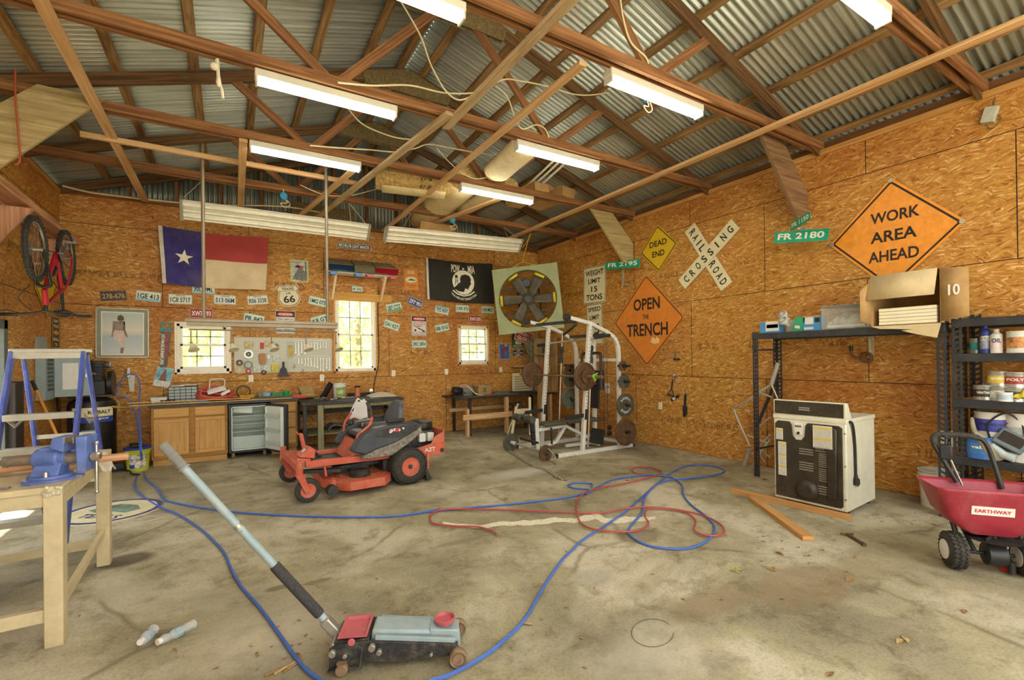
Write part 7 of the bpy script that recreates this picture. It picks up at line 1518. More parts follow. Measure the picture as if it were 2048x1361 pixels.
bb(lambda g: (g.bar((4.56, 6.3, .12), (4.55, 6.3, .4), .03, .02, up=(1, 0, 0))), 'adjust_bar', GB)
# short barbell on the floor with its rope
t = thing('short_barbell', 'short barbell lying on the floor before the gym', 'barbell', (4.07, 6.25, .13))
a, b = V((4.08, 5.78, .12)), V((4.02, 6.72, .15)); d = (b-a).normalized()
g = G(); g.cyl(a-d*.06, b+d*.06, .016, n=12); g.build('bar', ZN, t); g = G(); g.cyl(a-d*.1, a-d*.01, .027, n=12); g.build('collar', PLG_, t); g = G(); g.cyl(b-d*.12, b-d*.03, .03, n=12); g.build('collar', PAP, t)
wplate(a+d*.02, -d, .12, .035, PLT, 'rusty plate on the near end of the short floor barbell'); wplate(b, -d, .15, .035, PLG_, 'dark plate on the far end of the short floor barbell')
ROPE = mat('rope_grey', '9c9278', .9, var=.2, scale=40)
for k in range(3):
    pts = [PF(x+k*5-4, y+k*2) for x, y in ((1020, 903), (1040, 917), (1062, 930), (1085, 938), (1105, 948), (1118, 958))]
    cable('rope', [p+V((0, 0, .012+.012*(k == 1))) for p in pts], .011, ROPE, 'grey flat rope strand on the floor before the gym, %s of three' % ('nearest the gym', 'middle', 'farthest from the gym')[k], 'rope')
cable('rope', [V((4.1, 5.75, .19)), V((4.2, 5.72, .05))]+[PF(x, y)+V((0, 0, .012)) for x, y in ((1100, 924), (1110, 928), (1112, 934), (1095, 940), (1070, 936), (1060, 926))], .012, ROPE, 'short grey rope tied to the near end of the floor barbell', 'rope')
# garlands and signs in the corner behind the gym
g = G(); rnd = random.Random(9)
for k in range(320): p = V((5.95+rnd.gauss(0, .07), 9.0+rnd.gauss(0, .05), 1.75+rnd.gauss(0, .17))); e = V((rnd.uniform(-1, 1), rnd.uniform(-.4, .4), rnd.uniform(-1, 1))).normalized()*.07; g.quad(p-e, p+V((.006, 0, .004)), p+e, p-V((.004, 0, .006)))
g.build('dried_plant', mat('plant_sage', '8f9068', .9, var=.3), label='hanging bunch of sage coloured dried plants in the corner behind the gym', cat='plant', kind=None)
t = thing('corner_cupboard', 'tall wooden cupboard crowded with odds and ends in the corner behind the gym', 'cupboard', (6.15, 8.6, 0))
g = G(); g.box2((6.0, 8.45, .785), (6.3, 8.95, .8)); g.box2((6.0, 8.45, 1.2), (6.3, 8.95, 1.22)); g.box2((6.0, 8.45, 1.62), (6.3, 8.95, 1.64)); g.box2((6.0, 8.93, .785), (6.3, 8.95, 2.0)); g.box2((6.28, 8.45, .785), (6.3, 8.95, 2.0)); g.build('cupboard_body', POST, t)
for k, (x, y, z, r, h_, m_, l) in enumerate(((6.1, 8.55, 1.221, .05, .2, mat('can_yellow', 'd2b230', .5), 'yellow tub in the corner cupboard'), (6.12, 8.7, 1.221, .05, .24, RED, 'red bottle in the corner cupboard'), (6.1, 8.56, 1.641, .05, .18, PAP, 'white jar on the top shelf of the corner cupboard'), (6.12, 8.72, 1.641, .04, .22, PLG_, 'dark bottle on the top shelf of the corner cupboard'))):
    g = G(); g.lathe((x, y, z), UP, [(0, 0), (r, 0), (r, h_*.75), (r*.5, h_*.85), (r*.5, h_), (0, h_)], 14); g.build('bottle', m_, label=l, cat='bottle')
fr = Fr(V((5.9, 9.2, 2.05)), (1, 0, 0), (0, 0, 1)).at(0, 0, 0, -.3); panel('tin_sign', fr, .5, .3, mat('sign_crimson', 'b03a3a', .5, var=.3, scale=12), 'red and white tin sign behind the top of the gym', [('OLD', -.1, .2, .5, .25), ('GLORY', 0, -.2, .7, .3)], LWH, border=.02, bcol=LWH)
fr = wallp('R', 1215, 777, .006, .1); panel('small_sign', fr, .12, .2, PAP, 'small white sign with dark print behind the gym cables', [('GYM', 0, .1, .7, .25)], NAVY)
# ================================================================ right wall: racks, dryer, spreader, paint
RK = mat('rack_black', '2f2f31', .45, var=.15, dirt='5a564c', dirt_amt=.25); PLYW = wood('shelf_ply', 'a88a50', 'c9ab70')
def rpost(g, x, y, h_, sx, sy):
    """slotted steel angle post"""
    for ax, s_ in (('x', sx), ('y', sy)):
        for k in (0, 1):
            a, b = (0, .022) if k == 0 else (.052, .072)
            if ax == 'x': g.box2((x+s_*a, y-.002, 0), (x+s_*b, y+.002, h_))
            else: g.box2((x-.002, y+s_*a, 0), (x+.002, y+s_*b, h_))
        z = .0
        while z < h_-.03:
            e = .018
            if ax == 'x': g.hexa([(x+s_*.02, y-.002, z), (x+s_*.054, y-.002, z+.008), (x+s_*.054, y+.002, z+.008), (x+s_*.02, y+.002, z), (x+s_*.02, y-.002, z+e), (x+s_*.054, y-.002, z+e+.016), (x+s_*.054, y+.002, z+e+.016), (x+s_*.02, y+.002, z+e)])
            else: g.hexa([(x-.002, y+s_*.02, z), (x-.002, y+s_*.054, z+.008), (x+.002, y+s_*.054, z+.008), (x+.002, y+s_*.02, z), (x-.002, y+s_*.02, z+e), (x-.002, y+s_*.054, z+e+.016), (x+.002, y+s_*.054, z+e+.016), (x+.002, y+s_*.02, z+e)])
            z += .051
xf, xb_ = 5.77, 6.31
def rack(y0, y1, H, shelves, label, ply):
    t = thing('storage_rack', label, 'rack', (6.05, (y0+y1)/2, 0), group='black steel storage racks')
    for x, sx in ((xf, 1), (xb_, -1)):
        for y, sy in ((y0, 1), (y1, -1)): g = G(); rpost(g, x, y, H, sx, sy); g.build('post', RK, t)
    for z in shelves:
        for x in (xf, xb_): g = G(); g.box2((x-.02, y0+.004, z-.075), (x+.02, y1-.004, z)); g.build('beam', RK, t, bevel=.003)
        g = G(); g.box2((xf+.02, y0+.01, z-.03), (xb_-.02, y1-.01, z-.008)); g.build('shelf_board', ply, t)
    for z in (.35, 1.62): 
        for y in (y0+.02, y1-.02): g = G(); g.bar((xf, y, z), (xb_, y, z), .02, .02); g.build('end_tie', RK, t)
rack(1.66, 3.56, 1.85, (1.83,), 'black steel rack with one top shelf standing over the dryer', PLYW)
rack(-.25, 1.62, 1.93, (1.865, 1.545, 1.125, .60), 'black steel rack of paint cans at the right edge', PLYW)
z1_ = 1.831
# ---- on the high shelf
def rp(px, x=5.86): return PX(px, 660, x).y
def carton(y0, y1, x0, h_, m_, label, tilt=0.0, prints=(), nm='bulb_carton'):
    t = thing(nm, label, 'box', (x0+.07, (y0+y1)/2, z1_)); ya, yb = max(y0, y1), min(y0, y1); f = Fr(V((x0, ya, z1_+(.0 if not tilt else .015))), V((0, -1, 0)), V((0, 0, 1))).at(0, 0, 0, tilt)
    g = G(); g.fbox(f, 0, ya-yb, 0, h_, -.14, 0); g.build('carton', m_, t, bevel=.002)
    for (a, b, c, d, mm, n2) in prints: g = G(); g.fbox(f, a*(ya-yb), b*(ya-yb), c*h_, d*h_, .0, .0015); g.build(n2, mm, t)
CBL_ = mat('carton_blue', '4b8fc4', .5, var=.1); CGR = mat('carton_green', '2f9a68', .5, var=.08)
carton(rp(1522), rp(1560), 5.84, .15, CBL_, 'blue and white bulb carton at the far end of the high shelf', 0, ((.3, 1, .15, .95, PAP, 'white_panel'), (.35, .95, .4, .7, BLK, 'bulb_print'), (0, 1, .95, 1, ORB, 'orange_edge')))
carton(rp(1586), rp(1606), 5.84, .17, CGR, 'green bulb carton leaning against the blue one', -.22, ((.2, .7, .2, .4, PAP, 'white_panel'),))
carton(rp(1608), rp(1643), 5.84, .175, CBL_, 'tall blue bulb carton beside the clear tote', 0, ((.12, .6, .45, .9, PAP, 'bulb_print'), (.05, .6, .1, .25, PAP, 'white_panel'), (.68, .95, .55, .85, BLK, 'dark_panel'), (0, 1, .94, 1, ORB, 'orange_edge')))
def bulb(y, z, x, label, r=.055):
    t = thing('flood_bulb', label, 'bulb', (x, y, z)); a = V((-.8, .2, .55)).normalized(); g = G(); g.lathe((x, y, z), a, [(0, 0), (.02, 0), (.02, .04), (r, .1), (r, .12), (r*.8, .125), (0, .12)], 24); g.build('bulb_body', PAP, t)
    g = G(); c = V((x, y, z))+a*.124; e = a.orthogonal().normalized(); f_ = a.cross(e)
    for k in range(20): q = 2*PI*k/20; d = e*math.cos(q)+f_*math.sin(q); g.bar(c+d*r*.5, c+d*r*.98, .004, .008, up=a)
    g.build('fins', mat('fin_grey', '8a8a84', .5), t)
bulb(rp(1569), z1_+.16, 5.95, 'white finned flood bulb lying on top of the cartons'); bulb(rp(1574)-.0, z1_+.08, 5.90, 'white flood bulb between the blue and the green cartons')
carton(rp(1562), rp(1582), 5.98, .15, PAP, 'open white carton behind the bulbs', 0)
TOTE = glass('tote_clear', 'dfe2d8', .15, .16)
t = thing('plastic_tote', 'clear plastic tote of wrapped things on the high shelf', 'tote', (6.05, rp(1695), z1_)); ya, yb = rp(1648), rp(1752)
g = G(); th = .005; X0, X1 = 5.80, 6.2
g.box2((X0, yb, z1_), (X1, ya, z1_+th)); g.box2((X0, yb, z1_), (X0+th, ya, z1_+.25)); g.box2((X1-th, yb, z1_), (X1, ya, z1_+.25)); g.box2((X0, yb, z1_), (X1, yb+th, z1_+.25)); g.box2((X0, ya-th, z1_), (X1, ya, z1_+.25)); g.build('tote_body', TOTE, t)
g = G(); g.box2((X0-.008, yb-.008, z1_+.25), (X1+.008, ya+.008, z1_+.265)); g.build('tote_lid', mat('lid_grey', '7f878c', .4), t, bevel=.004)
WRAP = mat('wrapped_stuff', 'bdb7a4', .5, var=.4, scale=14, dirt='8a8474', dirt_amt=.5)
g = G(); g.sheet(lambda u, v: (5.82+.34*u, yb+.02+(ya-yb-.04)*v, z1_+.012+.2*math.sin(PI*u)**.35*math.sin(PI*v)**.3*(.8+.2*math.sin(u*12+v*16))), 14, 18); g.build('wrapped_contents', WRAP, label='crumpled plastic wrapping inside the clear tote', cat='wrapping')
for k in range(3): g = G(); g.cyl((5.83+.03*k, ya-.06-.1*k, z1_+.03), (5.83+.05*k, yb+.08+.06*k, z1_+.035), .018, n=10); g.build('paper_roll', PAP, label='white paper roll in the bottom of the clear tote, %s' % ('nearest', 'middle', 'hindmost')[k], cat='roll')
# big open carton lying on its side with white boards inside
t = thing('moving_carton', 'big open cardboard carton lying on its side on the high shelf', 'box', (6.0, 1.87, z1_)); y0, y1 = rp(1897), rp(1752)-.03
H_ = .52; X0, X1 = 5.68, 6.28
g = G(); c_ = .006
for a, b in (((X0, y0, z1_), (X1, y1, z1_+c_)), ((X0, y0, z1_+H_-c_), (X1, y1, z1_+H_)), ((X0, y1-c_, z1_), (X1, y1, z1_+H_)), ((X0, y0, z1_), (X1, y0+c_, z1_+H_)), ((X1-c_, y0, z1_), (X1, y1, z1_+H_))): g.box2(a, b)
g.build('carton_body', CARD, t)
LCARD = mat('cardboard_pale', 'c8b184', .8, var=.08)
def flap(P, m_, nm): g = G(); g.quad(*P); g.build(nm, m_, t, solid=.006)
flap([(X0, y0+.02, z1_+H_), (X0, y1, z1_+H_), (X0-.06, y1+.02, z1_+H_-.25), (X0-.06, y0+.03, z1_+H_-.25)], LCARD, 'top_flap'); flap([(X0, y0, z1_+.02), (X0, y0, z1_+H_), (X0-.02, y0-.2, z1_+H_-.03), (X0-.02, y0-.2, z1_+.05)], CARD, 'side_flap')
g = G(); ft = Fr(V((X0, (y0+y1)/2, z1_)), V((0, -1, 0)), V((.25, 0, 1))); hw = (y1-y0)/2; pts = [(-hw, .0), (-hw+.08, -.03), (-hw+.2, -.035), (-hw+.35, -.05), (-.02, -.055), (.06, -.085), (.14, -.11), (hw-.02, -.14), (hw, .0)]; g.poly(ft, pts, 0, .006); g.build('torn_flap', LCARD, t)
flap([(X0, y1, z1_+.02), (X0, y1, z1_+H_-.05), (X0-.1, y1+.06, z1_+H_-.15), (X0-.1, y1+.06, z1_+.06)], CARD, 'side_flap')
f = Fr(V((X0-.022, y0-.1, z1_+.3)), V((.1, -1, 0)), UP); g = G(); g.text(f, '10', 0, 0, .08, .10, .004); g.build('lettering', PAP, t)
WB = mat('white_board', 'e3d8b4', .5, var=.04)
for k in range(5):
    g = G(); z = z1_+.012+k*.0335; g.box2((X0+.012+.004*(k % 2), y0+.035, z), (X1-.1, y1-.06, z+.031)); g.build('shelf_panel', WB, bevel=.002, label='white shelf panel inside the big carton, %s from the bottom' % ordn[k], cat='board', group='white shelf panels')
# ---- paint shelf
def can(name, x, y, z, r, h_, m_, label, lid=True, lab=None, lt='', cat='can', spray=False, handle=False):
    t = thing(name, label, cat, (x, y, z)); g = G(); b = V((x, y, z))
    if spray: g.lathe(b, UP, [(0, 0), (r, 0), (r, h_*.74), (r*.95, h_*.78), (r*.6, h_*.85), (r*.5, h_*.86), (r*.5, h_), (0, h_)], 20)
    else: g.lathe(b, UP, [(0, 0), (r*1.02, 0), (r*1.02, .006), (r, .01), (r, h_-.012), (r*1.03, h_-.008), (r*1.03, h_), (r*.9, h_), (r*.88, h_-.006), (0, h_-.006)], 24)
    g.build('can_body', m_, t)
    a0 = math.atan2(-y, -x)
    if lab:
        g = G(); g.sheet(lambda u, v: (x+(r+.0015)*math.cos(a0-1.3+2.6*u), y+(r+.0015)*math.sin(a0-1.3+2.6*u), z+h_*(.22 if not spray else .15)+h_*(.5 if not spray else .45)*v), 14, 1); L_ = g.build('can_label', lab, t)
    if lt:
        vv, ff, q0, q1, p0, p1 = text_data(lt); g = G(); w_ = min(r*1.5, .05*len(lt)); i = g.add([(x+(r+.003)*math.cos(a0+((a.x-q0)/(q1-q0)-.5)*w_/r), y+(r+.003)*math.sin(a0+((a.x-q0)/(q1-q0)-.5)*w_/r), z+h_*.52+((a.y-p0)/(p1-p0)-.5)*min(h_*.18, .06)) for a in vv])
        for q in ff: g.face([i+k for k in q])
        g.build('lettering', LWH if m_ is not PAP and (lab is not PAP) else NAVY, t)
    if handle: g = G(); g.tube([(x+r*1.03*math.cos(a0+PI/2+PI*k/10), y+r*1.03*math.sin(a0+PI/2+PI*k/10), z+h_*.8-.1*math.sin(PI*k/10)) for k in range(11)], .003, 5); g.build('bail_handle', STL, t)
def ry(px, x): return PX(px, 760, x).y
s1, s2, s3 = 1.546, 1.126, .601
TIN = mat('tin', 'b3b0a4', .3, metal=.6)
can('paint_can', 5.98, ry(1953, 5.98), s1, .045, .14, TIN, 'small teal can beside the spray cans on the paint shelf', lab=mat('lab_teal', '3f9c9c', .5))
can('spray_can', 5.9, ry(1972, 5.9), s1, .038, .26, mat('spray_navy', '33458c', .4), 'dark blue spray can on the paint shelf', lab=mat('lab_grey', '8d90a0', .4, var=.4, scale=40), spray=True, lt='LOCTITE')
can('spray_can', 5.88, ry(1994, 5.88), s1, .04, .215, PAP, 'white spray can with red lettering on the paint shelf', lab=mat('lab_redwhite', 'd9c4bc', .4, var=.2, scale=40), spray=True, lt='OIL')
can('paint_can', 5.9, ry(2042, 5.9), s1, .085, .19, PAP, 'white tub with a round picture at the right end of the top paint shelf', lab=mat('lab_orange', 'c98a50', .5, var=.5, scale=20))
can('paint_can', 5.87, ry(1969, 5.87), s2, .075, .13, TIN, 'black labelled paint can at the left of the middle shelf', lab=mat('lab_black', '3a3228', .4), lt='VARATHANE')
can('paint_can', 5.86, ry(1999, 5.86), s2, .07, .125, TIN, 'white and green paint can in the middle shelf row', lab=mat('lab_pale', 'c9cfc4', .4, var=.15), lt='KILZ')
can('paint_can', 5.85, ry(2030, 5.85), s2, .07, .12, TIN, 'dark paint can behind the yellow cloth', lab=mat('lab_black'))
can('paint_can', 5.89, ry(1998, 5.89), s2+.1265, .075, .13, TIN, 'yellow labelled paint can stacked on the white and green one', lab=mat('lab_yellow', 'd4b43c', .4, var=.15), lt='MINWAX')
can('paint_can', 5.88, ry(2031, 5.88), s2+.1215, .075, .13, TIN, 'red labelled paint can stacked above the yellow cloth', lab=mat('lab_red', '9c3a30', .4, var=.15), lt='POLY')
can('paint_jar', 5.78, ry(2010, 5.78), s2, .048, .08, PAP, 'small white tub in front on the middle shelf', lab=mat('lab_lblue', 'aebfc4', .4))
can('paint_can', 6.05, ry(1982, 6.05), s2, .045, .17, TIN, 'small dark can at the back of the middle shelf', lab=mat('lab_black'))
g = G(); g.sheet(lambda u, v: (5.77+.1*u, ry(2050, 5.8)+.12*v-.02*u, s2+.005+.1*math.sin(PI*min(1, u*.9+.1))*(1-.5*v)+.01*math.sin(v*17)), 8, 10); g.build('yellow_cloth', mat('cloth_yellow', 'd0bc2c', .8), solid=.008, label='yellow cloth bundled on the middle paint shelf', cat='cloth')
can('paint_pail', 5.86, ry(1967, 5.86), s3, .125, .195, mat('pail_blue', '2f62a4', .4, var=.1), 'blue Valspar paint pail on the lowest visible shelf', lab=mat('lab_blue', '3f7ab4', .4, var=.2), lt='valspar', handle=True)
can('paint_pail', 5.93, ry(1985, 5.93), s3+.196, .125, .22, PAP, 'white and blue Valspar pail stacked on the blue pail', lab=mat('lab_navy', '474a9c', .4, var=.2), lt='valspar', handle=True)
can('paint_pail', 5.95, ry(2050, 5.95), s3, .14, .42, PAP, 'tall pail at the right edge of the lowest shelf', lab=mat('lab_pale2', 'b8bcb4', .4, var=.2))
t = thing('battery_charger', 'grey battery charger tilted on the lowest shelf', 'charger', (5.85, ry(2020, 5.85), s3)); yc = ry(2022, 5.84)
g = G(); R_ = M.Rotation(.5, 3, 'X') @ M.Rotation(.3, 3, 'Y'); g.box((5.84, yc, s3+.17), (.16, .2, .15), mtx=R_); cb_ = g.build('charger_body', mat('charger_grey', '6a7478', .45), t, bevel=.012); g = G(); g.box(V((5.84, yc, s3+.17))+R_ @ V((-.081, 0, .01)), (.004, .16, .09), mtx=R_); g.build('charger_panel', BLK, cb_)
g = G(); g.tube(spline([(5.8, yc+.1, s3+.1), (5.78, yc+.14, s3+.3), (5.8, yc+.03, s3+.42), (5.82, yc-.06, s3+.34), (5.78, yc-.1, s3+.2), (5.74, yc-.16, s3+.02)], 6), .008, 6); g.build('black_lead', BKP, t); g = G(); g.tube(spline([(5.9, yc+.1, s3+.26), (5.84, yc, s3+.34), (5.85, yc-.1, s3+.3), (5.82, yc-.2, s3+.28)], 6), .01, 6); g.build('red_lead', RED, t)
g = G(); q = ry(1995, 5.78); g.tube([(5.77, q+.04, s3+.14), (5.77, q-.03, s3+.06), (5.77, q-.1, s3+.04)], [.02, .035, .04], 12); g.build('tissue_bottle', mat('bottle_pale', 'b9c4c0', .35, var=.2), label='pale plastic bottle lying before the battery charger', cat='bottle')
t = thing('blower_bag', 'dusty grey canvas bag and tube slumped at the left end of the lowest shelf', 'bag', (5.85, 1.52, s3)); BAGM = mat('canvas_grey', '8f8870', .85, var=.15)
g = G(); g.sheet(lambda u, v: (5.86-.1*math.sin(PI*u)-.05*v, 1.50-.24*u*(1-v)-.06*u, s3+.01+.36*v*(1-.5*u)+.02*math.sin(u*9)), 10, 10); g.build('bag_cloth', BAGM, t, solid=.03, sub=1); g = G(); g.tube([(6.0, 1.50, s3+.1), (6.02, 1.46, s3+.47)], .04, 12); g.build('tube', BAGM, t)
# ---- white bucket, red petrol can on the floor
pail('bucket', (6.13, 1.84, 0), .135, .155, .37, mat('bucket_white', 'd8d4c4', .45, var=.05, dirt='b0a68c', dirt_amt=.25), 'white plastic bucket on the floor behind the red spreader', bands=((.23, .255, -3.3, -1.7, mat('band_blue', '5aa0d0', .4), 'blue_band'), (.06, .2, -3.2, -1.9, mat('label_print2', 'c4bcac', .5, var=.4, scale=40), 'printed_label')), nring=3)
t = thing('fuel_can', 'red plastic fuel can under the paint shelf', 'fuel can', (6.0, 1.2, 0)); g = G(); g.box2((5.88, 1.05, .0), (6.15, 1.38, .3)); g.build('can_body', RED, t, bevel=.04); g = G(); g.tube(spline([(5.95, 1.3, .28), (5.95, 1.28, .37), (6.05, 1.2, .39), (6.08, 1.12, .29)], 6), .02, 8); g.cyl((5.98, 1.15, .29), (5.9, 1.1, .44), .016, .01, 10); g.build('spout', BKP, t)
# ---- dryer
dz = .042; dc = V((5.36, 2.54, dz)); da = .07
DR = M.Translation(dc) @ M.Rotation(da, 4, 'Z'); D = lambda x, y, z: DR @ V((x, y, z))
DW = mat('dryer_white', 'd4cfb4', .35, var=.05, dirt='b3a67e', dirt_amt=.25); DB = mat('dryer_back', '3b3427', .45, metal=.3, var=.2, scale=6, dirt='6d6248', dirt_amt=.3); DSL = mat('dryer_slot', '9c957e', .4, metal=.5)
t = thing('clothes_dryer', 'white clothes dryer with its dark back panel turned to the room', 'dryer', tuple(dc), da)
hx, hy, dh = .36, .335, .88
g = G(); g.hexa([D(-hx, -hy, 0), D(hx, -hy, 0), D(hx, hy, 0), D(-hx, hy, 0), D(-hx, -hy, dh), D(hx, -hy, dh), D(hx, hy, dh), D(-hx, hy, dh)]); g.build('dryer_body', DW, t, bevel=.012)
g = G(); g.hexa([D(-hx-.006, -hy-.006, dh-.04), D(hx+.006, -hy-.006, dh-.04), D(hx+.006, hy+.006, dh-.04), D(-hx-.006, hy+.006, dh-.04), D(-hx-.006, -hy-.006, dh+.004), D(hx+.006, -hy-.006, dh+.004), D(hx+.006, hy+.006, dh+.004), D(-hx-.006, hy+.006, dh+.004)]); g.build('top_panel', DW, t, bevel=.008)
g = G(); g.hexa([D(-hx, -hy, dh+.004), D(-hx+.14, -hy, dh+.004), D(-hx+.14, hy, dh+.004), D(-hx, hy, dh+.004), D(-hx, -hy, dh+.16), D(-hx+.05, -hy, dh+.16), D(-hx+.05, hy, dh+.16), D(-hx, hy, dh+.16)]); g.build('control_console', DW, t, bevel=.006)
fbk = Fr(D(-hx, 0, 0), -(DR.to_3x3() @ V((0, 1, 0))), UP)   # seen from the room: x to the right, n outwards
g = G(); g.fbox(fbk, -hy+.015, hy-.02, dh+.015, dh+.15, 0, .004); cp = g.build('console_back', DB, t); g = G(); g.text(fbk, 'DISCONNECT POWER', -.03, dh+.09, .1, .01, .0055); g.text(fbk, 'BEFORE SERVICING', -.03, dh+.07, .1, .01, .0055); g.build('lettering', PAP, cp)
out = [(-hy+.02, .03), (hy-.05, .03), (hy-.03, .05), (hy-.03, dh-.08), (hy-.06, dh-.06), (.0, dh-.06), (-.02, dh-.09), (-.03, dh-.2), (-.06, dh-.24), (-.11, dh-.24), (-.14, dh-.2), (-.15, dh-.09), (-.17, dh-.06), (-hy+.05, dh-.06), (-hy+.02, dh-.09)]
g = G(); g.poly(fbk, out, 0, .012); pb_ = g.build('back_panel', DB, t, bevel=.004)
g = G(); g.poly(fbk, [(hy-.16, .1), (hy-.08, .1), (hy-.07, dh-.1), (hy-.1, dh-.08), (.02, dh-.08), (.02, dh-.1), (hy-.16, .55)], .012, .035); g.build('raised_channel', DB, pb_, bevel=.01)
def slots(x0, x1, z, n_, dzs, d=.012):
    g = G()
    for k in range(n_): g.fbox(fbk, x0, x1, z+k*dzs, z+k*dzs+dzs*.42, d, d+.004)
    g.build('louvres', DSL, pb_, bevel=.001)
slots(-.08, .05, .50, 3, .024); slots(-.08, .05, .34, 4, .024); slots(.1, .225, .26, 7, .019, .0125); slots(.1, .225, .40, 8, .018, .0125); slots(.09, .23, .13, 4, .024); slots(.07, .23, .55, 3, .022, .0125)
LABL = mat('dryer_label', 'cfcbb8', .5, var=.1, scale=60)
for a, b, c, d in ((-hy+.05, -hy+.13, .25, .60), (-hy+.03, -hy+.1, .62, .74), (.06, .23, .59, .81)):
    dd = .0125 if a < 0 else .036
    g = G(); g.fbox(fbk, a, b, c, d, dd, dd+.002); L_ = g.build('warning_label', LABL, pb_)
    g = G(); n_ = max(1, int((d-c)/.11)); 
    for k in range(n_): z = d-.02-k*(d-c)/n_; g.fbox(fbk, a+.004, b-.004, z-.009, z+.006, dd+.002, dd+.003)
    g.build('yellow_bar', YEL, L_)
    g = G(); 
    for k in range(int((d-c)/.016)): z = d-.042-k*.015; g.fbox(fbk, a+.008, b-.008, max(z, c+.004), max(z, c+.004)+.004, dd+.002, dd+.0028)
    g.build('small_print', mat('print_faint', '8f8b7c', .6), L_)
g = G(); g.lathe(fbk.p(-.01, .14, .012), fbk.n, [(.11, 0), (.1, .025), (.06, .05), (.055, .05)], 24); g.build('vent_boss', DB, pb_); g = G(); g.lathe(fbk.p(-.01, .14, .03), fbk.n, [(.055, 0), (.055, .03), (.048, .03), (.046, .0), (.02, .0), (.015, .02), (0, .02)], 24); g.build('exhaust_pipe', DSL, pb_)
g = G(); g.fbox(fbk, -.125, -.045, dh-.19, dh-.07, .002, .012); tb = g.build('terminal_block', PAP, t, bevel=.003); g = G()
for k in range(3): g.poly(fbk, circ(.008, 8, -.105+.02*k, dh-.1), .012, .02)
g.poly(fbk, circ(.014, 10, -.085, dh-.17), .012, .02); g.build('terminal_screw', BKP, tb)
g = G()
for x, z in ((hy-.012, .12), (hy-.012, .44), (hy-.012, .75), (-hy+.01, .12)): g.poly(fbk, circ(.009, 8, x, z), 0, .006)
g.build('screws', CHR, t)
sd_ = Fr(D(0, -hy, 0), DR.to_3x3() @ V((1, 0, 0)), UP)
g = G(); g.tube(spline([sd_.p(-.31, dh-.03, -.01), sd_.p(-.30, dh-.02, .02), sd_.p(-.24, dh-.1, .018), sd_.p(-.2, .6, .015), sd_.p(-.19, .34, .015)], 7), .012, 8); cd = g.build('power_cord', BKP, t); g = G(); g.lathe(sd_.p(-.19, .34, .016), -UP, [(.014, 0), (.018, .03), (.03, .04), (.032, .09), (.02, .1), (0, .1)], 16); pl_ = g.build('plug', BKP, cd); g = G()
for k in range(3): g.box(sd_.p(-.15, .265-.02*k, .018), (.03, .004, .012))
g.build('plug_prongs', mat('brass', 'a98d4a'), pl_)
g = G(); g.ring(sd_, [(-.02, .06), (.3, .06), (.3, .74), (-.02, .74)], [(-.012, .068), (.292, .068), (.292, .732), (-.012, .732)], 0, .003); g.build('pressed_panel', DW, t)
WOODF = wood('floor_board', 'a5743c', 'd09c5e', streak='8d6030')
board('two_by_four', PF(1465, 985)+V((0, 0, .02)), PF(1700, 1040)+V((0, .0, .02)), .085, .038, 'long board lying under the front edge of the dryer', WOODF)
board('two_by_four', PF(1502, 998)+V((-.03, -.04, .02)), PF(1617, 1083)+V((0, 0, .02)), .09, .038, 'shorter board lying on the floor, pointing at the room', WOODF)
for x, y in ((.3, -.28), (.3, .28), (-.2, .28), (-.2, -.28)): g = G(); g.cyl(D(x, y, -.041), D(x, y, .01), .02); g.build('dryer_foot', BKP, t)
# ---- folded aluminium carrier behind the rack
t = thing('aluminium_carrier', 'folded aluminium tube carrier leaning on the wall behind the rack', 'carrier', (6.1, 3.8, 0))
AP = lambda x, y, X=6.15: PX(x, y, X)
def at_(pts, r_, nm, m_=None): g = G(); g.tube(pts, r_, 10); g.build(nm, m_ or ALU, t)
at_([AP(1556, 726), AP(1543, 770)], .028, 'thick_tube'); at_([AP(1500, 899, 6.0), AP(1489, 932, 6.0)], .03, 'thick_tube')
at_(spline([AP(1545, 768), AP(1500, 800), AP(1472, 815), AP(1469, 822), AP(1480, 850), AP(1500, 893)], 4), .014, 'bent_tube'); at_([AP(1543, 770), AP(1518, 783)], .012, 'link_tube'); at_([AP(1515, 784), AP(1543, 795)], .012, 'link_tube'); at_([AP(1543, 770), AP(1556, 800)], .012, 'link_tube')
at_([AP(1515, 857), AP(1540, 835)], .012, 'link_tube'); at_([AP(1496, 872), AP(1538, 888)], .012, 'link_tube'); at_([AP(1512, 903), AP(1540, 870)], .012, 'link_tube'); at_([AP(1512, 895), AP(1540, 915)], .012, 'link_tube'); at_([AP(1530, 925), AP(1515, 905)], .012, 'link_tube'); at_([AP(1503, 935, 6.05), AP(1540, 880)], .012, 'link_tube')
at_([AP(1556, 752, 6.2), AP(1513, 855, 6.2)], .02, 'black_tube', GB)
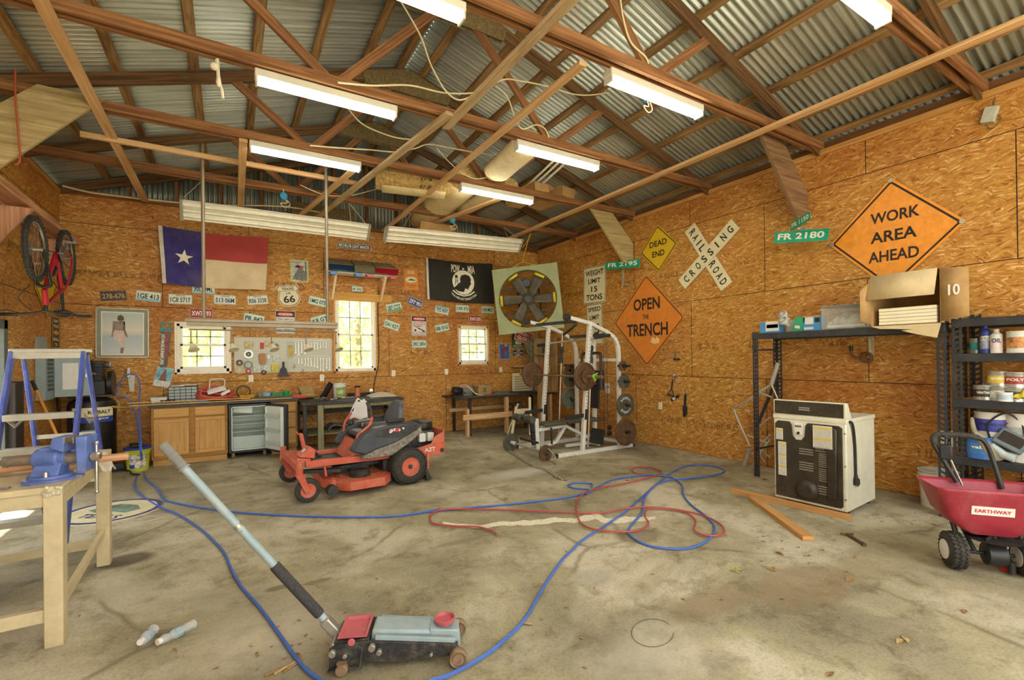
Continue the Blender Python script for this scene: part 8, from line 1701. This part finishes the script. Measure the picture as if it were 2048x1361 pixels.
# ---- hooks and straps on the wall
t = thing('storage_hook', 'large steel storage hook on the right wall above the dryer', 'hook', tuple(PX(1742, 700, XR)))
f = wallp('R', 1742, 700, .0); g = G(); g.fbox(f, -.03, .03, -.1, .16, .0, .006); g.tube(spline([f.p(0, .1, .0), f.p(0, .12, .03), f.p(0, -.05, .03), f.p(-.01, -.09, .05)], 6), .012, 8); g.build('back_plate', mat('hook_cream', 'c4b690', .5), t); g = G(); g.torus(f.p(-.02, -.09, .06), f.n, .05, .018, 20, 8); g.tube(spline([f.p(-.06, -.1, .08), f.p(-.14, -.07, .1), f.p(-.16, .0, .1)], 6), .014, 8); g.build('hook_arm', mat('hook_rust', '6b4a2c', .5), t); g = G(); g.cyl(f.p(-.16, -.01, .1), f.p(-.16, .05, .1), .02); g.build('rubber_tip', BKP, t)
f = wallp('R', 1358, 712, .0); t = thing('pulley_bracket', 'small steel bracket with roller on the wall under the OPEN THE TRENCH sign', 'bracket', tuple(f.o)); g = G(); g.bar(f.p(.02, .06, .0), f.p(.02, .05, .22), .03, .015); g.bar(f.p(.02, -.06, .0), f.p(.02, -.05, .1), .015, .015); g.bar(f.p(.02, -.05, .1), f.p(.02, .05, .12), .012, .012); g.bar(f.p(-.06, .03, .2), f.p(.06, .05, .2), .02, .01); g.build('bracket_arm', STL, t); g = G(); g.cyl(f.p(-.05, -.055, .06), f.p(.05, -.055, .06), .018); g.build('roller', BKP, t)
f = wallp('R', 1345, 775, .0); t = thing('cable_handle', 'black triangular cable handle hanging on the right wall', 'handle', tuple(f.o)); g = G(); g.tube([f.p(.02, .13, .02), f.p(0, -.02, .02)], .012, 8); g.tube([f.p(0, -.02, .02), f.p(-.07, -.12, .03)], .008, 6); g.tube([f.p(0, -.02, .02), f.p(.05, -.14, .03)], .008, 6); g.build('strap', BKP, t); g = G(); g.cyl(f.p(-.08, -.12, .03), f.p(.06, -.15, .03), .017); g.build('grip', RUB, t)
g = G()
for k in range(5): g.torus(f.p(.05+.025*(k % 3), .12+.02*k, .03), (1, .4*k, .5), .02, .004, 12, 5)
g.build('carabiners', CHR, t)
f = wallp('R', 1352, 796, .0, .55); t = thing('ankle_strap', 'black strap with a white label hanging askew on the right wall', 'strap', tuple(f.o)); g = G(); g.fbox(f, -.1, .08, -.022, .022, .003, .02); s_b = g.build('strap_band', BKP, t, bevel=.004); g = G(); g.fbox(f, -.06, .0, -.02, .02, .02, .022); g.build('strap_label', PAP, s_b); g = G(); g.torus(f.p(.1, 0, .012), f.n, .02, .004, 12, 5); g.build('ring', CHR, t)
f = wallp('R', 1372, 805, .0); t = thing('lifting_strap', 'long black lifting strap hanging straight down on the right wall', 'strap', tuple(f.o)); g = G(); g.hexa([f.p(-.05, -.24, .003), f.p(-.005, -.24, .003), f.p(.02, .13, .003), f.p(-.02, .13, .003), f.p(-.05, -.24, .02), f.p(-.005, -.24, .02), f.p(.02, .13, .015), f.p(-.02, .13, .015)]); g.fbox(f, -.045, .03, -.2, -.06, .004, .03); g.build('strap_band', BKP, t, bevel=.004); g = G(); g.torus(f.p(0, .16, .01), f.n, .025, .005, 12, 5); g.build('ring', CHR, t)
# ---- broadcast spreader
so = V((4.62, 1.12, 0)); sr = V((.61, -.79, 0)); sf = V((-.79, -.61, 0))    # sr along the axle, sf towards the viewer
S = lambda a, b, z: so + sr*a + sf*b + UP*z
t = thing('broadcast_spreader', 'red hopper spreader with two wheels before the paint rack', 'spreader', tuple(so))
SRD = mat('hopper_red', '9a2f3a', .4, var=.1, scale=5, dirt='c27a78', dirt_amt=.3)
def hop(a, b, z): return S(a, b, z)
lv = [(.345, .19, .60), (.33, .175, .575), (.27, .15, .40), (.21, .12, .33), (.12, .09, .27)]
g = G(); rows = []
for hw, hb, z in lv: rows.append(g.add([hop(x*hw, y*hb-.02, z) for x, y in [(p[0]/.5, p[1]/.5) for p in rrect(1, 1, .12, 3)]]))
n_ = 16
for i, j in zip(rows, rows[1:]):
    for k in range(n_): q = (k+1) % n_; g.face((i+k, i+q, j+q, j+k))
g.face([rows[-1]+k for k in range(n_)][::-1]); hp = g.build('hopper', SRD, t, solid=.008, bevel=.0)
f = Fr(S(-.035, .142, .46), sr, UP+sf*.145); g = G(); g.fbox(f, -.115, .115, -.03, .03, .0, .006); lb_ = g.build('name_label', PAP, hp); g = G(); g.text(f, 'EARTHWAY', 0, 0, .195, .026, .008); g.build('lettering', RED, lb_)
g = G(); f2 = Fr(S(.25, .165, .54), sr, UP+sf*.165); g.poly(f2, [(-.06, .06), (.0, -.05), (.08, -.07), (.12, .0), (.1, .07)], 0, .012); g.build('side_guard', mat('guard_slate', '4a4a5c', .5), hp)
for a in (-.2, .2):
    c = S(a, .02, .128); w = thing('spreader_wheel', None, None, tuple(c)); w.parent = t; w.location = c-so
    g = G(); g.lathe(c-sr*.05, sr, [(.06, .0), (.085, -.006), (.115, .012), (.128, .05), (.115, .088), (.085, .106), (.06, .1), (.06, .0)], 32)
    for k in range(26):
        for q in (-.03, 0, .03): an = 2*PI*(k+(.5 if q == 0 else 0))/26; d_ = sf*math.cos(an)+UP*math.sin(an); g.box(c+d_*(.126 if q == 0 else .121)+sr*q, (.018, .024, .012), mtx=M((d_.cross(sr), sr, d_)).transposed() @ M.Rotation(.78, 3, 'Z'))
    g.build('tyre', RUB, w); g = G(); g.lathe(c-sr*.05, -sr, [(.068, -.01), (.068, .008), (.03, .014), (0, .016)], 24); g.lathe(c+sr*.05, sr, [(.068, -.01), (.068, .008), (.03, .014), (0, .016)], 24); g.build('rim', PAP, w)
g = G(); g.cyl(S(-.2, .02, .128), S(.2, .02, .128), .012, n=10); g.build('axle', GB, t)
g = G()
for a, s_ in ((-.15, 1), (.15, -1)): g.tube([S(a, .02, .128), S(a-s_*.03, .0, .25), S(a-s_*.06, -.03, .42)], .017, 8); g.tube([S(a+s_*.07, .02, .128), S(a+s_*.03, -.08, .3)], .014, 8)
g.tube([S(-.18, -.05, .30), S(.2, -.05, .30)], .012, 8); g.build('chassis', GB, t)
g = G(); g.lathe(S(.02, .03, .13), sr, [(0, -.055), (.075, -.05), (.08, 0), (.075, .05), (0, .055)], 22); g.cyl(S(.02, .03, .19), S(.02, .03, .26), .02); g.build('gear_box', GB, t)
g = G(); g.lathe(S(.02, .02, .235), UP, [(0, 0), (.15, 0), (.155, .008), (.05, .012), (0, .012)], 26)
for k in range(4): an = k*PI/2; d_ = V((math.cos(an), math.sin(an), 0)); g.bar(S(.02, .02, .255)+d_*.03, S(.02, .02, .255)+d_*.14, .006, .025)
g.build('spinner', GB, t)
g = G(); g.tube(spline([S(-0.104, -.16, .58), S(-0.176, -.19, .75), S(-0.219, -.22, .86), S(-0.212, -.22, .905), S(-0.169, -.22, .925), S(-0.032, -.22, .925), S(0.0544, -.22, .91), S(0.0976, -.21, .86), S(0.134, -.2, .72), S(0.162, -.17, .55)], 6), .016, 10); g.build('handle_bar', GB, t)
g = G(); g.tube(spline([S(-0.208, -.22, .85), S(-0.219, -.22, .885), S(-0.205, -.22, .915), S(-0.169, -.22, .926), S(-0.032, -.22, .926), S(0.0544, -.22, .911)], 6), .021, 10); g.build('foam_grip', RUB, t)
g = G(); c = S(-0.154, -.19, .80); g.box(c, (.06, .07, .11), .3); g.cyl(c+V((0, 0, .05)), c+V((.01, 0, .11)), .008); g.box(c+V((.01, 0, .115)), (.04, .03, .02)); g.build('rate_control', GB, t, bevel=.008)
g = G(); g.tube([S(-0.14, -.19, .78), S(-0.0752, -.15, .56)], .007, 6); g.build('control_rod', STL, t)
g = G(); g.tube([S(.1, .06, .02), S(.1, .06, .10)], .022, 10); g.build('rest_stand', GB, t)
g = G(); p = PF(2020, 1140); g.hexa([p+V(q) for q in ((-.1, -.03, .0), (.08, -.07, .0), (.1, .0, .0), (-.08, .04, .0), (-.06, -.02, .06), (.05, -.05, .05), (.06, -.01, .05), (-.05, .03, .07))]); g.build('red_pouch', mat('pouch_red', 'cf3a2c', .5), bevel=.01, label='small red plastic piece on the floor between the spreader wheels', cat='pouch')
g = G(); a, b = PF(1694, 1072)+V((0, 0, .015)), PF(1728, 1093)+V((0, 0, .015)); g.cyl(a, b, .012, n=10); d = (b-a).normalized(); g.cyl(a-d.cross(UP)*.05+V((0, 0, .0)), a+d.cross(UP)*.05, .009, n=8); g.cyl(b-d*.02, b+d*.012, .016, n=8); g.build('hitch_pin', PLT, label='rusty hitch pin lying on the floor before the dryer', cat='pin')
# ================================================================ floor jack, hoses and litter
jo = V((.48, 2.565, 0)); ja = V((.908, -.418, 0)); jb = V((.418, .908, 0))
J = lambda a, b, z: jo + ja*a + jb*b + UP*z
JBK = mat('jack_black', '2c2a26', .6, var=.4, scale=25, dirt='6f6450', dirt_amt=.5); JGR = mat('jack_grey', '8fa09f', .4, var=.1, dirt='a39c84', dirt_amt=.3); JRD = mat('jack_red', 'b5545a', .45, var=.08, dirt='a08468', dirt_amt=.3); JBR = mat('jack_wheel', '8a6f52', .6, var=.2, dirt='55432e', dirt_amt=.4); JST = mat('jack_steel', 'a09a8a', .35, metal=.6, var=.1)
t = thing('floor_jack', 'black and grey trolley floor jack with a long handle in the foreground', 'jack', tuple(jo))
def jp(fn, nm, m_, par=None, bevel=.003): g = G(); fn(g); return g.build(nm, m_, par or t, bevel=bevel)
fj = Fr(jo, ja, UP)
side = [(-.02, .035), (.06, .03), (.14, .05), (.3, .035), (.60, .045), (.625, .075), (.6, .10), (.3, .135), (.16, .15), (.02, .145), (-.02, .12)]
for b in (-.115, .095): jp(lambda g: g.poly(fj, side, -b-.02, -b), 'side_plate', JBK)
jp(lambda g: (g.hexa([J(-.02, -.15, .03), J(.14, -.12, .03), J(.14, -.115, .03), J(-.02, -.115, .03), J(-.02, -.15, .036), J(.14, -.12, .036), J(.14, -.115, .036), J(-.02, -.115, .036)]), g.hexa([J(.13, -.15, .03), J(.14, -.15, .03), J(.14, -.115, .03), J(.13, -.115, .03), J(.135, -.118, .12), J(.145, -.118, .12), J(.145, -.115, .12), J(.135, -.115, .12)])), 'rear_bracket', JBK)
for a, z, r in ((.0, .11, .017), (.06, .095, .012), (.19, .125, .018), (.225, .1, .014), (.48, .068, .009)): jp(lambda g: (g.cyl(J(a, -.116, z), J(a, -.14, z), r, n=6 if r < .013 else 14)), 'side_bolt', JST)
jp(lambda g: g.hexa([J(.17, -.07, .10), J(.6, -.06, .08), J(.6, .06, .08), J(.17, .07, .10), J(.18, -.07, .18), J(.6, -.055, .135), J(.6, .055, .135), J(.18, .07, .18)]), 'lift_arm', JGR, bevel=.012)
jp(lambda g: g.hexa([J(.47, -.062, .09), J(.62, -.06, .08), J(.62, .06, .08), J(.47, .062, .09), J(.47, -.062, .156), J(.62, -.055, .138), J(.62, .055, .138), J(.47, .062, .156)]), 'arm_head', JGR, bevel=.006)
for b in (-.09, .09): jp(lambda g: g.bar(J(.2, b, .15), J(.6, b, .105), .02, .03), 'radius_rod', JGR)
g = G(); g.lathe(J(.545, 0, .146), UP, [(0, 0), (.03, 0), (.03, .01), (.052, .016), (.056, .034), (.05, .036), (.044, .02), (0, .018)], 14); g.build('saddle', JRD, t)
g = G(); P = lambda h, z: [J(.03-h, -.09-h, z), J(.15+h, -.09-h, z), J(.15+h, .09+h, z), J(.03-h, .09+h, z)]
i = g.add(P(.012, .172)+P(0, .172)+P(-.008, .158)+P(.012, .166))
for k in range(4): q = (k+1) % 4; g.face((i+k, i+q, i+4+q, i+4+k)); g.face((i+4+k, i+4+q, i+8+q, i+8+k)); g.face((i+k, i+12+k, i+12+q, i+q))
g.face((i+8, i+9, i+10, i+11)); g.build('tool_tray', JRD, t); jp(lambda g: g.poly(fj, circ(.018, 12, .09, .155), .115, .125), 'tray_tab', JRD)
jp(lambda g: g.hexa([J(.0, -.1, .04), J(.17, -.1, .04), J(.17, .1, .04), J(.0, .1, .04), J(.0, -.1, .15), J(.17, -.1, .155), J(.17, .1, .155), J(.0, .1, .15)]), 'power_unit', JBK)
for b in (-.135, .135):
    c = J(.615, b, .045); jp(lambda g: (g.lathe(c-jb*.022, jb, [(.0, .004), (.015, .004), (.015, .0), (.028, .0), (.03, .006), (.04, -.002), (.045, .006), (.045, .038), (.04, .046), (.0, .042)], 24)), 'front_wheel', JBR, bevel=0)
jp(lambda g: g.cyl(J(.615, -.15, .045), J(.615, .15, .045), .011, n=10), 'front_axle', JGR)
for b in (-.13, .13): jp(lambda g: (g.lathe(J(.045, b-.018, .03), jb, [(0, 0), (.026, 0), (.03, .006), (.03, .03), (.026, .036), (0, .036)], 18), g.lathe(J(.045, b, .055), UP, [(0, 0), (.025, 0), (.025, .008), (0, .008)], 12)), 'rear_caster', JBR, bevel=0)
top = V((-.268, 2.75, 1.168)); bot = J(-.005, .0, .135); hd = (top-bot)
H = lambda q: bot+hd*q
jp(lambda g: (g.bar(bot-hd.normalized()*.03, H(.085), .06, .05, up=(0, 0, 1)), g.cyl(J(-.005, -.1, .125), J(-.005, .1, .125), .02)), 'handle_socket', JST, bevel=.008)
jp(lambda g: g.cyl(H(.02), H(.9), .019, n=16), 'handle_tube', JGR, bevel=0); jp(lambda g: (g.cyl(H(.585), H(.6), .0215, n=16), g.cyl(H(.57)-V((.0, .028, 0)), H(.57)+V((0, .028, 0)), .005)), 'tube_joint', JST, bevel=0)
jp(lambda g: g.tube([H(.11), H(.12), H(.375), H(.385)], [.024, .0265, .0265, .024], 18), 'foam_sleeve', mat('foam_dark', '3d3b38', .9, var=.3, scale=90), bevel=0)
g = G(); pr = []
for k in range(46): q = .885+.115*k/45; pr.append((H(q), .0235 if k % 2 else .021))
g.tube([p for p, r in pr], [r for p, r in pr], 18); hg = g.build('handle_grip', mat('grip_grey', '85847c', .6), t)
jp(lambda g: g.cyl(H(.883), H(.889), .028, n=18), 'grip_flange', mat('grip_grey'), hg, bevel=0)
# air hoses
HB = mat('hose_blue', '4468b0', .4, var=.08); HR = mat('hose_red', 'a8483f', .45, var=.08)
def fl(L, z=.012, bump=()): return [PF(x, y, z)+V((0, 0, .02 if k in bump else 0)) for k, (x, y) in enumerate(L)]
hk = [PY(x, y, 8.9) for x, y in ((234, 786), (237, 772), (246, 757), (262, 748), (275, 755), (280, 775), (279, 800))]+[PY(280, 850, 8.6), PY(283, 905, 8.25)]
cable('air_hose', hk + fl([(283, 935), (268.6, 967), (276, 985), (312, 1010.6), (358.6, 1031), (405, 1062), (446, 1103), (461.5, 1136.6), (482, 1172.6), (518, 1213.8), (559, 1270), (600, 1327), (640, 1361), (700, 1392), (790, 1392), (860, 1363), (900, 1350), (960, 1318), (1000, 1288), (1050, 1238), (1090, 1170), (1124.6, 1120), (1143.6, 1101.6), (1162.6, 1082.6), (1191, 1063.7), (1210, 1051.8), (1248, 1025.7), (1281, 997), (1314, 969), (1343, 945), (1380.8, 931), (1428, 933), (1448.6, 941.7), (1433, 950), (1385, 957), (1333, 961.7), (1305, 976), (1288, 999.6), (1283.5, 1025.7), (1262, 1051.8), (1257.5, 1068.4), (1290.7, 1089.8), (1338, 1098), (1385.5, 1095.4), (1418.7, 1078), (1429.7, 1056.5), (1414, 1035), (1380.8, 1009), (1366.6, 990), (1364, 971), (1343, 956), (1305, 951), (1257.5, 954.6), (1219.5, 962), (1195, 975), (1167, 988), (1124.6, 997), (1029.8, 1008), (935, 1017), (868.5, 1023), (820, 1029)]), .010, HB, 'long blue air hose from the compressor hook looping over the floor', 'hose', k=5)
cable('air_hose', [PY(x, y, 8.85) for x, y in ((230, 792), (248, 793), (262, 805), (270, 825), (275, 850))]+[PY(281, 905, 8.25)] + fl([(286, 933), (290.7, 956.6), (312, 974.6), (327.7, 997.7), (353.5, 1007), (425.5, 1019.3), (518, 1028.6), (640, 1034), (740, 1035), (800, 1032), (840, 1026), (880, 1019)]), .010, HB, 'blue air hose from the compressor valve running straight across the floor behind the jack handle', 'hose', k=5)
cable('air_hose', fl([(1182, 976), (1184, 969), (1172, 967), (1148, 967), (1136, 972), (1148, 977), (1172, 979), (1181, 983), (1172, 990)]), .010, HB, 'small blue hose loop on the floor', 'hose', k=6)
cable('air_hose', fl([(994, 1069), (982, 1062), (954, 1054), (911, 1053), (868.5, 1048), (860, 1037.6), (866, 1026), (897, 1019), (982, 1019.5), (1053.5, 1022), (1148, 1025.7), (1210, 1025.7), (1248, 1018.6), (1290.7, 1014.8), (1343, 1018.6), (1400, 1030), (1437.7, 1047), (1448.6, 1063.7), (1433, 1072), (1404.5, 1070), (1388, 1060), (1390, 1040), (1366.6, 1024), (1320, 1017), (1294, 1020), (1290, 1033), (1297, 1048), (1281, 1060), (1243, 1064.6), (1191, 1060), (1162.6, 1047), (1153, 1023), (1155, 1002), (1172, 985), (1200.5, 976), (1243, 969), (1286, 959), (1314, 950), (1323, 943.6), (1305, 935.6), (1281, 934), (1263, 939), (1272, 946.5), (1300, 949)], .022), .0085, HR, 'red air hose lying in wide loops on the floor', 'hose', k=5)
# crumpled plastic bottles, leaves and scraps
CL = glass('clear_film', 'e8ece6', .08, .28)
for (x, y, x2, y2, l) in ((283, 1283, 312, 1258, 'crushed clear plastic bottle on the floor, left of two'), (320, 1283, 392, 1247, 'flattened clear bottle lying on the floor, right of two')):
    a, b = PF(x, y, .03), PF(x2, y2, .02); t = thing('plastic_bottle', l, 'bottle', tuple(a)); rnd = random.Random(x); n_ = 12
    pts = [a.lerp(b, k/n_)+V((0, 0, rnd.uniform(-.006, .006))) for k in range(n_+1)]
    g = G(); g.tube(pts, [.016]+[.03*rnd.uniform(.6, 1) for k in range(n_-1)]+[.012], 9); g.build('bottle_body', CL, t); g = G(); g.cyl(a-(b-a).normalized()*.015, a+(b-a).normalized()*.006, .017, n=12); g.build('bottle_cap', PAP, t); g = G(); m_ = a.lerp(b, .4); g.tube([m_, a.lerp(b, .55)], .029, 9); g.build('bottle_label', glass('label_sky', 'a9c4cc', .3, .5), t)
LF = [mat('dry_leaf', '9a7444', .8, var=.3, scale=20), mat('dry_leaf_pale', 'b59a62', .8, var=.3, scale=20)]
def leaf(g, p, r, rnd):
    a = rnd.uniform(0, 6.3); e = V((math.cos(a), math.sin(a), rnd.uniform(-.05, .25)))*r; f_ = V((-math.sin(a), math.cos(a), rnd.uniform(.1, .5)))*r*.5; p = p+V((0, 0, .003)); q = [p-e, p-e*.3+f_*.8, p+e*.3+f_, p+e, p+e*.3-f_*.7+V((0, 0, r*.3)), p-e*.3-f_*.6+V((0, 0, r*.2))]
    i = g.add([V((v.x, v.y, max(v.z, .002))) for v in q]+[p+V((0, 0, .001))]); [g.face((i+k, i+(k+1) % 6, i+6)) for k in range(6)]
rnd = random.Random(21)
big = [(1150, 912), (1345, 918), (1130, 962), (1410, 988), (1545, 1140), (1470, 1143), (1700, 1162), (1810, 1280), (1660, 1350), (1055, 1250), (690, 1350), (1500, 1000), (1560, 1108), (640, 930), (1010, 1000), (1255, 962), (1310, 908), (1460, 955), (1530, 960), (1870, 1050), (1930, 1225), (1800, 1285)]
nm_ = ['under the gym rail', 'by the right wall', 'below the floor rope', 'inside the blue hose loop', 'right of the pale green scrap', 'before the short floor board', 'before the hitch pin', 'far right of the jack', 'at the bottom edge, right of centre', 'right of the jack wheel', 'under the jack', 'beside the two floor boards', 'between red hose and board', 'before the oak cabinet', 'above the straight blue hose', 'by the small red loop', 'under the OPEN THE TRENCH sign', 'left of the rack foot', 'right of the rack foot', 'before the white bucket', 'below the spreader', 'between jack and spreader']
for k, (x, y) in enumerate(big): g = G(); leaf(g, PF(x, y), .045 if y < 1200 else .035, rnd); g.build('dry_leaf', LF[k % 2], smooth=False, label='curled dry brown leaf on the floor, %s' % nm_[k], cat='leaf', group='dry leaves on the floor')
g = G()
for k in range(420):
    c = rnd.choice(((1, 8.3, 1.4, .25), (4.5, 5.2, 1.2, .8), (5.4, 3.4, .5, .7), (3, 4, 2.5, 2), (1.5, 3.5, 1.8, 1.2), (5.6, 1.8, .5, .5), (-.6, 7.6, .6, .8), (3.9, 2.0, 1.2, .6), (.3, 2.9, .6, .5)))
    p = V((c[0]+rnd.gauss(0, c[2]*.6), c[1]+rnd.gauss(0, c[3]*.6), 0))
    if not (XL+.1 < p.x < XR-.1 and p.y < YB-.1): continue
    leaf(g, p, rnd.uniform(.005, .02), rnd)
g.build('leaf_litter', LF[0], smooth=False, label='scattered crumbs of dry leaf and bark over the concrete', cat='litter', kind='stuff')
g = G(); leaf(g, PF(1470, 1143), .05, rnd); g.build('green_scrap', mat('scrap_green', '8fb04a', .6), label='pale green leaf scrap on the concrete near the floor board', cat='scrap')
g = G(); g.tube([PF(1305+42*math.cos(a)*1.0, 1268+28*math.sin(a))+V((0, 0, .004)) for a in [2*PI*k/30 for k in range(28)]], .0015, 4); g.build('wire_hoop', BKP, label='thin dark wire hoop lying on the concrete right of the jack', cat='wire')
for k in range(3): g = G(); a = PF(530+18*k, 1352-3*k, .006); g.tube([a, a+V((.1, .02+.02*k, .002))], .006, 6); g.build('twig', LF[k % 2], label='small twig at the bottom edge of the floor, %s' % ('leftmost', 'middle', 'rightmost')[k], cat='twig', group='twigs by the jack')
st = [(885, 1046, 4), (920, 1052, 7), (960, 1054, 8), (1010, 1048, 10), (1060, 1046, 10), (1110, 1041, 11), (1150, 1041, 11), (1190, 1034, 15), (1215, 1042, 12), (1250, 1040, 12), (1290, 1038, 9), (1318, 1035, 4)]
g = G(); rnd = random.Random(5); L1 = []; L2 = []
for x, y, h_ in [(a[0]+(b[0]-a[0])*q, a[1]+(b[1]-a[1])*q, a[2]+(b[2]-a[2])*q) for a, b in zip(st, st[1:]) for q in (0, .25, .5, .75)]: L1.append(PF(x, y-h_*.5*rnd.uniform(.6, 1.2), .0015)); L2.append(PF(x, y+h_*.5*rnd.uniform(.6, 1.2), .0015))
i = g.add(L1); j = g.add(L2); [g.face((j+k, j+k+1, i+k+1, i+k)) for k in range(len(L1)-1)]
g.build('paint_spill', mat('spill_cream', 'dcd4b8', .7, var=.15, scale=30, dirt='b8ac8c', dirt_amt=.5), label='long cream paint spill streak on the concrete under the red hose', cat='stain', smooth=False)
